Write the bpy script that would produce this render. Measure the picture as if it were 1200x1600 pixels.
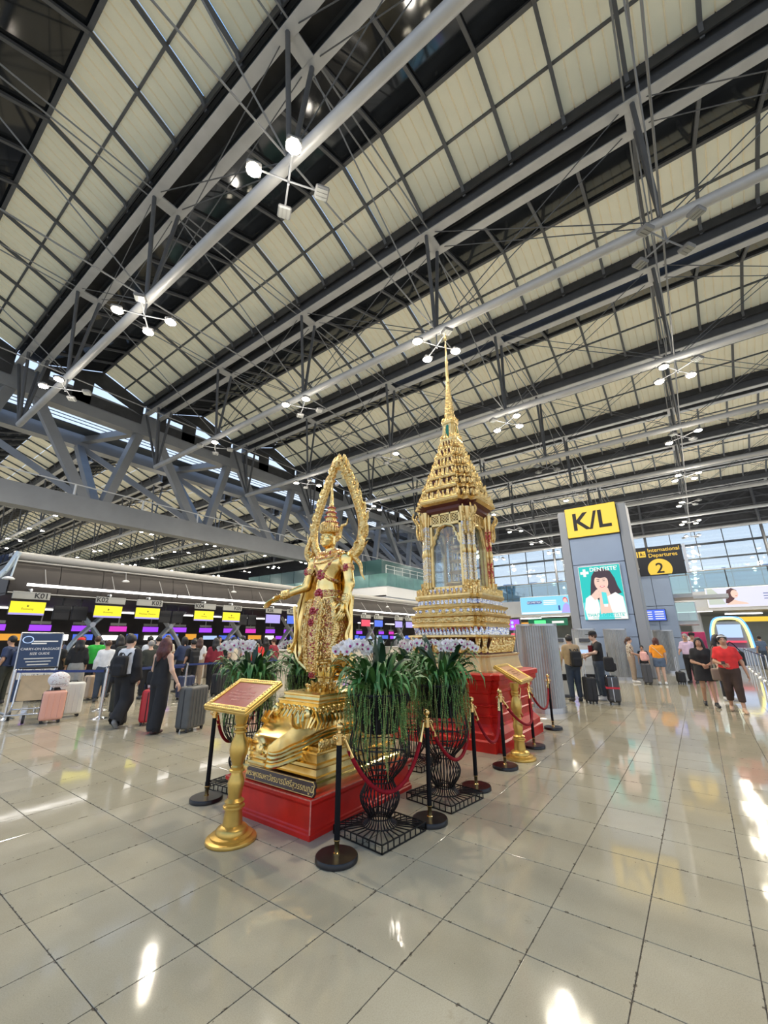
import bpy, math, random
import numpy as np
from mathutils import Vector, Matrix, Euler
for _o in list(bpy.data.objects): bpy.data.objects.remove(_o)
S = bpy.context.scene
COL = S.collection
PI = math.pi
# ---------------------------------------------------------------- camera
# photograph 1200x1600, focal length 644 px; world X runs along the hall to the far window wall,
# world Y runs towards the check-in row, Z up, camera 1.62 m above the floor
cam_d = bpy.data.cameras.new('camera'); cam = bpy.data.objects.new('camera', cam_d); COL.objects.link(cam)
cam_d.sensor_fit = 'HORIZONTAL'; cam_d.sensor_width = 36; cam_d.lens = 644/1200*36
cam_d.clip_start = 0.05; cam_d.clip_end = 600
_r = Vector((0.59115071, -0.80655095, -0.00404998)); _d = Vector((0.23484251, 0.17692407, -0.95579646)); _f = Vector((0.77161508, 0.56406864, 0.29400124))
M4 = Matrix((( _r.x, -_d.x, -_f.x, 0), (_r.y, -_d.y, -_f.y, 0), (_r.z, -_d.z, -_f.z, 1.62), (0, 0, 0, 1)))
cam.matrix_world = M4
S.camera = cam
# ---------------------------------------------------------------- sky and exposure
W = bpy.data.worlds.new('sky'); S.world = W; W.use_nodes = True
_n = W.node_tree.nodes; _l = W.node_tree.links
_bg = _n['Background']; _tc = _n.new('ShaderNodeTexCoord'); _sx = _n.new('ShaderNodeSeparateXYZ'); _cr = _n.new('ShaderNodeValToRGB')
_l.new(_tc.outputs['Generated'], _sx.inputs[0]); _l.new(_sx.outputs['Z'], _cr.inputs[0]); _l.new(_cr.outputs[0], _bg.inputs[0])
_cr.color_ramp.elements[0].position = 0.0; _cr.color_ramp.elements[0].color = (0.86, 0.90, 0.96, 1)
_cr.color_ramp.elements[1].position = 0.9; _cr.color_ramp.elements[1].color = (0.22, 0.48, 0.95, 1)
_bg.inputs[1].default_value = 1.0
S.view_settings.view_transform = 'Standard'; S.view_settings.look = 'None'; S.view_settings.gamma = 1
S.view_settings.use_curve_mapping = False
S.view_settings.exposure = 0.5
# ---------------------------------------------------------------- tagging
def tag(o, label=None, cat=None, group=None, kind=None):
    if label: o['label'] = label
    if cat: o['category'] = cat
    if group: o['group'] = group
    if kind: o['kind'] = kind
    return o
def empty(name, loc=(0, 0, 0), rz=0.0, label=None, cat=None, group=None, kind=None, parent=None):
    o = bpy.data.objects.new(name, None); COL.objects.link(o)
    o.location = loc; o.rotation_euler = (0, 0, rz); o.empty_display_size = 0.1
    if parent: o.parent = parent
    return tag(o, label, cat, group, kind)
def inst(name, mesh, parent=None, loc=(0, 0, 0), rot=(0, 0, 0), sc=None, mtx=None):
    o = bpy.data.objects.new(name, mesh); COL.objects.link(o)
    if parent: o.parent = parent
    if mtx is not None: o.matrix_basis = mtx
    else:
        o.location = loc; o.rotation_euler = rot
        if sc is not None: o.scale = (sc, sc, sc) if isinstance(sc, (int, float)) else sc
    return o
def copy_tree(o, parent=None):
    c = o.copy(); COL.objects.link(c); c.parent = parent
    for ch in o.children: copy_tree(ch, c)
    return c
# ---------------------------------------------------------------- materials
MATS = {}
def mat(name, col, rough=0.5, metal=0.0, spec=None, var=0.0, vscale=8.0, bump=0.0, bscale=40.0, emit=0.0, ecol=None, alpha=None, trans=0.0, coat=0.0, rvar=0.0, col2=None, lo=0.35, hi=0.65, objvar=0.0, detail=4.0):
    if name in MATS: return MATS[name]
    m = bpy.data.materials.new(name); m.use_nodes = True; MATS[name] = m
    nt = m.node_tree; b = nt.nodes['Principled BSDF']; L = nt.links
    c = (*col, 1) if len(col) == 3 else col
    m.diffuse_color = c
    b.inputs['Base Color'].default_value = c
    b.inputs['Roughness'].default_value = rough; b.inputs['Metallic'].default_value = metal
    if spec is not None: b.inputs['Specular IOR Level'].default_value = spec
    if coat: b.inputs['Coat Weight'].default_value = coat; b.inputs['Coat Roughness'].default_value = 0.08
    if trans: b.inputs['Transmission Weight'].default_value = trans
    if alpha is not None: b.inputs['Alpha'].default_value = alpha
    if emit:
        b.inputs['Emission Color'].default_value = (*(ecol or col), 1); b.inputs['Emission Strength'].default_value = emit
    if var or bump or rvar or col2:
        tc = nt.nodes.new('ShaderNodeTexCoord')
    if var or col2:
        nz = nt.nodes.new('ShaderNodeTexNoise'); nz.inputs['Scale'].default_value = vscale; nz.inputs['Detail'].default_value = detail
        L.new(tc.outputs['Object'], nz.inputs['Vector'])
        cr = nt.nodes.new('ShaderNodeValToRGB'); L.new(nz.outputs['Fac'], cr.inputs[0])
        cr.color_ramp.elements[0].position = lo; cr.color_ramp.elements[1].position = hi
        a = c if col2 else tuple(x*(1-var) for x in c[:3])+(1,)
        d = (*col2, 1) if col2 else tuple(min(1, x*(1+var)) for x in c[:3])+(1,)
        cr.color_ramp.elements[0].color = a; cr.color_ramp.elements[1].color = d
        out = cr.outputs[0]
        if objvar:
            oi = nt.nodes.new('ShaderNodeObjectInfo'); hs = nt.nodes.new('ShaderNodeHueSaturation'); mr = nt.nodes.new('ShaderNodeMapRange')
            mr.inputs['To Min'].default_value = 1-objvar; mr.inputs['To Max'].default_value = 1+objvar
            L.new(oi.outputs['Random'], mr.inputs[0]); L.new(mr.outputs[0], hs.inputs['Value']); L.new(out, hs.inputs['Color']); out = hs.outputs[0]
        L.new(out, b.inputs['Base Color'])
        if rvar:
            mr2 = nt.nodes.new('ShaderNodeMapRange'); L.new(nz.outputs['Fac'], mr2.inputs[0])
            mr2.inputs['To Min'].default_value = max(0.02, rough-rvar); mr2.inputs['To Max'].default_value = rough+rvar
            L.new(mr2.outputs[0], b.inputs['Roughness'])
    if bump:
        n2 = nt.nodes.new('ShaderNodeTexNoise'); n2.inputs['Scale'].default_value = bscale; n2.inputs['Detail'].default_value = 3
        L.new(tc.outputs['Object'], n2.inputs['Vector'])
        bp = nt.nodes.new('ShaderNodeBump'); bp.inputs['Strength'].default_value = bump; bp.inputs['Distance'].default_value = 0.02
        L.new(n2.outputs['Fac'], bp.inputs['Height']); L.new(bp.outputs[0], b.inputs['Normal'])
    return m
# ---------------------------------------------------------------- mesh builder
class MB:
    def __init__(s): s.v = []; s.f = []; s.m = []; s.sm = []
    def add(s, v, f, mi=0, smooth=False, M=None):
        o = len(s.v)
        if M is not None: v = [tuple(M @ Vector(p)) for p in v]
        s.v.extend(v)
        for q in f: s.f.append(tuple(i+o for i in q)); s.m.append(mi); s.sm.append(smooth)
        return s
    def box(s, c, d, mi=0, M=None, ch=0.0):
        x, y, z = c; a, b, e = d[0]/2, d[1]/2, d[2]/2
        if ch <= 0:
            v = [(x+i*a, y+j*b, z+k*e) for k in (-1, 1) for j in (-1, 1) for i in (-1, 1)]
            f = [(0, 2, 3, 1), (4, 5, 7, 6), (0, 1, 5, 4), (2, 6, 7, 3), (0, 4, 6, 2), (1, 3, 7, 5)]
            return s.add(v, f, mi, False, M)
        h = min(ch, a*.98, b*.98, e*.98)
        # chamfered box by three nested rings
        def ring(w, dd, zz, r): return [(x-w+r, y-dd, zz), (x+w-r, y-dd, zz), (x+w, y-dd+r, zz), (x+w, y+dd-r, zz), (x+w-r, y+dd, zz), (x-w+r, y+dd, zz), (x-w, y+dd-r, zz), (x-w, y-dd+r, zz)]
        R = [ring(a-h, b-h, z-e, h*.4), ring(a, b, z-e+h, h), ring(a, b, z+e-h, h), ring(a-h, b-h, z+e, h*.4)]
        v = [p for r in R for p in r]; f = [tuple(range(7, -1, -1)), tuple(range(24, 32))]
        for k in range(3):
            for i in range(8): j = (i+1) % 8; f.append((k*8+i, k*8+j, k*8+8+j, k*8+8+i))
        return s.add(v, f, mi, False, M)
    def bb(s, x0, x1, y0, y1, z0, z1, mi=0, ch=0.0): return s.box(((x0+x1)/2, (y0+y1)/2, (z0+z1)/2), (x1-x0, y1-y0, z1-z0), mi, None, ch)
    def lathe(s, prof, n=24, c=(0, 0, 0), mi=0, smooth=True, M=None, cap=True, sx=1.0, sy=1.0, ph=0.0):
        v = []; f = []
        for r, z in prof:
            for i in range(n):
                a = 2*PI*i/n+ph; v.append((c[0]+r*sx*math.cos(a), c[1]+r*sy*math.sin(a), c[2]+z))
        for k in range(len(prof)-1):
            for i in range(n): j = (i+1) % n; f.append((k*n+i, k*n+j, (k+1)*n+j, (k+1)*n+i))
        s.add(v, f, mi, smooth, M)
        if cap:
            o = len(s.v)-len(v)
            if prof[0][0] > 1e-4: s.f.append(tuple(o+i for i in range(n-1, -1, -1))); s.m.append(mi); s.sm.append(False)
            if prof[-1][0] > 1e-4: s.f.append(tuple(o+(len(prof)-1)*n+i for i in range(n))); s.m.append(mi); s.sm.append(False)
        return s
    def tube(s, pts, r, n=6, mi=0, smooth=True, closed=False, cap=True, M=None, flat=None):
        pts = [Vector(p) for p in pts]; k = len(pts)
        rs = r if isinstance(r, (list, tuple)) else [r]*k
        v = []; f = []; up = None
        for i, p in enumerate(pts):
            if closed: t = pts[(i+1) % k]-pts[i-1]
            else: t = pts[min(i+1, k-1)]-pts[max(i-1, 0)]
            if t.length < 1e-9: t = Vector((0, 0, 1))
            t.normalize()
            if up is None:
                up = Vector((0, 0, 1)) if abs(t.z) < 0.9 else Vector((1, 0, 0))
            a = up - t*up.dot(t)
            if a.length < 1e-6: a = t.orthogonal()
            a.normalize(); up = a; b = t.cross(a)
            for q in range(n):
                an = 2*PI*q/n + PI/n
                w = (a*math.cos(an)*(flat or 1)+b*math.sin(an))*rs[i]
                v.append(tuple(p+w))
        m_ = k if closed else k-1
        for i in range(m_):
            for q in range(n):
                q2 = (q+1) % n; i2 = (i+1) % k
                f.append((i*n+q, i*n+q2, i2*n+q2, i2*n+q))
        if cap and not closed: f.append(tuple(range(n-1, -1, -1))); f.append(tuple((k-1)*n+q for q in range(n)))
        return s.add(v, f, mi, smooth, M)
    def beam(s, a, b, w, h, mi=0, up=(0, 0, 1)):
        a = Vector(a); b = Vector(b); t = (b-a).normalized(); u = Vector(up); sd = t.cross(u)
        if sd.length < 1e-5: sd = t.orthogonal()
        sd.normalize(); u = sd.cross(t)
        v = []
        for p in (a, b):
            for i, j in ((-1, -1), (1, -1), (1, 1), (-1, 1)): v.append(tuple(p+sd*(i*w/2)+u*(j*h/2)))
        return s.add(v, [(0, 1, 2, 3), (7, 6, 5, 4), (0, 4, 5, 1), (1, 5, 6, 2), (2, 6, 7, 3), (3, 7, 4, 0)], mi)
    def ell(s, c, r, nu=12, nv=8, mi=0, M=None, smooth=True):
        v = [(c[0], c[1], c[2]-r[2])]; f = []
        for j in range(1, nv):
            p = -PI/2+PI*j/nv
            for i in range(nu): a = 2*PI*i/nu; v.append((c[0]+r[0]*math.cos(p)*math.cos(a), c[1]+r[1]*math.cos(p)*math.sin(a), c[2]+r[2]*math.sin(p)))
        v.append((c[0], c[1], c[2]+r[2])); T = len(v)-1
        for i in range(nu):
            j = (i+1) % nu; f.append((0, 1+j, 1+i)); f.append((T, T-nu+i, T-nu+j))
            for k in range(nv-2): f.append((1+k*nu+i, 1+k*nu+j, 1+(k+1)*nu+j, 1+(k+1)*nu+i))
        return s.add(v, f, mi, smooth, M)
    def prism(s, poly, z0, z1, mi=0, M=None, top=None):
        """polygon (x,y) ccw extruded in z; top = optional other polygon at z1"""
        n = len(poly); t = top or poly
        v = [(x, y, z0) for x, y in poly]+[(x, y, z1) for x, y in t]
        f = [tuple(range(n-1, -1, -1)), tuple(range(n, 2*n))]+[(i, (i+1) % n, n+(i+1) % n, n+i) for i in range(n)]
        return s.add(v, f, mi, False, M)
    def loft(s, rings, mi=0, smooth=False, cap=True, M=None):
        n = len(rings[0]); v = [p for r in rings for p in r]; f = []
        for k in range(len(rings)-1):
            for i in range(n): j = (i+1) % n; f.append((k*n+i, k*n+j, (k+1)*n+j, (k+1)*n+i))
        if cap: f.append(tuple(range(n-1, -1, -1))); f.append(tuple((len(rings)-1)*n+i for i in range(n)))
        return s.add(v, f, mi, smooth, M)
    def join(s, o, M=None, mi=None):
        return s.add_raw(o, M, mi)
    def add_raw(s, o, M=None, mi=None):
        off = len(s.v)
        s.v.extend(o.v if M is None else [tuple(M @ Vector(p)) for p in o.v])
        s.f.extend(tuple(i+off for i in q) for q in o.f); s.m.extend(o.m if mi is None else [mi]*len(o.m)); s.sm.extend(o.sm)
        return s
    def mesh(s, name, mats):
        me = bpy.data.meshes.new(name); me.from_pydata([tuple(p) for p in s.v], [], s.f)
        for m in (mats if isinstance(mats, (list, tuple)) else [mats]): me.materials.append(m)
        me.polygons.foreach_set('material_index', s.m); me.polygons.foreach_set('use_smooth', s.sm)
        me.update()
        if any(s.sm): me.set_sharp_from_angle(angle=math.radians(48))
        return me
    def build(s, name, mats, parent=None, loc=(0, 0, 0), rot=(0, 0, 0), sc=None):
        return inst(name, s.mesh(name, mats), parent, loc, rot, sc)
def T(x, y, z): return Matrix.Translation((x, y, z))
def Rz(a): return Matrix.Rotation(a, 4, 'Z')
def Ry(a): return Matrix.Rotation(a, 4, 'Y')
def Rx(a): return Matrix.Rotation(a, 4, 'X')
def Sc(x, y=None, z=None):
    y = x if y is None else y; z = x if z is None else z
    return Matrix.Diagonal((x, y, z, 1))
def bez(P, n=12):
    """Catmull-Rom through points"""
    P = [Vector(p) for p in P]; out = []
    Q = [P[0]*2-P[1]]+P+[P[-1]*2-P[-2]]
    for i in range(1, len(Q)-2):
        for k in range(n):
            t = k/n; a, b, c, d = Q[i-1], Q[i], Q[i+1], Q[i+2]
            out.append(0.5*((2*b)+(c-a)*t+(2*a-5*b+4*c-d)*t*t+(3*b-a-3*c+d)*t**3))
    out.append(P[-1]); return out
_textcache = {}
def text_mesh(s, size=1.0, ext=0.0, m=None, align='CENTER', space=1.0, bold=0.0):
    key = (bold, s, size, ext, m.name if m else '', align, space)
    if key in _textcache: return _textcache[key]
    cu = bpy.data.curves.new('lettering', 'FONT'); cu.body = s; cu.size = size; cu.extrude = ext; cu.align_x = align; cu.align_y = 'CENTER'
    cu.space_character = space; cu.offset = bold*size; cu.resolution_u = 3
    o = bpy.data.objects.new('lettering', cu); COL.objects.link(o)
    me = bpy.data.meshes.new_from_object(o); bpy.data.objects.remove(o); bpy.data.curves.remove(cu)
    me.name = 'lettering'; me.materials.clear()
    if m: me.materials.append(m)
    _textcache[key] = me
    return me
def text_on(s, size, m, parent, mtx, name='lettering', ext=0.002, align='CENTER', space=1.0, bold=0.0):
    return inst(name, text_mesh(s, size, ext, m, align, space, bold), parent, mtx=mtx)
# matrix for something drawn in its local XY plane: origin o, local x -> right vector, local y -> up vector
def frame(o, rt, up):
    rt = Vector(rt).normalized(); up = Vector(up).normalized(); nn = rt.cross(up)
    return Matrix(((rt.x, up.x, nn.x, o[0]), (rt.y, up.y, nn.y, o[1]), (rt.z, up.z, nn.z, o[2]), (0, 0, 0, 1)))
FACE_MX = lambda o: frame(o, (0, -1, 0), (0, 0, 1))     # a board facing -X
FACE_MY = lambda o: frame(o, (1, 0, 0), (0, 0, 1))      # a board facing -Y
# ---------------------------------------------------------------- signed distance bodies
class SDF:
    """smooth union of round cones / ellipsoids / boxes, turned into ONE continuous mesh"""
    def __init__(s, lo, hi, h):
        s.h = h; s.lo = np.array(lo, float); n = np.ceil((np.array(hi)-s.lo)/h).astype(int)+1
        s.n = n; s.F = np.full(n, 0.25, np.float32); s.D = np.full(n, 0.25, np.float32); s.I = np.zeros(n, np.int8)
    def _sub(s, lo, hi):
        a = np.maximum(np.floor((np.array(lo)-s.lo)/s.h).astype(int), 0); b = np.minimum(np.ceil((np.array(hi)-s.lo)/s.h).astype(int)+1, s.n)
        if np.any(b <= a): return None
        sl = tuple(slice(a[i], b[i]) for i in range(3))
        g = [s.lo[i]+s.h*np.arange(a[i], b[i], dtype=np.float32) for i in range(3)]
        return sl, np.meshgrid(*g, indexing='ij', sparse=True)
    def _put(s, sl, d, k, mi, cut):
        if cut: s.F[sl] = np.maximum(s.F[sl], -d); return
        d = d.astype(np.float32); F = s.F[sl]; hh = np.maximum(k-np.abs(F-d), 0)/max(k, 1e-6)
        s.F[sl] = np.minimum(F, d)-hh*hh*k*0.25
        w = d < s.D[sl]; s.D[sl] = np.where(w, d, s.D[sl]); s.I[sl] = np.where(w, mi, s.I[sl])
    def cone(s, a, b, ra, rb=None, k=0.03, mi=0, cut=False, sq=1.0, ax=0):
        rb = ra if rb is None else rb; a = np.array(a, float); b = np.array(b, float); m = max(ra, rb)+k+3*s.h
        r_ = s._sub(np.minimum(a, b)-m, np.maximum(a, b)+m)
        if r_ is None: return s
        sl, (X, Y, Z) = r_; ab = b-a; L = max(ab@ab, 1e-9)
        t = np.clip(((X-a[0])*ab[0]+(Y-a[1])*ab[1]+(Z-a[2])*ab[2])/L, 0, 1)
        dd = [X-a[0]-t*ab[0], Y-a[1]-t*ab[1], Z-a[2]-t*ab[2]]
        if sq != 1.0: dd[ax] = dd[ax]/sq
        d = np.sqrt(dd[0]**2+dd[1]**2+dd[2]**2)-(ra+(rb-ra)*t)
        if sq != 1.0 and sq < 1: d = d*(0.5+0.5*sq)
        s._put(sl, d, k, mi, cut); return s
    def chain(s, pts, rs, k=0.03, mi=0, **kw):
        for i in range(len(pts)-1): s.cone(pts[i], pts[i+1], rs[i], rs[i+1], k, mi, **kw)
        return s
    def ell(s, c, r, k=0.03, mi=0, cut=False, R=None):
        c = np.array(c, float); r = np.array(r, float); m = r.max()+k+3*s.h
        r_ = s._sub(c-m, c+m)
        if r_ is None: return s
        sl, (X, Y, Z) = r_; P = [X-c[0], Y-c[1], Z-c[2]]
        if R is not None:
            Ri = np.array(R).T; P = [Ri[i, 0]*P[0]+Ri[i, 1]*P[1]+Ri[i, 2]*P[2] for i in range(3)]
        q = np.sqrt((P[0]/r[0])**2+(P[1]/r[1])**2+(P[2]/r[2])**2); g = np.sqrt((P[0]/r[0]**2)**2+(P[1]/r[1]**2)**2+(P[2]/r[2]**2)**2)+1e-6
        d = q*(q-1)/g
        s._put(sl, d, k, mi, cut); return s
    def box(s, c, hd, r=0.01, k=0.0, mi=0, cut=False):
        c = np.array(c, float); hd = np.array(hd, float); m = hd+r+k+3*s.h
        r_ = s._sub(c-m, c+m)
        if r_ is None: return s
        sl, (X, Y, Z) = r_; q = [np.abs(X-c[0])-hd[0]+r, np.abs(Y-c[1])-hd[1]+r, np.abs(Z-c[2])-hd[2]+r]
        d = np.sqrt(np.maximum(q[0], 0)**2+np.maximum(q[1], 0)**2+np.maximum(q[2], 0)**2)+np.minimum(np.maximum(np.maximum(q[0], q[1]), q[2]), 0)-r
        s._put(sl, d, k, mi, cut); return s
    def above(s, z):   # keep only what lies above z
        Z = s.lo[2]+s.h*np.arange(s.n[2]); s.F = np.maximum(s.F, (z-Z)[None, None, :].astype(np.float32)); return s
    def below(s, z):
        Z = s.lo[2]+s.h*np.arange(s.n[2]); s.F = np.maximum(s.F, (Z-z)[None, None, :].astype(np.float32)); return s
    def half(s, p, nrm):  # keep the side the normal points away from
        nrm = np.array(nrm, float); nrm /= np.linalg.norm(nrm)
        g = np.meshgrid(*[s.lo[i]+s.h*np.arange(s.n[i]) for i in range(3)], indexing='ij', sparse=True)
        d = sum((g[i]-p[i])*nrm[i] for i in range(3)); s.F = np.maximum(s.F, d.astype(np.float32)); return s
    def polygons(s, keep=True):
        F = s.F; n = F.shape; ins = F < 0
        c = np.zeros(tuple(x-1 for x in n), np.int8)
        for i in (0, 1):
            for j in (0, 1):
                for k in (0, 1): c += ins[i:n[0]-1+i, j:n[1]-1+j, k:n[2]-1+k]
        act = (c > 0) & (c < 8); idx = np.full(act.shape, -1, np.int64); cells = np.argwhere(act); idx[act] = np.arange(len(cells))
        if len(cells) == 0: return [], [], []
        pos = np.zeros((len(cells), 3)); cnt = np.zeros(len(cells))
        def val(o): return F[cells[:, 0]+o[0], cells[:, 1]+o[1], cells[:, 2]+o[2]]
        cv = {(i, j, k): val((i, j, k)) for i in (0, 1) for j in (0, 1) for k in (0, 1)}
        for ax in range(3):
            for p in (0, 1):
                for q in (0, 1):
                    o = [0, 0, 0]; oth = [x for x in range(3) if x != ax]; o[oth[0]] = p; o[oth[1]] = q; o2 = list(o); o2[ax] = 1
                    a = cv[tuple(o)]; b = cv[tuple(o2)]; m = (a < 0) != (b < 0)
                    t = np.where(m, a/np.where(m, a-b, 1), 0)
                    e = np.tile(np.array(o, float), (len(cells), 1)); e[:, ax] = t
                    pos[m] += e[m]; cnt[m] += 1
        pos = cells+pos/cnt[:, None]
        V = s.lo+pos*s.h
        ci = np.clip(np.round(pos).astype(int), 0, np.array(n)-1); mv = s.I[ci[:, 0], ci[:, 1], ci[:, 2]]
        Q = []
        for ax in range(3):
            sl0 = [slice(None)]*3; sl1 = [slice(None)]*3; sl0[ax] = slice(0, n[ax]-1); sl1[ax] = slice(1, n[ax])
            a = ins[tuple(sl0)]; b = ins[tuple(sl1)]; E = np.argwhere(a != b); o1, o2 = [x for x in range(3) if x != ax]
            E = E[(E[:, o1] > 0) & (E[:, o2] > 0) & (E[:, o1] < n[o1]-1) & (E[:, o2] < n[o2]-1)]
            if len(E) == 0: continue
            fl = a[E[:, 0], E[:, 1], E[:, 2]]
            def cell(d1, d2):
                q = E.copy(); q[:, o1] += d1; q[:, o2] += d2; return idx[q[:, 0], q[:, 1], q[:, 2]]
            q = np.stack([cell(-1, -1), cell(0, -1), cell(0, 0), cell(-1, 0)], 1)
            flip = fl if ax != 1 else ~fl
            q = np.where(flip[:, None], q, q[:, ::-1]); Q.append(q)
        Q = np.concatenate(Q); fm = mv[Q[:, 0]]
        return V, Q, fm
    def into(s, mb, smooth=True, relax=1):
        V, Q, fm = s.polygons()
        if len(V) == 0: return mb
        for _ in range(relax):
            A = np.zeros_like(V); N = np.zeros(len(V))
            for i in range(4):
                for j in (1, 3):
                    np.add.at(A, Q[:, i], V[Q[:, (i+j) % 4]]); np.add.at(N, Q[:, i], 1)
            V = V*0.45+0.55*A/np.maximum(N, 1)[:, None]
        off = len(mb.v); mb.v.extend(map(tuple, V.tolist())); mb.f.extend(map(tuple, (Q+off).tolist())); mb.m.extend(fm.tolist()); mb.sm.extend([smooth]*len(Q))
        return mb
# ================================================================ materials of the hall
random.seed(7)
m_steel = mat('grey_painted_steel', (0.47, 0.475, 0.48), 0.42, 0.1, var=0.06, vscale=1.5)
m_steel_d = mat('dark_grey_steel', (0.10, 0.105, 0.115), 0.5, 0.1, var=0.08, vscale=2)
m_tube = mat('pale_grey_tube_paint', (0.44, 0.445, 0.45), 0.5, 0.2, var=0.05, vscale=1.5)
m_black = mat('black_matt', (0.012, 0.012, 0.014), 0.6)
m_roofdark = mat('dark_roof_infill', (0.035, 0.036, 0.04), 0.55, var=0.2, vscale=2)
m_panel = mat('beige_acoustic_fabric', (0.80, 0.72, 0.56), 0.75, var=0.05, vscale=1.2, objvar=0.05, bump=0.03, bscale=60)
# the roof panels are a translucent membrane: daylight glows through it
_nt = m_panel.node_tree; _pb = _nt.nodes['Principled BSDF']; _tr = _nt.nodes.new('ShaderNodeBsdfTranslucent'); _mx = _nt.nodes.new('ShaderNodeMixShader'); _mx.inputs[0].default_value = 0.42
_tr.inputs[0].default_value = (1.0, 0.66, 0.30, 1); _nt.links.new(_pb.outputs[0], _mx.inputs[1]); _nt.links.new(_tr.outputs[0], _mx.inputs[2]); _nt.links.new(_mx.outputs[0], _nt.nodes['Material Output'].inputs[0])
m_roofglass = mat('dark_roof_glass', (0.012, 0.014, 0.017), 0.06, 0.0, spec=0.7, var=0.5, vscale=0.8)
m_wallgrey = mat('light_grey_wall_panel', (0.46, 0.48, 0.51), 0.38, 0.1, var=0.03, vscale=1)
m_white = mat('white_paint', (0.8, 0.8, 0.79), 0.4)
m_offwhite = mat('off_white_board', (0.62, 0.62, 0.6), 0.5)
m_chrome = mat('polished_steel', (0.62, 0.63, 0.65), 0.18, 1.0)
m_brushed = mat('brushed_aluminium', (0.5, 0.51, 0.53), 0.35, 0.9)
m_mull = mat('dark_mullion', (0.05, 0.06, 0.07), 0.45, 0.3)
m_lampglass = mat('lit_lamp_lens', (1, 0.93, 0.78), 0.3, emit=60.0, ecol=(1, 0.90, 0.70))
m_lampoff = mat('unlit_lamp_lens', (0.30, 0.31, 0.30), 0.2)
m_whitelight = mat('white_light_strip', (1, 1, 1), 0.3, emit=3.2, ecol=(1, 0.97, 0.93))
def glass_mat(name, tint, gl=0.12):
    m = bpy.data.materials.new(name); m.use_nodes = True; nt = m.node_tree; nt.nodes.remove(nt.nodes['Principled BSDF'])
    t = nt.nodes.new('ShaderNodeBsdfTransparent'); t.inputs[0].default_value = (*tint, 1)
    g = nt.nodes.new('ShaderNodeBsdfGlossy'); g.inputs['Roughness'].default_value = 0.03; g.inputs[0].default_value = (0.9, 0.95, 0.97, 1)
    x = nt.nodes.new('ShaderNodeMixShader'); lw = nt.nodes.new('ShaderNodeLayerWeight'); lw.inputs[0].default_value = 0.2
    mr = nt.nodes.new('ShaderNodeMapRange'); mr.inputs['To Min'].default_value = gl; mr.inputs['To Max'].default_value = 0.75
    nt.links.new(lw.outputs['Fresnel'], mr.inputs[0]); nt.links.new(mr.outputs[0], x.inputs[0]); nt.links.new(t.outputs[0], x.inputs[1]); nt.links.new(g.outputs[0], x.inputs[2])
    nt.links.new(x.outputs[0], nt.nodes['Material Output'].inputs[0]); MATS[name] = m; return m
m_glass = glass_mat('clear_window_glass', (0.88, 0.93, 0.95))
m_glassgreen = glass_mat('green_tinted_glass', (0.55, 0.72, 0.69), 0.25)
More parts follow.
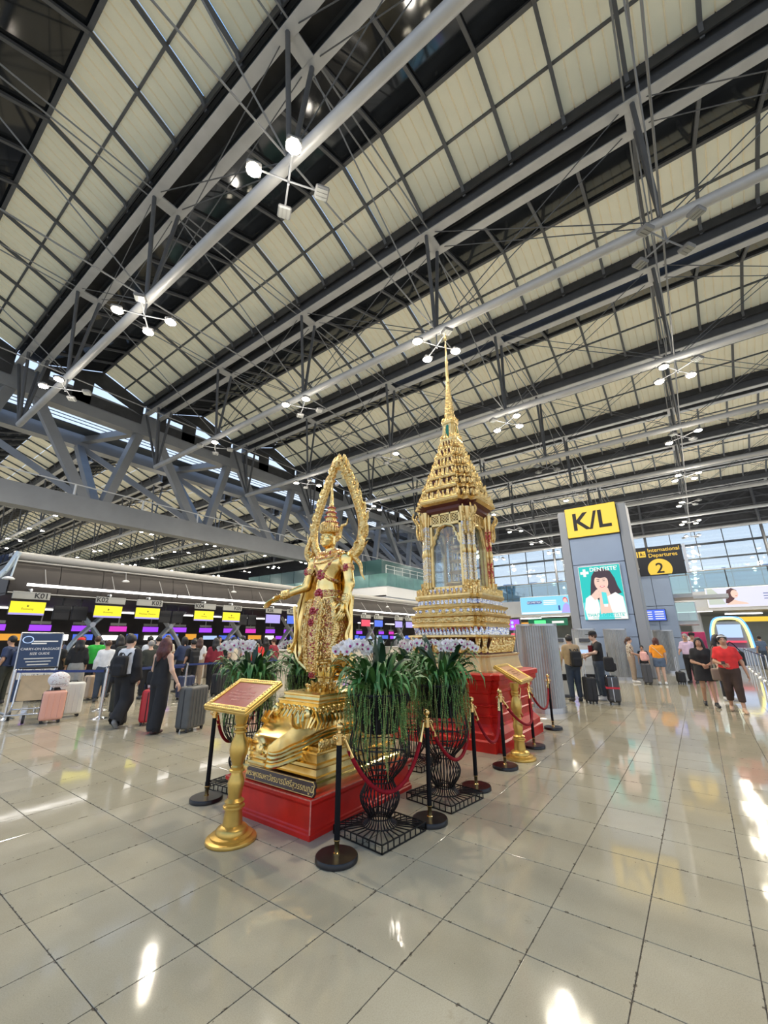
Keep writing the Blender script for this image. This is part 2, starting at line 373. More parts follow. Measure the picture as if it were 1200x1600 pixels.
# ---------------------------------------------------------------- floor
def tile_mat(name, grid):
    m = bpy.data.materials.new(name); m.use_nodes = True; nt = m.node_tree; b = nt.nodes['Principled BSDF']; L = nt.links; N = nt.nodes
    geo = N.new('ShaderNodeNewGeometry')
    def noise(sc, det=4, ro=0.6):
        q = N.new('ShaderNodeTexNoise'); q.inputs['Scale'].default_value = sc; q.inputs['Detail'].default_value = det; q.inputs['Roughness'].default_value = ro
        L.new(geo.outputs['Position'], q.inputs['Vector']); return q
    def ramp(src, p0, c0, p1, c1):
        r = N.new('ShaderNodeValToRGB'); L.new(src, r.inputs[0]); r.color_ramp.elements[0].position = p0; r.color_ramp.elements[0].color = (*c0, 1)
        r.color_ramp.elements[1].position = p1; r.color_ramp.elements[1].color = (*c1, 1); return r
    def mix(a, bb, fac=0.5, mode='MULTIPLY'):
        x = N.new('ShaderNodeMix'); x.data_type = 'RGBA'; x.blend_type = mode; x.inputs[0].default_value = fac; L.new(a, x.inputs[6]); L.new(bb, x.inputs[7]); return x.outputs[2]
    base = ramp(noise(1.1, 5).outputs[0], 0.3, (0.365, 0.328, 0.238), 0.7, (0.44, 0.407, 0.308))
    fine = ramp(noise(160, 2).outputs[0], 0.33, (0.80, 0.80, 0.79), 0.6, (1, 1, 1))
    out = mix(base.outputs[0], fine.outputs[0], 0.7)
    # the fixed cell of every tile gives it its own shade
    sp = N.new('ShaderNodeVectorMath'); sp.operation = 'SUBTRACT'; sp.inputs[1].default_value = (0.211, 0.055, 0); L.new(geo.outputs['Position'], sp.inputs[0])
    sc = N.new('ShaderNodeVectorMath'); sc.operation = 'SCALE'; sc.inputs['Scale'].default_value = 2.0; L.new(sp.outputs[0], sc.inputs[0])
    fl = N.new('ShaderNodeVectorMath'); fl.operation = 'FLOOR'; L.new(sc.outputs[0], fl.inputs[0])
    wn = N.new('ShaderNodeTexWhiteNoise'); wn.noise_dimensions = '2D'; L.new(fl.outputs[0], wn.inputs['Vector'])
    tv = ramp(wn.outputs['Value'], 0, (0.90, 0.90, 0.89), 1, (1, 1, 1))
    out = mix(out, tv.outputs[0], 1.0)
    # scuffs and small dark specks
    sm = noise(5.5, 6, 0.75); sr = ramp(sm.outputs[0], 0.62, (1, 1, 1), 0.78, (0.55, 0.50, 0.44)); out = mix(out, sr.outputs[0], 0.6)
    s2 = noise(38, 2, 0.5); sr2 = ramp(s2.outputs[0], 0.745, (1, 1, 1), 0.77, (0.22, 0.2, 0.18)); out = mix(out, sr2.outputs[0], 0.8)
    # dark grime creeping out of the joints in irregular patches
    fr0 = N.new('ShaderNodeVectorMath'); fr0.operation = 'FRACTION'; L.new(sc.outputs[0], fr0.inputs[0]); s0 = N.new('ShaderNodeSeparateXYZ'); L.new(fr0.outputs[0], s0.inputs[0])
    pp = []
    for k_ in (0, 1):
        a = N.new('ShaderNodeMath'); a.operation = 'PINGPONG'; a.inputs[1].default_value = 0.5; L.new(s0.outputs[k_], a.inputs[0]); pp.append(a.outputs[0])
    mn = N.new('ShaderNodeMath'); mn.operation = 'MINIMUM'; L.new(pp[0], mn.inputs[0]); L.new(pp[1], mn.inputs[1])
    th = N.new('ShaderNodeMapRange'); L.new(noise(21, 5, 0.7).outputs[0], th.inputs[0]); th.inputs['From Min'].default_value = 0.535; th.inputs['From Max'].default_value = 0.8; th.inputs['To Min'].default_value = 0.0; th.inputs['To Max'].default_value = 0.06
    lt = N.new('ShaderNodeMath'); lt.operation = 'LESS_THAN'; L.new(mn.outputs[0], lt.inputs[0]); L.new(th.outputs[0], lt.inputs[1])
    gr = N.new('ShaderNodeMix'); gr.data_type = 'RGBA'; sc2 = N.new('ShaderNodeMath'); sc2.operation = 'MULTIPLY'; sc2.inputs[1].default_value = 0.8; L.new(lt.outputs[0], sc2.inputs[0]); L.new(sc2.outputs[0], gr.inputs[0]); L.new(out, gr.inputs[6]); gr.inputs[7].default_value = (0.085, 0.065, 0.045, 1); out = gr.outputs[2]
    if grid:
        fr = N.new('ShaderNodeVectorMath'); fr.operation = 'FRACTION'; L.new(sc.outputs[0], fr.inputs[0])
        se = N.new('ShaderNodeSeparateXYZ'); L.new(fr.outputs[0], se.inputs[0])
        def near(sock):
            a = N.new('ShaderNodeMath'); a.operation = 'PINGPONG'; a.inputs[1].default_value = 0.5; L.new(sock, a.inputs[0])
            c = N.new('ShaderNodeMath'); c.operation = 'LESS_THAN'; c.inputs[1].default_value = 0.008; L.new(a.outputs[0], c.inputs[0]); return c.outputs[0]
        mx = N.new('ShaderNodeMath'); mx.operation = 'MAXIMUM'; L.new(near(se.outputs[0]), mx.inputs[0]); L.new(near(se.outputs[1]), mx.inputs[1])
        gm = N.new('ShaderNodeMix'); gm.data_type = 'RGBA'; L.new(mx.outputs[0], gm.inputs[0]); L.new(out, gm.inputs[6]); gm.inputs[7].default_value = (0.16, 0.14, 0.115, 1); out = gm.outputs[2]
    L.new(out, b.inputs['Base Color'])
    rr = N.new('ShaderNodeMapRange'); L.new(noise(3.5, 5).outputs[0], rr.inputs[0]); rr.inputs['To Min'].default_value = 0.02; rr.inputs['To Max'].default_value = 0.11
    L.new(rr.outputs[0], b.inputs['Roughness']); b.inputs['Specular IOR Level'].default_value = 0.42
    bp = N.new('ShaderNodeBump'); bp.inputs['Strength'].default_value = 0.025; bp.inputs['Distance'].default_value = 0.05; L.new(noise(1.6, 3).outputs[0], bp.inputs['Height']); L.new(bp.outputs[0], b.inputs['Normal'])
    MATS[name] = m; return m
m_tile = tile_mat('polished_beige_stone_tile', False); m_tilefar = tile_mat('polished_beige_stone_floor', True)
m_grout = mat('dark_dirty_joint', (0.10, 0.085, 0.065), 0.9, col2=(0.03, 0.024, 0.018), vscale=30)
TX, TY, TS = 0.211, 0.055, 0.5
IX = lambda i: TX+TS*i
# field of separate tiles around the viewpoint, the polished slab with the same joints goes on beyond it
RX, RY = 28, 30       # tiles from x0=-3.289 and y0=-3.445
x0i, y0i = -7, -7
fx0, fx1, fy0, fy1 = IX(x0i), IX(RX), TY+TS*y0i, TY+TS*RY
fb = MB()
fb.bb(fx0, fx1, fy0, fy1, -0.12, -0.004, 1)
for a in ((-40, fx0, -60, 145), (fx1, 110, -60, 145), (fx0, fx1, -60, fy0), (fx0, fx1, fy1, 145)): fb.bb(a[0], a[1], a[2], a[3], -0.12, 0.0, 0)
floor = fb.build('floor', [m_tilefar, m_grout]); tag(floor, kind='structure')
tm = MB(); g = 0.0028; h = TS/2-g; c = 0.0022
tm.loft([[(-h, -h, -0.004), (h, -h, -0.004), (h, h, -0.004), (-h, h, -0.004)], [(-h, -h, -c*.6), (h, -h, -c*.6), (h, h, -c*.6), (-h, h, -c*.6)], [(-h+c, -h+c, 0), (h-c, -h+c, 0), (h-c, h-c, 0), (-h+c, h-c, 0)]], 0)
tile_me = tm.mesh('floor_tile', m_tile)
cells = []
for i in range(x0i, RX):
    for j in range(y0i, RY):
        x, y = IX(i)+TS/2, TY+TS*j+TS/2
        d = Vector((x, y, -1.62)); dep = d.dot(_f)
        vis = False
        if dep > 0.3:
            px, py = 600+644*d.dot(_r)/dep, 800+644*d.dot(_d)/dep
            vis = -120 < px < 1320 and py < 1750
        cells.append((0 if vis else 1, math.hypot(x, y), x, y))
cells.sort(); rest = MB()
for n, (vv, dd, x, y) in enumerate(cells):
    if n < 300:
        o = inst('floor_tile', tile_me, floor, (x, y, random.uniform(-0.0004, 0.0004)))
    else: rest.add_raw(tm, T(x, y, 0))
tag(rest.build('floor_tile_field', m_tile, floor), kind='stuff')
# ---------------------------------------------------------------- roof
PX = [5.5+9*k for k in range(-1, 8)]
YE, YW = -28.5, 36.8           # trusses run from y=-28.5 to the big cross truss
ZB = 20.9
ceiling = empty('ceiling', (0, 0, ZB), kind='structure')
prof = [(0.80, 21.78), (4.65, 23.30), (6.45, 22.68), (8.05, 22.02)]      # x from a truss, z: glass strip, two panel rows
bays = [(PX[k], k) for k in range(len(PX)-1)]+[(PX[-1], 8)]
pur = MB()
pur.tube([(0.75, 0, 21.72), (4.65, 0, 23.12), (6.45, 0, 22.50), (7.95, 0, 21.9), (8.22, 0, 21.5)], 0.10, 4, smooth=False)
pur_me = pur.mesh('purlin', m_steel_d)
def strip_panel(a, b, w, n, sag=0.06):
    q = MB(); ax, az = a; bx_, bz = b
    for i in range(n):
        y0, y1 = w*i/n, w*(i+1)/n
        xm, zm = (ax+bx_)/2, (az+bz)/2+0.03
        v = []
        for x, z in ((ax, az), (xm, zm), (bx_, bz)):
            v += [(x, y0, z+0.06), (x, y0+0.03, z), (x, y1-0.03, z), (x, y1, z+0.06)]
        f = []
        for k in range(2):
            for t in range(3): f.append((k*4+t, k*4+4+t, k*4+5+t, k*4+1+t))
        q.add(v, f, 0)
    return q
PW = 2.25
gap = 0.012
pa = strip_panel((prof[1][0]+.06, prof[1][1]), (prof[2][0]-.03, prof[2][1]), PW-2*gap, 5); pb = strip_panel((prof[2][0]+.03, prof[2][1]), (prof[3][0], prof[3][1]), PW-2*gap, 5)
pa_me = pa.mesh('ceiling_panel', m_panel); pb_me = pb.mesh('ceiling_panel', m_panel)
gl = MB(); gl.add([(prof[0][0], 0, prof[0][1]), (prof[1][0]-.05, 0, prof[1][1]), (prof[1][0]-.05, PW-2*gap, prof[1][1]), (prof[0][0], PW-2*gap, prof[0][1])], [(0, 1, 2, 3)], 0)
gl.add([(prof[0][0], 0, prof[0][1]+.05), (prof[1][0]-.05, 0, prof[1][1]+.05), (prof[1][0]-.05, PW-2*gap, prof[1][1]+.05), (prof[0][0], PW-2*gap, prof[0][1]+.05)], [(3, 2, 1, 0)], 0)
gl_me = gl.mesh('roof_glass_pane', m_roofglass)
NP = []
Y0 = 7.5
js = range(-16, 14)
for Xp, k in bays:
    for j in js:
        y = Y0+PW*j
        if y+PW > YW+0.3: continue
        NP.append((Xp, y))
def img(x, y, z):
    d = Vector((x, y, z-1.62)); e = d.dot(_f)
    if e < 0.5: return None
    return 600+644*d.dot(_r)/e, 800+644*d.dot(_d)/e, e
def score(x, y, z):
    p = img(x, y, z)
    if not p or not (-150 < p[0] < 1350 and -200 < p[1] < 1600): return 1e3+abs(x)+abs(y)
    return p[2]
order = sorted(NP, key=lambda q: score(q[0]+6, q[1]+1, 22.5))
stf = MB(); stg = MB(); stp = MB()
for n, (Xp, y) in enumerate(order):
    lx = (Xp, y+gap, -ZB)
    if n < 150:
        inst('ceiling_panel', pa_me, ceiling, lx); inst('ceiling_panel', pb_me, ceiling, lx); inst('roof_glass_pane', gl_me, ceiling, lx); inst('purlin', pur_me, ceiling, (Xp, y, -ZB))
    else:
        M = T(*lx); stf.add_raw(pa, M); stf.add_raw(pb, M); stg.add_raw(gl, M); stp.add_raw(pur, T(Xp, y, -ZB))
# mid rails, ridge rails and dark flashings running along each bay
rails = MB()
for Xp, k in bays:
    rails.bb(Xp+6.40, Xp+6.50, YE, YW, 22.60-ZB, 22.70-ZB, 0)
    rails.bb(Xp+4.55, Xp+4.72, YE, YW, 23.14-ZB, 23.30-ZB, 0)
    rails.bb(Xp+8.06, Xp+8.12, YE, YW, 21.5-ZB, 22.1-ZB, 1)
    rails.bb(Xp+0.62, Xp+0.80, YE, YW, 21.75-ZB, 21.85-ZB, 1)
    rails.bb(Xp+8.0, Xp+8.76, YE, YW, 22.12-ZB, 22.2-ZB, 1); rails.bb(Xp+(0.3 if abs(Xp-PX[3]) < .1 else -.26), Xp+4.68, YE, YW, 23.34-ZB, 23.42-ZB, 1)          # roof sheet over the panels, closes the joints
rails.build('roof_rail', [m_steel_d, m_roofdark], ceiling)
# ---------------------------------------------------------------- twin-beam trusses
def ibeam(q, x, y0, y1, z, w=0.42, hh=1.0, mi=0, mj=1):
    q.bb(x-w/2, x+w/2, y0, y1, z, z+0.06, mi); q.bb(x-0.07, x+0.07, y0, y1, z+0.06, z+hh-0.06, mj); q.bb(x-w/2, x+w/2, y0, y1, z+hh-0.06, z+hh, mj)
ordn = ['first', 'second', 'third', 'fourth', 'fifth', 'sixth', 'seventh', 'eighth', 'ninth']
def truss(Xp, ya, yb, nodes, label, slit=None):
    t = empty('roof_truss', (Xp, 0, 15.4), label=label, cat='roof truss', group='twin-beam roof trusses'); z = 20.9-15.4
    for s_ in (-1, 1):
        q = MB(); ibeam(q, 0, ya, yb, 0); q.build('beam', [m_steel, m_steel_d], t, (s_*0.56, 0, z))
    if yb < 40:
        for s_ in (-1, 1):
            for y2 in (34.4, 36.6): q = MB(); q.tube([(s_*0.05, 34.3, 0.15), (s_*0.56, y2, z+0.03)], 0.10, 8); q.build('end_strut', m_steel_d, t)
    q = MB(); n = int((yb-ya)/9)
    for i in range(n+1):
        a, b = ya+i*9, min(ya+i*9+9, yb)
        if slit and slit[0] <= i <= slit[1]: q.bb(-0.36, 0.22, a, b, z+0.85, z+0.95, 0)
        elif b > a: q.bb(-0.36, 0.36, a, b, z+0.85, z+0.95, 0)
    q.build('infill_plate', m_roofdark, t)
    q = MB(); ye = yb if yb > 40 else 34.4; q.tube([(0, y, 0.1) for y in (ya, ye)], 0.19, 14); q.build('bottom_chord', m_tube, t)
    for y in nodes:
        for s_ in (-1, 1):
            q = MB(); q.tube([(s_*0.06, y, 0.25), (s_*0.56, y, z+0.03)], 0.09, 8); q.build('strut', m_steel_d, t)
        q = MB(); q.bb(-0.36, 0.36, y-0.28, y+0.28, z+0.0, z+0.07); q.build('batten_plate', m_steel, t)
        q = MB(); q.bb(-0.09, 0.09, y-0.3, y+0.3, 0.02, 0.34); q.build('node_plate', m_steel_d, t)
        q = MB()
        for s_ in (-1, 1):
            for dy in (-8.6, 8.6):
                if ya < y+dy < yb+1: q.tube([(s_*0.12, y+(.3 if dy > 0 else -.3), 0.2), (s_*0.5, y+dy, z+0.05)], 0.022, 4, cap=False)
        if q.v: q.build('tie_rod', m_steel_d, t)
    return t
NODES = [-19.5, -10.5, -1.5, 7.5, 16.5, 25.5]
for k, Xp in enumerate(PX):
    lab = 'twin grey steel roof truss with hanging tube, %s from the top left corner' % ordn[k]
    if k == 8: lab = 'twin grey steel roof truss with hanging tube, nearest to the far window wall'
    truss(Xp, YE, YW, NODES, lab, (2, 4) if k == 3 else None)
m_rod = mat('mid_grey_rod', (0.20, 0.205, 0.21), 0.5, 0.1)
# long tie rods across the bays at every node line, each line is one thing
for n, y in enumerate(NODES[2:]):
    t = empty('tie_rod_line', (PX[0], y, 15.4), label='long thin steel tie rods crossing the bays along the %s lamp row from the right' % ordn[n], cat='tie rod', group='tie rods across the hall')
    for dz, off, r in ((5.6, 0.22, 0.035), (5.6, -0.22, 0.035), (0.15, 0.0, 0.035)):
        q = MB(); q.tube([(0, off, dz), (72, off, dz)], r, 6); q.build('rod', m_rod, t)
    q = MB()
    for k in range(8):
        q.tube([(9*k+0.6, 0.05, 5.5), (9*k+9, 0.05, 0.25)], 0.03, 5)
    q.build('sloping_rod', m_rod, t)
# ---------------------------------------------------------------- big cross truss at the end of the bays
mt = empty('cross_truss', (0, 37.0, 10.6), label='huge grey steel cross truss with V diagonals above the check-in row', cat='truss')
YF, YB, YM = .4, 7.0, 0.0
m_mega = mat('mid_grey_truss_paint', (0.25, 0.26, 0.275), 0.45, 0.1, var=0.05, vscale=1)
def part(nm, fn, m=m_mega, parent=mt):
    q = MB(); fn(q); return q.build(nm, m, parent)
part('front_chord', lambda q: q.bb(-30, 90, YF-0.5, YF+0.5, 8.5, 10.5))
part('back_chord', lambda q: q.bb(-30, 90, YB-0.5, YB+0.5, 8.3, 9.9))
part('bottom_chord', lambda q: q.bb(-30, 90, YM-0.55, YM+0.55, 0.0, 1.6))
for i in range(-2, 8):
    xb = 11.5+9*i; pa_, pb_2 = 5.5+9*i, 14.5+9*i
    part('diagonal', lambda q: q.beam((xb-.6, YM, 1.3), (pa_+1.0, YF, 8.7), 0.66, 0.66)); part('diagonal', lambda q: q.beam((xb+.6, YM, 1.3), (pb_2-.6, YF, 8.7), 0.66, 0.66))
    part('back_diagonal', lambda q: q.beam((xb, YM, 1.4), (xb, YB, 8.5), 0.6, 0.6)); part('back_diagonal', lambda q: q.beam((xb-.5, YM, 1.4), (xb-9, YB, 8.5), 0.5, 0.5))
    part('cross_beam', lambda q: q.beam((pb_2, YF, 9.3), (xb, YB, 9.0), 0.6, 0.6))
part('walkway', lambda q: (q.bb(-30, 90, YB-2.4, YB-0.9, 9.3, 9.4), [q.tube([(-30, YB-2.4, 9.4+z), (90, YB-2.4, 9.4+z)], 0.04, 4) for z in (0.3, 0.6, 0.95)]), m_mull)
part('chord_handrail', lambda q: (q.tube([(-30, YM-.3, 2.5), (90, YM-.3, 2.5)], 0.05, 5), [q.beam((x, YM-.3, 1.6), (x, YM-.3, 2.5), 0.12, 0.12) for x in range(-30, 90, 5)]), m_white)
# gable ends of the bays standing on the front chord: dark with small triangular windows open to the sky
gb = MB()
for Xp in PX:
    for pts in ([(.75, 20.0), (1.3, 20.0), (1.3, 21.95), (.75, 21.75)], [(1.3, 21.55), (2.9, 21.55), (2.9, 22.6), (1.3, 21.95)], [(2.9, 20.0), (4.2, 20.0), (4.2, 23.1), (2.9, 22.6)], [(4.2, 22.1), (8.2, 20.75), (8.2, 22.0), (4.65, 23.3), (4.2, 23.1)], [(1.3, 20.0), (8.2, 20.0), (8.2, 20.75), (7.0, 20.95), (1.3, 20.75)]):
        gb.add([(Xp+x, YW, z) for x, z in pts]+[(Xp+x, YW+.15, z) for x, z in pts], [tuple(range(len(pts))), tuple(range(2*len(pts)-1, len(pts)-1, -1))])
tag(gb.build('wall_gable', m_roofdark), kind='structure')
# ---------------------------------------------------------------- the roof goes on beyond the cross truss
fc = empty('ceiling_beyond', (0, 0, ZB), kind='structure')
for Xp, k in bays:
    for j in range(0, 39):
        y = 52.2+PW*j; M = T(Xp, y+gap, -ZB); stf.add_raw(pa, M); stf.add_raw(pb, M); stg.add_raw(gl, M); stp.add_raw(pur, T(Xp, y, -ZB))
tag(stf.build('ceiling_panel_field', m_panel, ceiling), kind='stuff'); tag(stg.build('roof_glass_field', m_roofglass, ceiling), kind='stuff'); tag(stp.build('purlin_field', m_steel_d, ceiling), kind='stuff')
q = MB()
for Xp, k in bays:
    q.bb(Xp+0.0, Xp+4.68, 52, 140, 23.34-ZB, 23.42-ZB); q.bb(Xp+8.0, Xp+9.05, 52, 140, 22.12-ZB, 22.2-ZB)
q.build('roof_sheet', m_roofdark, fc)
for k, Xp in enumerate(PX[:7]):
    truss(Xp, 52, 140, [54+9*i for i in range(0, 9)], 'distant twin-beam roof truss beyond the cross truss, %s from the left' % ordn[k])
# far walls of the hall
m_farblue = mat('far_blue_glazing', (0.10, 0.12, 0.19), 0.25, 0.1, var=0.25, vscale=0.3)
q = MB(); q.bb(-40, 110, 142, 142.4, 0, 24); q2 = q.build('wall_back', m_farblue); tag(q2, kind='structure')
q = MB()
for x in range(-40, 110, 4): q.bb(x, x+.25, 141.7, 142, 0, 24)
for z in (4, 8, 12, 16, 20): q.bb(-40, 110, 141.7, 142, z, z+.3)
q.build('mullion', m_mull, q2)
# window wall at the far end of the hall
XF = 72.0
wf = empty('wall_far', (XF, 0, 0), kind='structure')
q = MB(); q.bb(0, 0.06, 0.06, 2.94, 0.05, 1.95); pane_me = q.mesh('window_pane', m_glass)
q = MB(); q.bb(-0.12, 0.12, -0.05, 0.05, 0, 16.2); mul_me = q.mesh('mullion', m_mull)
for i in range(-12, 14):
    y = 3*i+1.0
    inst('mullion', mul_me, wf, (0, y, 0))
    for kz in range(3, 8):
        inst('window_pane', pane_me, wf, (0, y, kz*2.0+0.1))
for kz, (w, m) in {3: (.1, m_mull), 4: (.1, m_mull), 5: (.1, m_mull), 6: (.25, m_mull), 7: (.4, m_mull), 8: (.3, m_mull)}.items():
    q = MB(); q.bb(-w/2-.1, w/2, -36, 44, kz*2.0, kz*2.0+.12+w*.3); q.build('transom', m, wf)
q = MB(); q.bb(-0.6, 0, -60, 145, 16.3, 24.2); q.build('head_panel', m_roofdark, wf)
q = MB(); q.bb(0.1, 0.4, -60, 145, 0, 6.0); q.bb(0.1, 0.4, 44, 145, 6, 17); q.bb(0.1, 0.4, -60, -35, 6, 17); q.build('wall_base', m_wallgrey, wf)
for zz in range(5):
    q = MB(); q.bb(-0.75, -0.6, -40, 60, 16.6+zz*1.0, 16.75+zz*1.0); q.build('louvre', m_steel_d, wf)
# tall rods carrying the window wall
for y in (-9, 4, 17, 30):
    q = MB(); q.tube([(XF-1.2, y, 6.2), (XF-1.2, y, 21)], 0.18, 8)
    for z in (8, 11, 14, 17): q.beam((XF-1.2, y, z), (XF, y, z), 0.08, 0.08)
    q.build('window_post', m_steel_d, wf, (-XF, 0, 0))
# pale vaulted concourse roof outside the window wall
m_conc = mat('pale_blue_concourse_roof', (0.45, 0.52, 0.62), 0.5, var=0.12, vscale=0.15)
q = MB(); R_ = []
for i in range(9):
    a = PI*(0.08+0.84*i/8); R_.append((104-16*math.cos(a), 2+12.5*math.sin(a)))
v = [(x, y, z) for y in (-60, 90) for x, z in R_]; q.add(v, [(i, i+1, 9+i+1, 9+i) for i in range(8)], 0, True)
for y in range(-60, 91, 6): q.tube([(x-.1, y, z+.1) for x, z in R_], 0.2, 4)
tag(q.build('concourse_roof', m_conc), 'pale blue vaulted concourse roof outside the window wall', 'roof')
# ---------------------------------------------------------------- mezzanine in front of the window wall
XM = 50.0
wm = empty('wall_mezzanine', (XM, 0, 0), kind='structure')
q = MB(); q.bb(0, 21.9, -45, 90, 4.05, 5.8); q.build('gallery_slab', m_wallgrey, wm)
q = MB(); q.bb(-0.6, 0.0, -45, 90, 3.95, 4.35); q.build('soffit_edge', m_steel, wm)
q = MB(); q.bb(0, 0.05, 0.04, 2.96, 0, 1.85); bal_me = q.mesh('balustrade_pane', m_glassgreen)
for i in range(-8, 14):
    inst('balustrade_pane', bal_me, wm, (0, 3*i, 5.85)); q = MB(); q.tube([(0, 3*i, 5.8), (0, 3*i, 7.8)], 0.05, 5); q.build('balustrade_post', m_mull, wm)
q = MB(); q.tube([(0, -45, 7.75), (0, 90, 7.75)], 0.06, 6); q.build('handrail', m_brushed, wm)
m_shop = mat('pale_shopfront', (0.55, 0.60, 0.56), 0.4, var=0.1, vscale=0.7)
q = MB(); q.bb(14, 14.3, -45, 90, 0, 4.05); q.build('shopfront', m_shop, wm)
for i in range(-6, 12):
    q = MB(); q.bb(-0.3+(i % 3)*4, 0.0+(i % 3)*4, i*4.2-1.4, i*4.2+1.6, 3.93, 4.0); q.build('ceiling_strip_light', m_whitelight, wm)
for i in range(-5, 9):
    q = MB(); q.bb(2.0, 2.9, i*9-0.45, i*9+0.45, 0, 4.05, 0, 0.1); q.build('pier', m_wallgrey, wm)
# ================================================================ floodlight clusters on the trusses
m_lh = mat('grey_lamp_housing', (0.22, 0.22, 0.22), 0.4)
arm = MB(); arm.tube([(0, 0, 0), (0, 0, -0.75)], 0.035, 6)
for a in range(4):
    A = PI/4*1.0+a*PI/2; arm.tube([(0, 0, -0.62), (0.95*math.cos(A), 0.95*math.sin(A), -0.58)], 0.03, 5)
arm_me = arm.mesh('lamp_arm', m_mega)
hd = MB(); hd.box((0, 0, 0), (0.42, 0.42, 0.14), 0, None, 0.04); hd.box((0, 0, 0.1), (0.2, 0.2, 0.1), 0, None, 0.03); head_me = hd.mesh('lamp_head', m_lh)
ln = MB()
for i in range(3): ln.box((0, (i-1)*0.125, -0.075), (0.34, 0.09, 0.02), 0)
lens_off = ln.mesh('lamp_lens', m_lampoff)
ln2 = MB(); ln2.lathe([(0.0, -0.10), (0.18, -0.095), (0.21, -0.07)], 14, cap=False); lens_on = ln2.mesh('lamp_lens', m_lampglass)
LPAT = {(0, 7.5): (0, 1, 1, 0), (0, 16.5): (1, 1, 0, 1), (0, 25.5): (0, 1, 1, 0), (1, -1.5): (0, 0, 0, 0), (1, 7.5): (1, 1, 0, 1), (1, 16.5): (0, 1, 1, 0), (1, 25.5): (0, 0, 1, 0), (2, 7.5): (1, 0, 1, 1), (2, -1.5): (1, 1, 0, 1), (3, 7.5): (0, 0, 0, 0)}
row = {-1.5: 'first', 7.5: 'second', 16.5: 'third', 25.5: 'fourth', -10.5: 'outermost'}
def lamp(x, y, pat, label, energy, group, simple=False):
    t = empty('floodlight_cluster', (x, y, 15.32), 0.2, label, 'floodlight', group)
    inst('lamp_arm', arm_me, t)
    for a in range(4):
        A = PI/4+a*PI/2
        if simple and not pat[a]: continue
        hh = inst('lamp_head', head_me, t, (1.0*math.cos(A), 1.0*math.sin(A), -0.6), (0.0, 0.0, A))
        inst('lamp_lens', lens_on if pat[a] else lens_off, hh)
    n = sum(pat)
    if n and energy:
        ld = bpy.data.lights.new('floodlight', 'SPOT'); ld.energy = energy*3.6*n; ld.color = (1, 0.90, 0.74); ld.spot_size = math.radians(165); ld.spot_blend = 0.6; ld.shadow_soft_size = 0.2
        lo = bpy.data.objects.new('floodlight_beam', ld); COL.objects.link(lo); lo.parent = t; lo.location = (0, 0, -0.85)
        ld = bpy.data.lights.new('added_roof_fill', 'POINT'); ld.energy = energy*.36*n; ld.color = (1, 0.92, 0.80); ld.shadow_soft_size = 0.3  # added fill light in the air below the heads, brightens the roof
        lo = bpy.data.objects.new('added_roof_fill', ld); COL.objects.link(lo); lo.parent = t; lo.location = (0, 0, -1.6)
    return t
rnd = random.Random(3)
for k, Xp in enumerate(PX):
    if k == 0: continue
    for y in (-10.5, -1.5, 7.5, 16.5, 25.5):
        pat = LPAT.get((k-1, y)) or tuple(1 if rnd.random() < 0.62 else 0 for _ in range(4))
        if sum(pat) == 0 and (k-1, y) not in LPAT: pat = (1, 0, 1, 0)
        if y == -10.5: pat = (0, 0, 0, 0) if k < 5 else (1, 0, 1, 0)
        st = 'unlit' if sum(pat) == 0 else ('one lamp lit' if sum(pat) == 1 else '%d lamps lit' % sum(pat))
        lamp(Xp, y, pat, 'floodlight cluster, %s, under the %s truss, %s lamp row from the right' % (st, ordn[k], row[y]), 160, 'floodlights under the roof')
for k, Xp in enumerate(PX[:7]):
    for i, y in enumerate((54, 63, 72, 81, 90)):
        pat = tuple(1 if rnd.random() < 0.6 else 0 for _ in range(4))
        if sum(pat) == 0: pat = (0, 1, 0, 1)
        lamp(Xp, y, pat, 'distant floodlight beyond the cross truss under the %s far truss, %s from the front' % (ordn[k], ordn[i]), 160 if i in (0, 2, 4) else 0, 'floodlights in the far hall', True)
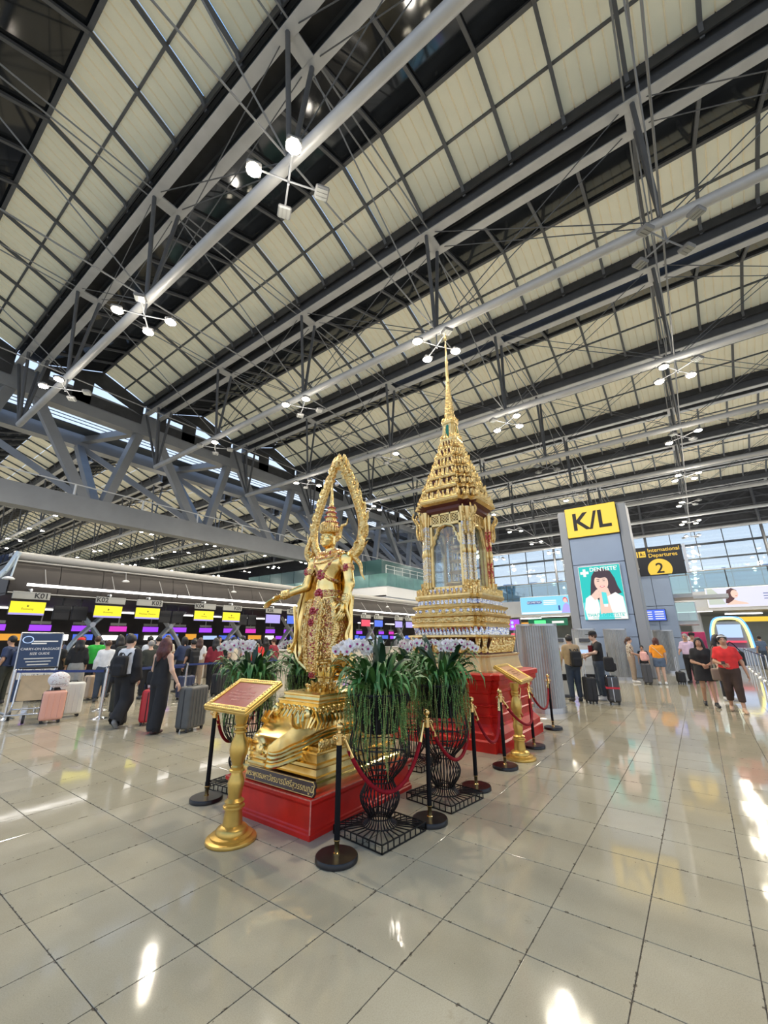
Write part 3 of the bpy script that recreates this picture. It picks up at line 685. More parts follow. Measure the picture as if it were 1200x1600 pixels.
# ================================================================ gold figure on its pedestal
def relief_mat(name, col, col2, rough, scale, strength, metal=1.0, jewel=None, jthr=0.0, dist=0.012):
    m = bpy.data.materials.new(name); m.use_nodes = True; nt = m.node_tree; b = nt.nodes['Principled BSDF']; L = nt.links; N = nt.nodes
    tc = N.new('ShaderNodeTexCoord'); vo = N.new('ShaderNodeTexVoronoi'); vo.inputs['Scale'].default_value = scale; vo.feature = 'F1'
    L.new(tc.outputs['Object'], vo.inputs['Vector'])
    nz = N.new('ShaderNodeTexNoise'); nz.inputs['Scale'].default_value = scale*0.35; nz.inputs['Detail'].default_value = 3; L.new(tc.outputs['Object'], nz.inputs['Vector'])
    cr = N.new('ShaderNodeValToRGB'); L.new(nz.outputs[0], cr.inputs[0]); cr.color_ramp.elements[0].position = 0.3; cr.color_ramp.elements[1].position = 0.7
    cr.color_ramp.elements[0].color = (*col, 1); cr.color_ramp.elements[1].color = (*col2, 1); out = cr.outputs[0]
    if jewel:
        se = N.new('ShaderNodeSeparateColor'); L.new(vo.outputs['Color'], se.inputs[0])
        lt = N.new('ShaderNodeMath'); lt.operation = 'LESS_THAN'; lt.inputs[1].default_value = jthr; L.new(se.outputs[0], lt.inputs[0])
        mx = N.new('ShaderNodeMix'); mx.data_type = 'RGBA'; L.new(lt.outputs[0], mx.inputs[0]); L.new(out, mx.inputs[6]); mx.inputs[7].default_value = (*jewel, 1); out = mx.outputs[2]
        iv = N.new('ShaderNodeMath'); iv.operation = 'SUBTRACT'; iv.inputs[0].default_value = metal; L.new(lt.outputs[0], iv.inputs[1]); L.new(iv.outputs[0], b.inputs['Metallic'])
    else: b.inputs['Metallic'].default_value = metal
    L.new(out, b.inputs['Base Color']); b.inputs['Roughness'].default_value = rough
    if strength:
        bp = N.new('ShaderNodeBump'); bp.inputs['Strength'].default_value = strength; bp.inputs['Distance'].default_value = dist; bp.invert = True
        L.new(vo.outputs['Distance'], bp.inputs['Height']); L.new(bp.outputs[0], b.inputs['Normal'])
    MATS[name] = m; m.diffuse_color = (*col, 1); return m
m_gold = relief_mat('polished_gold', (0.88, 0.61, 0.20), (0.95, 0.72, 0.31), 0.22, 30, 0.0)
m_goldr = relief_mat('carved_gold_relief', (0.74, 0.48, 0.15), (0.88, 0.64, 0.28), 0.32, 42, 0.85)
m_goldj = relief_mat('jewelled_gold_relief', (0.74, 0.46, 0.16), (0.86, 0.60, 0.30), 0.34, 55, 0.9, jewel=(0.45, 0.05, 0.06), jthr=0.17)
m_goldp = mat('satin_gold_paint', (0.62, 0.40, 0.10), 0.34, 0.75, var=0.10, vscale=9, bump=0.03, bscale=25)
m_goldl = mat('pale_gold_paint', (0.66, 0.47, 0.17), 0.4, 0.6, var=0.06, vscale=5)
m_ruby = mat('ruby_jewel', (0.42, 0.03, 0.045), 0.15, 0.1, coat=0.6)
m_red = mat('glossy_red_lacquer', (0.52, 0.016, 0.010), 0.32, spec=.35, var=0.14, vscale=5, bump=0.02, bscale=12)
m_redworn = mat('worn_red_edge', (0.58, 0.16, 0.12), 0.4, var=0.2, vscale=30)
m_plaque = mat('dark_brown_plaque', (0.045, 0.022, 0.018), 0.35)
m_lett = mat('gold_lettering', (0.80, 0.58, 0.22), 0.4, 0.5)
PCX, PCY = 3.725, 3.54
def sq(hx, hy, z): return [(-hx, -hy, z), (hx, -hy, z), (hx, hy, z), (-hx, hy, z)]
def steps(prof, mi=0):   # prof: (hx,hy,z)
    q = MB(); q.loft([sq(*p) for p in prof], mi); return q
ped = empty('red_pedestal', (PCX, PCY, 0), label='low glossy red pedestal with stepped mouldings under the gold figure', cat='pedestal')
steps([(.795, .61, 0), (.795, .61, .035), (.785, .60, .045), (.785, .60, .06), (.775, .59, .07), (.765, .58, .235)]).build('body', m_red, ped)
steps([(.77, .585, .235), (.795, .61, .26), (.80, .615, .265), (.80, .615, .292), (.79, .605, .30)]).build('top_ledge', m_red, ped)
q = MB(); q.beam((-.797, -.612, .05), (-.797, -.612, .30), .012, .012); q.beam((-.80, -.615, .297), (-.80, .615, .297), .006, .01); q.beam((-.8, -.615, .297), (.8, -.615, .297), .006, .01)
tag(q.build('worn_edge', m_redworn, ped), 'paint worn to pale red along the corner')
# plinth and carved boat-shaped base
gb_ = empty('gold_base', (PCX, PCY, 0.30), label='gold carved base with scrolls, rosettes and upturned prow under the figure', cat='base')
steps([(.665, .535, 0), (.665, .535, .07), (.65, .52, .085), (.65, .52, .11), (.63, .50, .12), (.615, .485, .165), (.63, .50, .18), (.63, .50, .205), (.60, .47, .215), (.585, .455, .27), (.60, .47, .285), (.60, .47, .30), (.56, .43, .31), (.55, .42, .33)]).build('plinth', m_gold, gb_)
for s_ in (-1, 1):
    q = MB()
    q.bb(-.55, .55, s_*.435-.012, s_*.435+.012, .30, .385, 0, .01)
    for i in range(15):
        x = -.5+i*.071; q.ell((x, s_*.45, .345), (.03, .014, .03), 8, 6)
    q.build('foliage_frieze', m_goldr, gb_)
# the boat: outline lofted along x with an upturned prow towards -x
def boat_ring(x, hw, zb, zt, fl):
    n = 12; R = []
    for i in range(n):
        t = i/(n-1); z = zb+(zt-zb)*t; w = hw*(1-fl*(1-t)**2*0.3-0.12*t*t); R.append((w, z))
    return [(x, -w, z) for w, z in R]+[(x, w, z) for w, z in reversed(R)]
bq = MB()
xs = [(-.90, .13, .19, .36), (-.87, .165, .18, .40), (-.80, .20, .185, .44), (-.70, .235, .20, .49), (-.6, .27, .22, .52), (-.5, .30, .25, .55), (-.4, .335, .28, .575), (-.2, .385, .31, .58), (.1, .40, .31, .58), (.45, .38, .31, .58), (.5, .33, .31, .56)]
bq.loft([boat_ring(x, w, a, b, .5) for x, w, a, b in xs], 0, True); bq.build('boat_body', m_gold, gb_)
for lv, (off, r) in enumerate([(.0, .02), (.045, .012), (.085, .018), (.125, .011)]):
    for s_ in (-1, 1):
        q = MB(); q.tube(bez([(x-.004, s_*(w*(.90+.05*lv)+.006), a+.02+off*(1 if x > -.75 else .85)) for x, w, a, b in xs[:-1]], 3), r, 6); q.build('moulding', m_gold, gb_)
q = MB()
for i in range(4):
    q.tube([(-.905+.01*i, y, .215+.045*i) for y in (-.125+.0*i, 0, .125)], .018, 6)
q.build('prow_moulding', m_gold, gb_)
def scroll(q, c, r, turns, th, ax='y', sgn=1, start=0.0, n=26, w=1.0):
    pts = []; rr = []
    for i in range(n+1):
        t = i/n; a = start+sgn*turns*2*PI*t; R = r*(1-.86*t)
        d = (R*math.cos(a), R*math.sin(a))
        pts.append((c[0]+d[0], c[1], c[2]+d[1]) if ax == 'y' else (c[0], c[1]+d[0], c[2]+d[1])); rr.append(th*(1-.55*t))
    q.tube(pts, rr, 6)
    return q
for s_ in (-1, 1):
    q = MB(); scroll(q, (-.45, s_*.40, .30), .075, 1.8, .024, start=PI*.6, sgn=-1); q.ell((-.45, s_*.40, .30), (.03, .03, .03), 8, 6); q.build('volute', m_gold, gb_)
q = MB(); scroll(q, (-.93, 0.17, .34), .07, 1.5, .03, start=-PI*.3, sgn=1); scroll(q, (-.93, -0.10, .34), .05, 1.5, .025, start=-PI*.3, sgn=1); q.build('prow_scroll', m_gold, gb_)
# fan of feathers on the prow and hanging flutes along the sides
for s_ in (-1, 1):
    q = MB()
    for i in range(9):
        a = -.9+.2*i; q.tube([(-.62+.02*i, s_*(.22+.012*i), .48), (-.70+.05*i, s_*(.235+.012*i), .53+.02*i*.5), (-.68+.058*i, s_*(.20+.014*i), .62-.004*i)], [.012, .02, .012], 5)
    q.ell((-.50, s_*.24, .60), (.07, .05, .07), 12, 8)
    q.build('feather_fan', m_gold, gb_)
for s_ in (-1, 1):
    for i in range(17):
        q = MB(); x = -.46+i*.055; q.tube([(x-.03, s_*.335, .46), (x-.01, s_*.355, .53), (x, s_*.30, .62)], [.008, .021, .017], 6); q.build('flute', m_gold, gb_)
for i in range(9):
    q = MB(); y = -.24+i*.06; q.tube([(-.47, y, .47), (-.50, y, .55), (-.44, y*.95, .63)], [.01, .022, .017], 6); q.build('flute', m_gold, gb_)
steps([(.43, .30, .58), (.45, .315, .60), (.45, .315, .66), (.43, .30, .67), (.44, .31, .69), (.44, .31, .705), (.40, .275, .715), (.385, .265, .74), (.395, .275, .75), (.395, .275, .765), (.35, .23, .78)]).build('cushion_steps', m_gold, gb_)
ro = MB(); ro.lathe([(.031, 0), (.034, .008), (.024, .016), (.014, .01), (.012, .02), (0, .024)], 14)
ro_me = ro.mesh('rosette', m_gold)
for i in range(8): inst('rosette', ro_me, gb_, (-.452, -.27+i*.077, .63), (0, -PI/2, 0))
for i in range(11):
    for s_ in (-1, 1): inst('rosette', ro_me, gb_, (-.40+i*.08, s_*.317, .63), (s_*-PI/2, 0, 0))
q = MB()
for i in range(9):
    a = PI+(-1.2+.3*i); 
    for k in range(2):
        r = .20-.05*k; q.tube([(r*.5*math.cos(a), r*.5*math.sin(a), .76), (r*math.cos(a), r*math.sin(a), .785+.02*k), (r*1.25*math.cos(a+.1), r*1.25*math.sin(a+.1), .83+.035*k)], [.04, .03, .004], 5)
q.ell((0, 0, .765), (.20, .17, .05), 16, 8)
q.build('lotus_leaves', m_goldr, gb_)
# name plaque leaning on the plinth
pq = empty('name_plaque', (2.99, 3.42, 0.30), label='dark brown name plaque with gold Thai lettering on the red pedestal', cat='plaque')
out = [(-.47, 0), (.47, 0), (.485, .03), (.475, .06), (.485, .085), (.46, .115), (-.46, .115), (-.485, .085), (-.475, .06), (-.485, .03)]
A_ = frame((0, 0, 0.0), (0, -1, 0), (.22, 0, 1))
q = MB(); q.prism([(x, y) for x, y in out], 0, .022, 0, A_); q.build('board', m_plaque, pq)
q = MB(); q.tube([tuple(A_ @ Vector((x*.985, y*.9+.005, .024))) for x, y in out], .0035, 5, closed=True); q.build('gold_border', m_lett, pq)
text_on('พระพุทธมหาวัชรบารมีศรีสุวรรณภูมิ', .068, m_lett, pq, A_ @ T(0, .054, .0245), ext=.0015)
# ---------------------------------------------------------------- the figure; local +x is its front, +y its left side
st = empty('deity_statue', (3.70, 3.55, 1.075), PI, 'tall gold crowned deity statue with flame aureole, standing on the carved base', 'statue')
zz = lambda z: z-1.075
B = SDF((-.36, -.62, -.04), (.42, 1.0-.3, 1.72), .0115)
J = lambda x, y, z: (x, y, zz(z))
# legs under the robe, feet
for s_ in (-1, 1):
    B.chain([J(0, s_*.085, 2.05), J(.02, s_*.075, 1.62), J(.0, s_*.06, 1.28), J(0, s_*.055, 1.11)], [.12, .085, .062, .045], .03)
    B.cone(J(0, s_*.06, 1.10), J(.16, s_*.085, 1.085), .045, .03, .03, 0, sq=1)
# torso
B.cone(J(0, 0, 2.02), J(.01, 0, 2.20), .165, .135, .05); B.ell(J(.0, 0, 2.14), (.13, .165, .14), .04)
B.cone(J(.01, 0, 2.20), J(.0, 0, 2.46), .13, .15, .05); B.ell(J(.0, 0, 2.48), (.125, .215, .17), .05)
B.ell(J(.055, -.095, 2.50), (.075, .095, .075), .04); B.ell(J(.055, .095, 2.50), (.075, .095, .075), .04)
B.cone(J(-.02, -.15, 2.575), J(-.02, .15, 2.575), .075, .075, .06)
B.cone(J(-.01, 0, 2.60), J(.0, 0, 2.74), .062, .058, .03)
# right arm (local -y, viewer's left): out and down, hand stretched forward
SR, ER, WR = J(-.01, -.27, 2.545), J(.02, -.36, 2.25), J(.24, -.60+.02, 2.13)
B.ell(SR, (.075, .08, .085), .03); B.chain([SR, ER], [.07, .058], .025); B.chain([ER, WR], [.056, .038], .02)
# left arm (local +y): hanging down beside the hip
SL, EL, WL = J(-.01, .27, 2.545), J(.0, .34, 2.24), J(.07, .335, 2.02)
B.ell(SL, (.075, .08, .085), .03); B.chain([SL, EL], [.07, .06], .025); B.chain([EL, WL], [.058, .042], .02)
bm_ = MB(); B.into(bm_)
# head on a finer grid
Hd = SDF((-.2, -.18, zz(2.66)), (.24, .18, zz(3.08)), .0055)
c = np.array(J(.02, 0, 2.83))
Hd.ell(c, (.105, .09, .125), .02); Hd.ell(c+(.035, 0, -.055), (.075, .07, .07), .03); Hd.cone(c+(-.03, 0, -.06), c+(-.03, 0, -.16), .055, .06, .03)
Hd.ell(c+(.085, 0, -.095), (.025, .03, .022), .02)
Hd.cone(c+(.098, 0, .022), c+(.128, 0, -.018), .011, .017, .012); Hd.ell(c+(.112, .013, -.024), (.012, .010, .009), .006); Hd.ell(c+(.112, -.013, -.024), (.012, .010, .009), .006)
Hd.ell(c+(.102, 0, -.052), (.016, .028, .009), .006); Hd.ell(c+(.098, 0, -.067), (.016, .022, .009), .006)
for s_ in (-1, 1):
    Hd.ell(c+(.078, s_*.037, .012), (.02, .026, .012), .01); Hd.cone(c+(.098, s_*.012, .036), c+(.075, s_*.062, .040), .008, .006, .01)
    Hd.ell(c+(.055, s_*.05, -.03), (.04, .035, .035), .02)
    Hd.cone(c+(-.01, s_*.092, .01), c+(-.005, s_*.088, -.085), .018, .015, .012)
for s_ in (-1, 1):
    Hd.ell(c+(.108, s_*.036, .014), (.018, .024, .013), 0, cut=True); Hd.ell(c+(.088, s_*.036, .010), (.012, .022, .008), .003); Hd.cone(c+(.103, s_*.012, .034), c+(.086, s_*.06, .038), .006, .005, .004)
Hd.cone(c+(.112, -.02, -.0595), c+(.112, .02, -.0595), .0035, .0035, 0, cut=True)
Hd.into(bm_, relax=0)
def hand(mb, w, d, up, side, L=.19, curl=.25, thumb=1, mi=0):
    """palm and five fingers; w wrist, d pointing direction, up = back of the hand"""
    w = Vector(w); d = Vector(d).normalized(); u = Vector(up); u = (u-d*u.dot(d)).normalized(); s2 = d.cross(u)*thumb
    k = L/.19
    pal = MB(); 
    A = Matrix(((d.x, s2.x, u.x, w.x), (d.y, s2.y, u.y, w.y), (d.z, s2.z, u.z, w.z), (0, 0, 0, 1)))
    pal.ell((.045*k, 0, 0), (.058*k, .042*k, .018*k), 10, 8); mb.add_raw(pal, A, mi)
    for i, (off, ln_, sp) in enumerate([(.030, .078, .12), (.010, .088, .03), (-.010, .082, -.05), (-.029, .064, -.14)]):
        b = Vector((.085*k, off*k, 0)); p1 = b+Vector((ln_*.45*k, sp*ln_*.5*k, -curl*.2*ln_*k)); p2 = p1+Vector((ln_*.33*k, sp*ln_*.3*k, -curl*.9*ln_*k*.5)); p3 = p2+Vector((ln_*.24*k*(1-.4*curl), 0, -curl*ln_*k*.5))
        mb.tube([tuple(A @ x) for x in (b-Vector((.02*k, 0, 0)), b, p1, p2, p3)], [.0095*k, .0095*k, .009*k, .008*k, .005*k], 6, mi)
    b = Vector((.02*k, .032*k, -.004*k)); mb.tube([tuple(A @ x) for x in (b, b+Vector((.03*k, .028*k, -.008*k)), b+Vector((.062*k, .036*k, -.02*k)))], [.013*k, .0115*k, .007*k], 6, mi)
dR = (Vector(WR)-Vector(ER)).normalized(); hand(bm_, WR, dR+Vector((.5, -.1, -.42)), (0, -.6, 1), 1, .27, .25, -1)
dL = (Vector(WL)-Vector(EL)).normalized(); hand(bm_, WL, dL+Vector((.1, 0, -.2)), (0, 1, .1), 1, .25, .35, 1)
bm_.build('body', m_gold, st)
# crown: tiered, tapering to a needle
cz = zz(2.90)
q = MB(); q.lathe([(.112, 0), (.122, .02), (.118, .05), (.122, .06), (.115, .075), (.092, .085), (.084, .125), (.094, .13), (.094, .145), (.074, .155), (.068, .195), (.077, .20), (.077, .215), (.059, .225), (.054, .26), (.062, .265), (.061, .277), (.046, .29), (.041, .325), (.048, .331), (.046, .343), (.032, .355), (.026, .42), (.02, .50), (.014, .58), (.004, .70)], 26, (-.005, 0, cz), 0)
cr_ = q.build('crown', m_goldr, st)
q = MB()
for z, r in ((.07, .12), (.138, .095), (.208, .078), (.27, .063), (.337, .049)):
    for i in range(22):
        a = 2*PI*i/22; q.ell((-.005+r*math.cos(a), r*math.sin(a), cz+z), (.009, .009, .011), 6, 4)
q.build('crown_jewels', m_ruby, cr_)
q = MB()
for i in range(13):
    a = -1.5+3.0*i/12; r = .118; hgt = .07+.05*math.cos(a*1.2)
    q.tube([(r*math.cos(a), r*math.sin(a), cz+.01), (r*1.06*math.cos(a), r*1.06*math.sin(a), cz+.01+hgt*.6), (r*.98*math.cos(a), r*.98*math.sin(a), cz+.02+hgt)], [.018, .014, .002], 5)
q.build('diadem_leaves', m_goldr, cr_)
for s_ in (-1, 1):
    q = MB(); q.tube(bez([(.0, s_*.10, cz-.11), (-.03, s_*.135, cz-.05), (-.04, s_*.14, cz+.02), (-.03, s_*.17, cz+.08), (-.05, s_*.22, cz+.10), (-.05, s_*.245, cz+.17)], 4), [.02+.01*math.sin(i/20*PI)-.015*i/20 for i in range(21)], 6)
    scroll(q, (0.0, s_*.13, cz-.09), .045, 1.2, .016, 'x', s_); q.build('ear_ornament', m_goldr, st)
# aureole
hw = [(.23, 2.60), (.34, 2.69), (.405, 2.82), (.425, 2.98), (.395, 3.14), (.335, 3.30), (.27, 3.46), (.195, 3.62), (.12, 3.77), (.055, 3.90), (.0, 4.02)]
au = MB()
for s_ in (-1, 1):
    C = bez([(-.13, s_*w, zz(z)) for w, z in hw], 5); n = len(C)
    rad = [.060*(1-.25*(i/n)) if i < n*.85 else .060*.79*(1-(i-n*.85)/(n*.15))+.004 for i in range(n)]
    au.tube(C, rad, 8, flat=None)
a_ = au.build('aureole', m_goldr, st)
q = MB()
for s_ in (-1, 1):
    C = bez([(-.13, s_*w, zz(z)) for w, z in hw], 5)
    for i in range(2, len(C)-3, 2):
        t = (C[i+1]-C[i-1]).normalized(); nrm = Vector((0, t.z, -t.y))*s_
        if nrm.y*s_ < 0: nrm = -nrm
        b = C[i]+nrm*.03; k = .75+.35*math.sin(i*1.3)
        q.tube([tuple(b), tuple(b+nrm*.042*k+t*.04), tuple(b+nrm*.065*k+t*.12*k)], [.036, .027, .002], 5)
        q.ell(tuple(C[i]+Vector((.045, 0, 0))), (.014, .028, .028), 8, 6)
        scroll(q, tuple(C[i]+Vector((.05, 0, 0))), .026, 1.2, .007, 'x', s_, n=10)
    rb = [tuple(p+Vector((.03, -s_*.035*(1 if i < 45 else .3), -.012))) for i, p in enumerate(C[3:-6])]
    q.tube(rb, .013, 5)
q.build('flame_leaf', m_goldr, a_)
q = MB(); q.tube([(-.12, 0, zz(3.83)), (-.12, 0, zz(3.95)), (-.12, 0, zz(4.06))], [.06, .042, .003], 6)
for k_ in range(5):
    for s_ in (-1, 1): q.tube([(-.12, s_*(.10-.018*k_), zz(3.66+.06*k_)), (-.11, s_*(.125-.022*k_), zz(3.72+.06*k_)), (-.12, s_*(.115-.022*k_), zz(3.80+.06*k_))], [.035, .026, .003], 5)
q.build('aureole_tip', m_goldr, a_)
q = MB(); q.ell((-.09, 0, zz(3.60)), (.03, .03, .03), 8, 6); q.build('aureole_gem', mat('clear_gem', (.8, .8, .85), .1, .3), a_)
# shoulder flames with ribbon tails
for s_ in (-1, 1):
    q = MB(); x = -.06
    q.tube(bez([(x, s_*.20, zz(2.60)), (x, s_*.33, zz(2.58)), (x, s_*.43, zz(2.64)), (x, s_*.47, zz(2.75)), (x, s_*.44, zz(2.86)), (x, s_*.50, zz(2.96))], 5), [.04+.012*math.sin(i/25*PI)-.038*(i/25)**2 for i in range(26)], 7)
    scroll(q, (x+.02, s_*.41, zz(2.70)), .06, 1.2, .02, 'x', s_)
    q.tube(bez([(x, s_*.36, zz(2.56)), (x, s_*.45, zz(2.46)), (x, s_*.47, zz(2.36)), (x, s_*.52, zz(2.28))], 5), [.035-.03*i/15 for i in range(16)], 6)
    q.build('shoulder_flame', m_goldr, st)
    S_, E_ = (SR, ER) if s_ < 0 else (SL, EL); m_ = Vector(S_).lerp(Vector(E_), .38)
    q = MB(); d = (Vector(E_)-Vector(S_)).normalized(); A = d.to_track_quat('Z', 'Y').to_matrix().to_4x4(); A.translation = m_
    q.lathe([(.074, -.035), (.084, -.02), (.08, 0), (.084, .02), (.072, .035)], 16, M=A); arm_ = q.build('armlet', m_goldj, st)
    q = MB(); q.ell(tuple(m_+Vector((.07, s_*.02, 0))), (.02, .025, .025), 8, 6)
    for i in range(7): a = 2*PI*i/7; q.ell(tuple(m_+Vector((.068, s_*.02+.036*math.cos(a), .036*math.sin(a)))), (.012, .015, .015), 6, 4)
    q.build('armlet_jewel', m_ruby, arm_)
    E_, W_ = (ER, WR) if s_ < 0 else (EL, WL); d = (Vector(W_)-Vector(E_)).normalized(); A = d.to_track_quat('Z', 'Y').to_matrix().to_4x4(); A.translation = Vector(E_).lerp(Vector(W_), .8)
    q = MB(); q.lathe([(.048, -.05), (.056, -.03), (.052, -.01), (.058, .01), (.054, .03), (.058, .05)], 14, M=A); q.build('bracelet', m_goldr, st)
# collar, chest cords with the flower clasp
q = MB()
for k_, (r, z, th) in enumerate([(.10, 2.66, .022), (.14, 2.63, .024), (.18, 2.595, .02)]):
    pts = [(.0+r*.80*math.cos(a)+.005, r*1.12*math.sin(a), zz(z)-.03*math.cos(a)*(1+k_)) for a in [2*PI*i/24 for i in range(24)]]; q.tube(pts, th, 6, closed=True)
q.build('collar', m_goldj, st)
q = MB()
for s_ in (-1, 1):
    q.tube(bez([(.06, s_*.19, zz(2.60)), (.125, s_*.12, zz(2.48)), (.145, s_*.03, zz(2.37))], 5), .02, 6)
    q.tube(bez([(.145, s_*.03, zz(2.36)), (.11, s_*.11, zz(2.31)), (.0, s_*.165, zz(2.28)), (-.1, s_*.1, zz(2.28))], 5), .02, 6)
cd = q.build('chest_cord', m_goldj, st)
def flower(q, c, r, n=8):
    q.ell(c, (.022, r*.4, r*.4), 8, 6)
    for i in range(n): a = 2*PI*i/n; q.ell((c[0]-.004, c[1]+r*.75*math.cos(a), c[2]+r*.75*math.sin(a)), (.016, r*.36, r*.36), 7, 5)
q = MB(); flower(q, (.15, 0, zz(2.36)), .062); q.build('flower_clasp', m_ruby, cd)
# belt, front panel and jewelled robe
q = MB(); q.lathe([(.16, 0), (.178, .02), (.172, .05), (.18, .07), (.165, .095)], 26, (0, 0, zz(2.085)), sx=.92, sy=1.08); bl = q.build('belt', m_goldj, st)
q = MB(); flower(q, (.17, 0, zz(2.13)), .06); q.build('flower_clasp', m_ruby, bl)
def barrel(prof, n=32, sx=1, sy=1, ripple=0.0, nr=14):
    q = MB(); R = []
    for r, z in prof:
        R.append([((r*(1+ripple*math.cos(nr*2*PI*i/n)))*sx*math.cos(2*PI*i/n), (r*(1+ripple*math.cos(nr*2*PI*i/n)))*sy*math.sin(2*PI*i/n), zz(z)) for i in range(n)])
    q.loft(R, 0, True); return q
m_robe = relief_mat('jewelled_robe', (0.78, 0.46, 0.16), (0.93, 0.66, 0.30), 0.33, 48, 1.0, jewel=(0.50, 0.12, 0.07), jthr=0.16)
barrel([(.165, 2.12), (.20, 2.05), (.235, 1.92), (.26, 1.75), (.27, 1.6), (.262, 1.47), (.235, 1.38), (.20, 1.36)][::-1], 36, .82, 1.1).build('robe', m_robe, st)
q = MB(); 
for z, r in ((1.44, .272), (1.41, .262), (1.375, .25)): q.tube([(r*.84*math.cos(2*PI*i/30), r*1.12*math.sin(2*PI*i/30), zz(z)-.05*math.cos(2*PI*i/30)) for i in range(30)], .014, 6, closed=True)
q.build('robe_hem', m_goldr, st)
# layered front panel with scrolls, ends in a point between the feet
q = MB(); pts = [(.18, 2.10, .05), (.225, 1.95, .06), (.25, 1.75, .065), (.26, 1.55, .06), (.245, 1.36, .05), (.20, 1.20, .03)]
q.loft([[(x-.012, -w, zz(z)), (x+.015, -w*.5, zz(z)), (x+.022, 0, zz(z)), (x+.015, w*.5, zz(z)), (x-.012, w, zz(z))] for x, z, w in reversed(pts)], 0, False)
fp = q.build('front_panel', m_goldj, st)
q = MB()
for x, z, r in ((.255, 1.93, .045), (.275, 1.80, .04), (.27, 1.24, .034)): flower(q, (x if z > 1.3 else .235, 0, zz(z)), r, 7)
q.build('panel_flower', m_ruby, fp)
q = MB()
for s_ in (-1, 1):
    for z, x, y, r in ((2.02, .20, .10, .05), (1.92, .215, .115, .055), (1.80, .23, .12, .058), (1.68, .235, .12, .058), (1.56, .235, .11, .05), (1.46, .225, .10, .045)):
        scroll(q, (x, s_*y, zz(z)), r, 1.4, .014, 'x', s_, start=-PI/2, n=16)
    for y0 in (.07, .10):
        q.tube(bez([(.19, s_*y0, zz(2.07)), (.235, s_*(y0+.02), zz(1.85)), (.255, s_*(y0+.015), zz(1.62)), (.24, s_*y0, zz(1.40)), (.21, s_*(y0-.03), zz(1.27))], 5), .014, 6)
q.build('panel_scroll', m_goldr, fp)
# side sashes on the hips
for s_ in (-1, 1):
    q = MB(); q.tube(bez([(.10, s_*.17, zz(2.08)), (.13, s_*.24, zz(1.92)), (.12, s_*.27, zz(1.72)), (.13, s_*.24, zz(1.52)), (.14, s_*.28, zz(1.38))], 6), [.04, .045, .05, .05, .045]*5, 6, flat=.5); q.build('hip_sash', m_goldr, st)
# flowing cape behind, spread from the elbows to a scrolled hem
def cape():
    q = MB(); rows = []
    prof_ = [(2.50, -.20, .22), (2.36, -.30, .30), (2.20, -.40, .36), (2.05, -.50, .395), (1.90, -.49, .40), (1.75, -.47, .405), (1.60, -.50, .41), (1.50, -.56, .42), (1.40, -.47, .42), (1.33, -.36, .41), (1.27, -.27, .38), (1.24, -.2, .33)]
    nn_ = 22
    for z, yl, yr in prof_:
        r = []
        for i in range(nn_+1):
            t = i/nn_; y = yl+(yr-yl)*t; u = (t-.5)*2
            x = -.16+.17*abs(u)**2.2+.012*math.sin(t*22+z*3)
            if t < .08 or t > .92: x += .03
            r.append((x, y, zz(z)))
        rows.append(r)
    for off, flip in ((0, 0), (-.022, 1)):
        v = [(x+off, y, z) for r in rows for x, y, z in r]; n = nn_+1
        f = [(k*n+i, k*n+i+1, k*n+n+i+1, k*n+n+i) for k in range(len(rows)-1) for i in range(nn_)]
        q.add(v, [tuple(reversed(x)) for x in f] if flip else f, 0, True)
    e = [rows[k][0] for k in range(len(rows))]+rows[-1][1:]+[rows[k][-1] for k in range(len(rows)-2, -1, -1)]
    q.tube(bez([(x-.01, y, z) for x, y, z in e[::2]], 3), .022, 6)
    return q
cp = cape().build('cape', m_gold, st)
q = MB(); scroll(q, (-.02+.06, -.57, zz(1.50)), .055, 1.3, .022, 'x', 1, start=PI/2); scroll(q, (.03, .42, zz(1.38)), .05, 1.3, .02, 'x', -1, start=PI/2); scroll(q, (.0, -.44, zz(1.36)), .035, 1.2, .016, 'x', 1)
q.tube(bez([(.06, -.52, zz(2.02)), (.05, -.50, zz(1.85)), (.06, -.47, zz(1.7)), (.05, -.5, zz(1.58)), (.06, -.55, zz(1.5))], 5), .022, 6)
q.tube(bez([(.0, -.56, zz(1.47)), (-.02, -.44, zz(1.40)), (-.05, -.30, zz(1.27)), (-.06, -.1, zz(1.19)), (-.08, .1, zz(1.19)), (-.05, .30, zz(1.26)), (.0, .43, zz(1.36))], 5), .026, 6)
q.tube(bez([(.06, .40, zz(2.1)), (.08, .37, zz(1.95)), (.05, .41, zz(1.8)), (.08, .38, zz(1.65)), (.05, .42, zz(1.5)), (.04, .44, zz(1.38))], 5), .02, 6)
q.build('cape_trim', m_gold, cp)
q = MB(); q.tube(bez([(.01, .39, zz(2.1)), (.03, .385, zz(1.8)), (.02, .40, zz(1.5))], 5), .035, 6, flat=.4); q.build('cape_band', m_goldr, cp); q = MB(); q.tube(bez([(.03, -.33, zz(2.05)), (.05, -.36, zz(1.75)), (.06, -.30, zz(1.55)), (.08, -.18, zz(1.44))], 5), .045, 6, flat=.4); q.build('cape_band', m_goldr, cp)
q = MB()
for s_ in (-1, 1):
    for z in (1.13, 1.19, 1.25): q.lathe([(.052, 0), (.062, .014), (.052, .028)], 14, (0, s_*.058, zz(z)))
q.build('anklet', m_goldr, st)
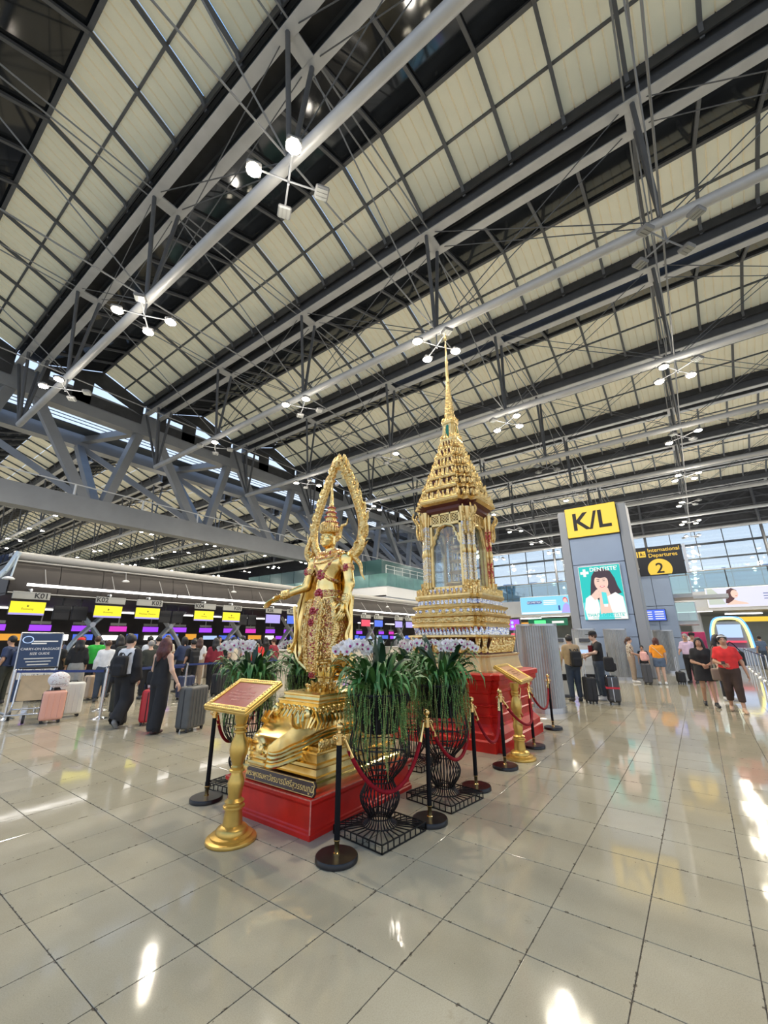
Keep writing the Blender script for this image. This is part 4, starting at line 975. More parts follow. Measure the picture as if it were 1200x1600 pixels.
# ================================================================ gilded shrine with spire
SX, SY = 7.48, 3.64
m_sgold = relief_mat('gilded_carving', (0.66, 0.44, 0.15), (0.84, 0.62, 0.28), 0.36, 26, 0.8, 0.95, dist=.02)
m_sgold2 = relief_mat('gilded_plain_moulding', (0.74, 0.52, 0.20), (0.86, 0.66, 0.32), 0.34, 26, 0.12, 0.9)
m_mosaic = relief_mat('silver_blue_mirror_mosaic', (0.75, 0.77, 0.82), (0.86, 0.86, 0.88), 0.12, 60, 0.6, 0.95, jewel=(0.10, 0.16, 0.55), jthr=0.13)
m_shaft = relief_mat('pale_gold_mirror_mosaic', (0.78, 0.58, 0.28), (0.86, 0.74, 0.50), 0.25, 50, 0.6, 0.9, jewel=(0.75, 0.76, 0.82), jthr=0.35)
m_redgold = relief_mat('red_and_gold_mosaic', (0.72, 0.46, 0.16), (0.85, 0.62, 0.28), 0.3, 30, 0.5, 0.9, jewel=(0.45, 0.035, 0.03), jthr=0.45)
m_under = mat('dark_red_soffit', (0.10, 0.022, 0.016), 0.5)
m_green = mat('green_glass_mosaic', (0.01, 0.16, 0.09), 0.15, 0.2, coat=.5)
m_yel = mat('pale_yellow_gold_paint', (0.70, 0.52, 0.24), 0.42, 0.35, var=0.06, vscale=4)
m_clear = glass_mat('clear_case_glass', (0.93, 0.95, 0.96), 0.05)
def redent(h, d, n):
    P = []
    for qd in range(4):
        c_, s_ = [(1, 0), (0, 1), (-1, 0), (0, -1)][qd]
        pts = [(h, h-n*d)]
        for i in range(n): pts += [(h-(i+1)*d, h-(n-i)*d), (h-(i+1)*d, h-(n-i-1)*d)]
        # pts run from right side up to the top side
        P += [(x*c_-y*s_, x*s_+y*c_) for x, y in pts]
    return P
def rloft(prof, d, n=2, mi=0):
    q = MB(); q.loft([[(x, y, z) for x, y in redent(h, d*(h/prof[0][0]) if d > 0 else .001, n)] for h, z in prof], mi); return q
def edge_pts(P, sp):
    """points with outward normals along the polygon at spacing sp"""
    out = []; n = len(P)
    for i in range(n):
        a = Vector(P[i]); b = Vector(P[(i+1) % n]); L = (b-a).length; k = max(1, int(round(L/sp))); t = (b-a).normalized(); nr = Vector((t.y, -t.x))
        for j in range(k): p = a+(b-a)*((j+.5)/k); out.append((p.x, p.y, math.atan2(nr.y, nr.x), L/k))
    return out
def leaf_mesh(w, hgt, dp=.02, lean=.0):
    q = MB(); R = [(w*.5, 0), (w*.5, .25), (w*.36, .5), (w*.16, .78), (.002, 1.0)]
    q.loft([[(lean*t*hgt-dp*.2, -ww, t*hgt), (lean*t*hgt+dp, 0, t*hgt), (lean*t*hgt-dp*.2, ww, t*hgt), (lean*t*hgt-dp, 0, t*hgt)] for ww, t in R], 0, False); return q
shr = empty('gilded_shrine', (SX, SY, 0), label='tall gilded shrine with tiered roof and needle spire on a red base', cat='shrine')
# red base: plain left/front faces with mouldings, ledges
red = MB(); red.loft([[(x, y, z) for x, y in redent(h, .10, 1)] for h, z in [(1.05, 0), (1.05, .14), (1.02, .16), (1.02, .24), (.95, .32), (.93, .36), (.93, .78), (.95, .80), (.95, .84), (1.0, .90), (1.02, .92), (1.02, .985), (1.05, 1.0), (1.05, 1.07), (1.03, 1.085)]], 0)
rb_ = red.build('red_base', m_red, shr)
for i in range(4):
    x0 = -.66+.44*i
    for A in (Rz(PI/2), Rz(-PI/2)):
        q = MB(); qq = MB(); sg = 1 if i % 2 else -1; qq.tube(bez([(0, -.02*sg, -.08), (0, .09*sg, .0), (0, .03*sg, .12), (0, .08*sg, .22), (0, .0, .34), (0, .05*sg, .42)], 4), [.012, .016, .019, .02, .019, .018, .017, .016, .016, .016, .016, .017, .018, .018, .017, .016, .015, .013, .01, .007, .003], 6)
        q.add_raw(qq, A @ T(-.945, x0, .42)); q.build('gold_scroll', m_sgold, rb_)
for z in (.60, .45):
    q = MB(); q.loft([[(x, y, zz_) for x, y in redent(h, .10, 1)] for h, zz_ in [(.935, z), (.955, z+.015), (.955, z+.03), (.935, z+.045)]]); q.build('red_moulding', m_red, rb_)
# pale yellow block with faint pilasters
rloft([(.86, 1.085), (.86, 1.11), (.84, 1.12), (.80, 1.32), (.83, 1.34), (.83, 1.36)], .07).build('yellow_block', m_yel, shr)
# clawed lion-foot tier in gold over dark red
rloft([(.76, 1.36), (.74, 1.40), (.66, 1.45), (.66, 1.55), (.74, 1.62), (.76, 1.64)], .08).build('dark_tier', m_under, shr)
q = MB()
P_ = redent(.74, .085, 2)
lf = leaf_mesh(.15, .25, .05, .28)
for x, y, a, L in edge_pts(P_, .17):
    q.add_raw(lf, T(x, y, 1.385) @ Rz(a) @ Sc(1, min(1, L/.16), 1))
lf2 = leaf_mesh(.09, .09, .03, .35)
for x, y, a, L in edge_pts(redent(.70, .085, 2), .1): q.add_raw(lf2, T(x, y, 1.36) @ Rz(a) @ Sc(1, min(1, L/.1), 1))
q.build('lion_foot_petal', m_sgold, shr)
# stacked base bands
def band(name, prof, m, d=.075): return rloft(prof, d).build(name, m, shr)
band('ledge', [(.76, 1.62), (.80, 1.645), (.80, 1.675), (.70, 1.685)], m_sgold2)
band('petal_band_core', [(.68, 1.68), (.70, 1.84)], m_redgold)
def petal_row(name, h, z, sp, w, hg, dp, lean, m, flip=False, d=.08):
    lfm = leaf_mesh(w, hg, dp, lean); q = MB()
    for x, y, a, L in edge_pts(redent(h, d*h/.76, 2), sp):
        A = T(x, y, z) @ Rz(a)
        if flip: A = A @ Sc(1, 1, -1)
        q.add_raw(lfm, A @ Sc(1, min(1.15, L/sp), 1))
    return q.build(name, m, shr)
petal_row('upright_petal', .70, 1.685, .075, .07, .13, .025, .18, m_mosaic)
band('ledge', [(.72, 1.81), (.74, 1.83), (.74, 1.86), (.71, 1.87), (.71, 1.885)], m_sgold2)
band('rosette_band', [(.73, 1.885), (.745, 1.90), (.745, 1.98), (.73, 1.99)], m_sgold)
band('ledge', [(.73, 1.99), (.76, 2.0), (.765, 2.03), (.72, 2.04)], m_sgold2)
band('flower_band', [(.70, 2.04), (.70, 2.15)], m_sgold)
q = MB()
for x, y, a, L in edge_pts(redent(.702, .074, 2), .135): q.ell((0, 0, 0), (.014, .036, .036), 8, 6, M=T(x, y, 2.095) @ Rz(a))
q.build('flower_boss', m_mosaic, shr)
band('ledge', [(.70, 2.15), (.73, 2.16), (.735, 2.19), (.67, 2.20)], m_sgold2)
band('mirror_band', [(.65, 2.20), (.65, 2.31)], m_sgold)
q = MB()
for x, y, a, L in edge_pts(redent(.652, .07, 2), .088): q.box((0, 0, 0), (.02, .06, .085), 0, T(x, y, 2.255) @ Rz(a), .008)
q.build('mirror_tile', m_mosaic, shr)
band('ledge', [(.65, 2.31), (.68, 2.32), (.69, 2.36), (.69, 2.39), (.62, 2.40)], m_sgold2)
petal_row('cresting_leaf', .665, 2.385, .085, .07, .13, .02, .05, m_sgold)
band('sill_band', [(.585, 2.40), (.585, 2.50)], m_mosaic)
# columns: three at each corner, bundled
col = MB(); col.lathe([(.05, 0), (.055, .03), (.04, .06), (.045, .10), (.034, .16), (.030, .22), (.030, .70), (.040, .72), (.044, .76), (.040, .80), (.030, .82), (.028, 1.32), (.036, 1.36), (.034, 1.40), (.046, 1.46), (.052, 1.52), (.055, 1.60)], 10)
col_me = col.mesh('column', m_sgold2)
colm = MB(); colm.lathe([(.030, .2), (.0315, .22), (.0315, .68), (.030, .70)], 10, cap=False); colm.lathe([(.028, .84), (.0305, .86), (.029, 1.30), (.027, 1.32)], 10, cap=False)
colm_me = colm.mesh('mosaic_shaft', m_shaft); colr_me = colm.mesh('mosaic_shaft', m_redgold)
for qd in range(4):
    A = Rz(qd*PI/2)
    for k_, (x, y) in enumerate(((-.47, -.385), (-.475, -.475), (-.385, -.47), (-.54, -.40), (-.40, -.54))):
        p = A @ Vector((x, y, 2.44)); c_ = inst('column', col_me, shr, p)
        inst('mosaic_shaft', colr_me if qd == 1 else colm_me, c_)
    q = MB(); 
    for x, y in ((-.47, -.385), (-.475, -.475), (-.385, -.47), (-.54, -.40), (-.40, -.54)):
        lfq = leaf_mesh(.09, .22, .03, .10)
        for a in (PI, -PI/2, -PI*.75): q.add_raw(lfq, A @ T(x, y, 2.42) @ Rz(a) @ T(.03, 0, 0))
    q.build('column_leaf', m_sgold, shr)
    # naga bracket reaching from the column to the eaves
    q = MB()
    for (x, y), dr in zip(((-.55, -.47), (-.47, -.55), (-.56, -.56)), ((-1, 0), (0, -1), (-.7, -.7))):
        q.tube(bez([A @ Vector((x, y, 3.50)), A @ Vector((x+.03*dr[0], y+.03*dr[1], 3.68)), A @ Vector((x+.02*dr[0], y+.02*dr[1], 3.80)), A @ Vector((x+.11*dr[0], y+.11*dr[1], 3.95)), A @ Vector((x+.09*dr[0], y+.09*dr[1], 4.05))], 4), [.022, .03, .034, .03, .026, .024, .03, .034, .03, .026, .024, .024, .024, .022, .02, .018, .012], 6)
    q.build('naga_bracket', m_sgold, shr)
# window frames with stepped arch and lattice, glass panes
def window_frame(A, nm):
    q = MB(); yh, zb, zt = .345, 2.50, 4.02; x = -.455; th = .05
    q.bb(x-th/2, x+th/2, -yh, -yh+.05, zb, zt); q.bb(x-th/2, x+th/2, yh-.05, yh, zb, zt); q.bb(x-th/2, x+th/2, -yh, yh, zb, zb+.055); q.bb(x-th/2, x+th/2, -yh, yh, zt-.06, zt)
    # stepped shoulders
    for s_ in (-1, 1):
        pts = [(yh, 3.30), (yh-.085, 3.42), (yh-.085, 3.48), (yh-.12, 3.52), (yh-.12, 3.57), (yh-.155, 3.60), (yh-.155, 3.66), (yh-.20, 3.72), (0, 3.76)]
        q.tube([(x-.012, s_*y, z) for y, z in pts], .022, 5); q.tube([(x+.012, s_*y, z) for y, z in pts], .022, 5)
        q.add([(x, s_*yh, 3.28), (x, s_*yh, 3.56), (x, s_*(yh-.11), 3.56), (x, s_*(yh-.11), 3.42)], [(0, 1, 2, 3)])
    q.bb(x-th/2, x+th/2, -yh, yh, 3.75, 3.79)
    for y in (-.115, .115): q.bb(x-th/2, x+th/2, y-.015, y+.015, 3.78, zt)
    f = q; fr = MB(); fr.add_raw(f, A); o = fr.build('window_frame', m_sgold2, shr)
    lt = MB()
    for c_ in (-.23, 0, .23):
        for i in range(-2, 3):
            o_ = i*.065
            lt.beam((x, c_-.1+max(0, o_)*1, 3.79+max(0, -o_)), (x, c_+.1+min(0, o_), 3.99+min(0, -o_)), .014, .018, up=(1, 0, 0)); lt.beam((x, c_+.1-max(0, o_), 3.79+max(0, -o_)), (x, c_-.1-min(0, o_), 3.99+min(0, -o_)), .014, .018, up=(1, 0, 0))
    l2 = MB(); l2.add_raw(lt, A); l2.build('lattice', m_sgold2, o)
    gq = MB(); gq.bb(x+.03, x+.036, -.31, .31, 2.54, 3.78); g2 = MB(); g2.add_raw(gq, A); g2.build('glass_pane', m_clear, o)
for qd in range(4): window_frame(Rz(qd*PI/2), qd)
rloft([(.46, 2.47), (.46, 2.52)], .05).build('case_floor', m_sgold2, shr)
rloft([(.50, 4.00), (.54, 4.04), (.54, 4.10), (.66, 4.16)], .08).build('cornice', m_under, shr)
# roof tiers
tiers = [(.70, 4.14, .30), (.60, 4.44, .27), (.505, 4.71, .26), (.415, 4.97, .25), (.335, 5.22, .24), (.26, 5.46, .22)]
fin = MB(); fin.tube(bez([(0, 0, 0), (.025, 0, .05), (.005, 0, .10), (.03, 0, .15), (.01, 0, .21)], 3), [.028, .034, .036, .032, .026, .022, .022, .02, .018, .014, .011, .006, .001], 6); fin.tube([(.02, 0, .01), (.055, 0, .05), (.05, 0, .1)], [.02, .014, .001], 5)
fin_me = fin.mesh('corner_finial', m_sgold)
for ti, (h, z, hh) in enumerate(tiers):
    s_ = h/.70
    t_ = rloft([(h*.90, z), (h*1.0, z+.03*s_), (h*1.02, z+.06*s_), (h*.985, z+.075*s_), (h*.985, z+.095*s_), (h*1.0, z+.105*s_), (h*.97, z+.13*s_), (h*.90, z+.14*s_)], .13*s_, 2).build('roof_tier', m_sgold2, shr)
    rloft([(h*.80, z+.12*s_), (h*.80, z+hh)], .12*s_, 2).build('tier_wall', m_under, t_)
    q = MB(); lfm = leaf_mesh(.085*s_**.5, hh*.42, .02, .0); lfb = leaf_mesh(.15*s_, hh*.62, .03, .02)
    P_ = redent(h*.955, .13*s_, 2)
    for n_, (x, y, a, L) in enumerate(edge_pts(P_, .095*s_**.5)): q.add_raw(lfm, T(x, y, z+.125*s_) @ Rz(a) @ Sc(1, min(1.1, L/(.09*s_**.5)), .8+.4*(n_ % 2)))
    for qd in range(4): q.add_raw(lfb, Rz(qd*PI/2) @ T(h*.985, 0, z+.10*s_))
    q.build('antefix', m_sgold, t_)
    q = MB()
    for x, y, a, L in edge_pts(redent(h*.86, .125*s_, 2), .12*s_**.5): q.lathe([(.016, 0), (.02, .02), (.012, .05), (.02, hh-.20*s_), (.024, hh-.14*s_)], 6, (x, y, z+.12*s_))
    q.build('colonnette', m_sgold2, t_)
    q = MB()
    for x, y, a, L in edge_pts(redent(h*1.0, .13*s_, 2), .06): q.ell((x, y, z+.03*s_), (.012, .012, .012), 5, 4)
    q.build('bead_row', m_sgold, t_)
    for vx, vy in redent(h*.97, .13*s_, 2)[::2]:
        inst('corner_finial', fin_me, t_, (vx, vy, z+.10*s_), (0, 0, math.atan2(vy, vx)), .55+.5*s_)
# spire
rloft([(.19, 5.66), (.21, 5.70), (.21, 5.74), (.17, 5.76), (.135, 6.12), (.15, 6.14), (.16, 6.20), (.135, 6.22), (.12, 6.25)], .035, 2).build('bell', m_sgold2, shr)
q = MB()
for qd in range(4): q.add([tuple(Rz(qd*PI/2) @ Vector(p)) for p in ((-.172, -.05, 5.80), (-.172, .05, 5.80), (-.145, .045, 6.06), (-.14, 0, 6.11), (-.145, -.045, 6.06))], [(0, 4, 3, 2, 1)])
q.build('green_panel', m_green, shr)
q = MB()
for qd in range(4):
    for y in (-.055, .055): q.tube([tuple(Rz(qd*PI/2) @ Vector(p)) for p in ((-.175, y, 5.78), (-.148, y*.9, 6.06))], .012, 5)
lf3 = leaf_mesh(.07, .12, .02, .1)
for x, y, a, L in edge_pts(redent(.195, .04, 2), .07): q.add_raw(lf3, T(x, y, 5.73) @ Rz(a))
for x, y, a, L in edge_pts(redent(.155, .03, 2), .06): q.add_raw(lf3, T(x, y, 6.19) @ Rz(a) @ Sc(.7))
q.build('bell_leaf', m_sgold, shr)
z = 6.24; r = .125; pr = []
while z < 7.25:
    s_ = r/.125; pr += [(r, z), (r*1.06, z+.03*s_), (r*1.0, z+.055*s_), (r*.86, z+.065*s_), (r*.84, z+.09*s_)]; z += .105*s_**.5+.01; r *= .905
q = MB(); q.lathe(pr, 12, smooth=False); q.build('spire_ring', m_sgold, shr)
q = MB(); q.lathe([(r, z-.03), (r*1.1, z), (r*.8, z+.04), (.036, z+.10), (.030, z+.5), (.04, z+.52), (.04, z+.55), (.026, z+.57), (.018, z+.95), (.026, z+.97), (.024, z+1.0), (.012, z+1.03), (.010, z+1.14), (.034, z+1.16), (.036, z+1.22), (.02, z+1.26), (.006, z+1.36), (.001, 8.62)], 12); q.build('needle', m_sgold2, shr)
# ---------------------------------------------------------------- reliquary standing in the glass case
rq = empty('reliquary', (SX, SY, 2.52), label='small tiered gold and crystal reliquary inside the glass case of the shrine', cat='reliquary')
q = MB(); q.lathe([(.27, 0), (.28, .02), (.27, .04), (.22, .06), (.23, .10), (.26, .12), (.26, .14), (.20, .16)], 28); q.build('base', m_sgold2, rq)
q = MB(); q.lathe([(.275, .015), (.285, .03), (.275, .045)], 28, cap=False); q.build('mosaic_ring', m_mosaic, rq)
for i, (r, z) in enumerate(((.17, .16), (.145, .38), (.12, .58))):
    q = MB(); q.lathe([(r*.7, z+.17), (r*1.05, z+.18), (r*1.1, z+.20), (r*.9, z+.215)], 24); q.build('tray', m_sgold2, rq)
    for k_ in range(4):
        a = k_*PI/2+.4; q = MB(); q.lathe([(.012, 0), (.018, .03), (.01, .06), (.01, .15), (.02, .18)], 8, (r*.8*math.cos(a), r*.8*math.sin(a), z)); q.build('support', m_sgold2, rq)
    q = MB(); q.lathe([(r*.5, z), (r*.52, z+.06), (r*.3, z+.12), (.005, z+.16)], 16); q.build('jewel', m_mosaic, rq)
q = MB(); q.lathe([(.05, .80), (.12, .83), (.13, .88), (.06, .94), (.03, 1.0), (.012, 1.08), (.002, 1.18)], 18); q.build('finial', m_sgold2, rq)
q = MB(); q.lathe([(.215, .16), (.215, .85), (.20, .95), (.13, 1.08), (.02, 1.13)], 28, cap=False); q.build('glass_dome', m_clear, rq)
# ================================================================ planters
m_wire = mat('black_wire', (0.006, 0.006, 0.007), 0.4, spec=.3)
m_pot = mat('black_plastic_pot', (0.010, 0.010, 0.012), 0.35, spec=.3)
m_soil = mat('dark_soil', (0.03, 0.02, 0.012), 0.9)
m_fern = mat('fern_green_leaf', (0.055, 0.16, 0.035), 0.45, var=0.35, vscale=6, objvar=0.35)
m_strap = mat('dark_green_strap_leaf', (0.018, 0.05, 0.022), 0.35, var=0.3, vscale=4, objvar=0.3)
m_vine = mat('trailing_green_leaf', (0.09, 0.23, 0.06), 0.5, col2=(0.22, 0.36, 0.09), vscale=14)
m_vine2 = mat('trailing_yellow_green_leaf', (0.20, 0.27, 0.06), 0.5, col2=(0.40, 0.38, 0.12), vscale=14)
m_orch = mat('white_orchid_petal', (0.86, 0.83, 0.81), 0.5, objvar=0.05, var=.03)
m_orchc = mat('magenta_orchid_lip', (0.38, 0.02, 0.20), 0.5)
m_stem = mat('olive_stem', (0.10, 0.12, 0.04), 0.6)
vprof = [(.285, 1.13), (.27, 1.06), (.235, .97), (.235, .88), (.262, .78), (.28, .69), (.265, .60), (.215, .51), (.15, .445), (.122, .405), (.14, .36), (.172, .30), (.175, .26), (.15, .20), (.112, .15), (.10, .12), (.115, .09), (.155, .066)]
w_ = MB(); w_.tube(bez([(r, 0, z) for r, z in vprof], 2), .0058, 5)
foot = MB(); 
wire_me = w_.mesh('wire', m_wire)
def ring_mesh(r, th): q = MB(); q.tube([(r*math.cos(2*PI*i/28), r*math.sin(2*PI*i/28), 0) for i in range(28)], th, 5, closed=True); return q
# square wire foot
fq = MB(); hb = .285
for z in (.008, .066):
    fq.tube([(-hb, -hb, z), (hb, -hb, z), (hb, hb, z), (-hb, hb, z)], .007, 4, closed=True, smooth=False)
for i in range(9):
    u = -hb+i*hb/4
    for a in range(4): fq.add_raw(MB().tube([(hb, u, .008), (hb, u, .066)], .0055, 4), Rz(a*PI/2))
foot_me = fq.mesh('wire_foot', m_wire)
ray = []
for i in range(8):
    u = -hb+i*hb/4; q = MB(); k = 1
    a = math.atan2(u, hb); q.tube([(.15*math.cos(a), .15*math.sin(a), .068), (hb, u, .066)], .0055, 4); ray.append(q.mesh('foot_ray', m_wire))
pot_q = MB(); pot_q.lathe([(.17, .80), (.175, .81), (.222, 1.10), (.235, 1.11), (.235, 1.135), (.215, 1.135), (.212, 1.09)], 26); pot_me = pot_q.mesh('pot', m_pot)
soil_q = MB(); soil_q.lathe([(.213, 1.085), (.1, 1.11), (0.001, 1.12)], 18, cap=False); soil_me = soil_q.mesh('soil', m_soil)
def strap_leaf(L, W_, lift, droop, n=6, wave=.0, fold=.25):
    """arching leaf growing along +x"""
    v = []; P = []
    for i in range(n+1):
        t = i/n; x = L*(math.sin(t*PI*.5*droop)/(max(.3, droop)) if droop > .3 else t); z = lift*L*math.sin(t*PI*(.5+.5*droop*.6))-droop*L*.25*t*t
        P.append((x, z, W_*(.35+.65*math.sin(min(1, t*1.35+.08)*PI*.75))*(1-t**4)))
    f = []
    for i, (x, z, w) in enumerate(P):
        wz = wave*math.sin(i*2.1); v += [(x, -w, z+w*fold+wz), (x, 0, z), (x, w, z+w*fold-wz)]
        if i: k = 3*i; f += [(k-3, k, k+1, k-2), (k-2, k+1, k+2, k-1)]
    q = MB(); q.add(v, f, 0, True); return q
fern_me = [strap_leaf(L, w, l, d, 6, .006).mesh('fern_leaf', m_fern) for L, w, l, d in ((.30, .026, .75, .9), (.36, .028, .6, 1.0), (.26, .024, 1.1, .7), (.33, .024, .35, 1.1))]
strap_me = [strap_leaf(L, w, l, d, 6, 0, .3).mesh('strap_leaf', m_strap) for L, w, l, d in ((.30, .040, 1.45, .35), (.33, .036, 1.1, .5), (.27, .042, 1.9, .25), (.34, .036, .8, .7))]
# orchid flower: five petals and a lip, facing +x
oq = MB()
for i in range(5):
    a = PI/2+i*2*PI/5; big = i in (1, 4); L = .040 if big else .036; W_ = .030 if big else .019
    R = Rx(a-PI/2); n = 5; v = [(0, 0, 0)]
    for k in range(9):
        t = k/8*PI; v.append((.010+.004*math.cos(2*t), W_*math.cos(t)*.9, .010+L*math.sin(t)))
    oq.add(v, [(0, k, k+1) for k in range(1, 9)], 0, True, R)
oq.ell((.014, 0, -.004), (.014, .010, .012), 6, 5, 1)
orch_me = oq.mesh('orchid_flower', [m_orch, m_orchc])
def vine_mesh(rng, n, rmin, rmax, L0, L1, ang0, ang1, lsz):
    q = MB()
    for i in range(n):
        a = rng.uniform(ang0, ang1); r = rng.uniform(rmin, rmax); L = rng.uniform(L0, L1); z0 = 1.15+rng.uniform(-.02, .08)
        pts = []; m = 9
        for k in range(m+1):
            t = k/m; rr = .20+(r-.20)*min(1, t*4)**.6; pts.append((rr*math.cos(a+.06*math.sin(t*5+i)), rr*math.sin(a+.06*math.sin(t*5+i)), z0+.05*math.sin(min(1, t*4)*PI)-L*max(0, t-.06)))
        q.tube(pts, .0022, 3, cap=False)
        nl = int(L/.0135)
        for k in range(nl):
            t = k/nl*m; i0 = min(int(t), m-1); p = Vector(pts[i0]).lerp(Vector(pts[i0+1]), t-i0)
            b = rng.uniform(0, 2*PI); s_ = lsz*rng.uniform(.7, 1.25); d = Vector((math.cos(b), math.sin(b), -.5)).normalized(); e = Vector((-math.sin(b), math.cos(b), 0)); c_ = p+d*s_*.4; mi = 0 if rng.random() < .7 else 1
            q.add([tuple(c_-d*s_), tuple(c_+e*s_*.7), tuple(c_+d*s_), tuple(c_-e*s_*.7)], [(0, 1, 2, 3)], mi)
    return q
pl_labels = ['black wire planter with ferns nearest the viewer, in front of the red pedestal', 'black wire planter with ferns, second along the rope on the right', 'black wire planter with ferns behind the near gold lectern',
             'black wire planter with ferns half hidden behind the gold statue', 'black wire planter with ferns between the statue and the shrine']
def planter(x, y, rz, label, seed, orch=True, hang=(0, 2*PI)):
    rng = random.Random(seed); t = empty('wire_planter', (x, y, 0), rz, label, 'planter', 'black wire planters')
    for i in range(30): inst('wire', wire_me, t, (0, 0, 0), (0, 0, 2*PI*i/30))
    inst('wire_foot', foot_me, t)
    for a in range(4):
        for r_ in ray: inst('foot_ray', r_, t, (0, 0, 0), (0, 0, a*PI/2))
    for r_, z in ((.285, 1.13), (.28, .69), (.263, .60), (.15, .445), (.122, .405), (.101, .12), (.155, .068), (.1, .50)):
        ring_mesh(r_-.004, .006).build('wire_ring', m_wire, t, (0, 0, z))
    pt = inst('pot', pot_me, t); inst('soil', soil_me, pt)
    pl = empty('plant', (0, 0, 0), 0, parent=None); pl.parent = t; pl['label'] = 'mixed foliage of ferns, strap leaves and trailing vines'
    for i in range(110):
        a = rng.uniform(0, 2*PI); r = rng.uniform(.02, .17); inst('fern_leaf', rng.choice(fern_me), pl, (r*math.cos(a), r*math.sin(a), 1.10+rng.uniform(0, .07)), (rng.uniform(-.3, .3), rng.uniform(-.25, .2), a), rng.uniform(.75, 1.2))
    for i in range(9):
        a = rng.uniform(0, 2*PI); r = rng.uniform(.0, .08); inst('strap_leaf', rng.choice(strap_me), pl, (r*math.cos(a), r*math.sin(a), 1.12), (rng.uniform(-.5, .5), rng.uniform(-.5, -.1), a), rng.uniform(.75, 1.1))
    q = vine_mesh(rng, 120, .22, .33, .20, .60, hang[0], hang[1], .0115); tag(q.build('trailing_vine', [m_vine, m_vine2], pl), kind='stuff')
    q = vine_mesh(rng, 26, .22, .34, .50, .74, hang[0], hang[1], .0085); tag(q.build('long_trailing_vine', [m_vine2, m_vine], pl), kind='stuff')
    if orch:
        for k in range(4):
            a = rng.uniform(0, 2*PI); L = rng.uniform(.30, .40)
            pts = bez([(.03*math.cos(a), .03*math.sin(a), 1.12), (.08*math.cos(a), .08*math.sin(a), 1.38), (.20*math.cos(a), .20*math.sin(a), 1.55), (.34*math.cos(a), .34*math.sin(a), 1.57), (.46*math.cos(a), .46*math.sin(a), 1.50)], 6)
            q = MB(); q.tube(pts, .004, 4); s_ = q.build('orchid_stem', m_stem, pl)
            for j in range(10):
                i0 = 10+int(j*1.5); i0 = min(i0, len(pts)-1); p = pts[i0]; sd = 1 if j % 2 else -1
                f_ = inst('orchid_flower', orch_me, s_, (p.x-math.sin(a)*.022*sd, p.y+math.cos(a)*.022*sd, p.z+.004), (0, rng.uniform(-.2, .5), rng.uniform(-.7, .7)+(PI+.6 if k < 3 else a)-rz), rng.uniform(.85, 1.15))
    return t
planter(3.42, 2.56, -.10, pl_labels[0], 11); planter(4.45, 2.47, -.14, pl_labels[1], 12); planter(3.46, 4.58, 0.1, pl_labels[2], 13); planter(4.5, 4.68, 0, pl_labels[3], 14); planter(5.32, 3.42, .05, pl_labels[4], 15)
# ================================================================ stanchions and ropes
m_brass = mat('polished_brass', (0.80, 0.55, 0.22), 0.16, 1.0)
m_velvet = mat('black_velvet_sleeve', (0.008, 0.008, 0.009), 0.75, spec=.15)
m_rope = mat('crimson_velvet_rope', (0.24, 0.004, 0.012), 0.7, spec=.2, var=.15, vscale=40)
m_disc = mat('black_enamel_base', (0.007, 0.007, 0.008), 0.3, spec=.4)
me_base = MB().lathe([(.158, 0), (.165, .004), (.165, .03), (.158, .040), (.06, .043), (.02, .044)], 36).mesh('base', m_disc)
me_sleeve = MB().lathe([(.0215, .13), (.0225, .135), (.0225, .79), (.0215, .795)], 16).mesh('sleeve', m_velvet)
qb = MB(); qb.lathe([(.026, .043), (.026, .05), (.019, .055), (.019, .12), (.024, .125), (.024, .135)], 16); me_bot = qb.mesh('bottom_collar', m_brass)
qb = MB(); qb.lathe([(.025, .79), (.025, .865), (.032, .868), (.032, .875), (.014, .88), (.010, .895), (.012, .90)], 16); qb.ell((0, 0, .925), (.031, .031, .031), 16, 12); me_top = qb.mesh('ball_top', m_brass)
qb = MB(); qb.tube([(.025, 0, .85), (.045, 0, .855), (.055, 0, .84), (.05, 0, .825), (.035, 0, .825)], .005, 5); me_hook = qb.mesh('hook', m_brass)
posts = [(2.845, 2.545, 'stanchion with black pole nearest the viewer, brass ball top beside the front planter'), (3.86, 2.31, 'stanchion with black pole and brass top between the two right-hand planters'), (4.93, 2.33, 'stanchion with black pole just behind the second planter on the right'),
         (5.88, 2.35, 'stanchion with black pole just left of the far gold lectern'), (7.17, 2.37, 'stanchion with black pole just right of the far gold lectern'), (8.74, 2.50, 'stanchion with black pole farthest back beside the fluted metal screen'),
         (2.955, 4.50, 'stanchion with black pole behind the near gold lectern on the left'), (4.02, 5.08, 'stanchion with black pole mostly hidden behind the planter on the far side')]
for x, y, lb in posts:
    t = empty('stanchion', (x, y, 0), 0, lb, 'stanchion', 'rope stanchions'); inst('base', me_base, t); inst('sleeve', me_sleeve, t); inst('bottom_collar', me_bot, t); inst('ball_top', me_top, t)
    for a in (0, PI/2, PI, -PI/2): inst('hook', me_hook, t, (0, 0, 0), (0, 0, a+.4))
def rope(a, b, sag, lb, bow=0.06):
    ax, ay = posts[a][:2]; bx_, by = posts[b][:2]; d = Vector((bx_-ax, by-ay, 0)); L = d.length; d.normalize(); t = empty('velvet_rope', (ax, ay, 0), 0, lb, 'rope', 'red velvet ropes')
    pts = [];
    for i in range(25):
        u = i/24; s_ = .05+(L-.10)*u; z = .835-sag*(1-(2*u-1)**2)**.85
        o_ = bow*(1-(2*u-1)**2); pts.append((d.x*s_+d.y*o_, d.y*s_-d.x*o_, z))
    q = MB(); q.tube(pts[1:-1], .0175, 10); q.build('cord', m_rope, t)
    for i0, i1 in ((0, 2), (24, 22)):
        q = MB(); q.tube([pts[i0], tuple(Vector(pts[i0]).lerp(Vector(pts[i1]), .9))], [.012, .021], 10); q.build('end_cap', m_brass, t)
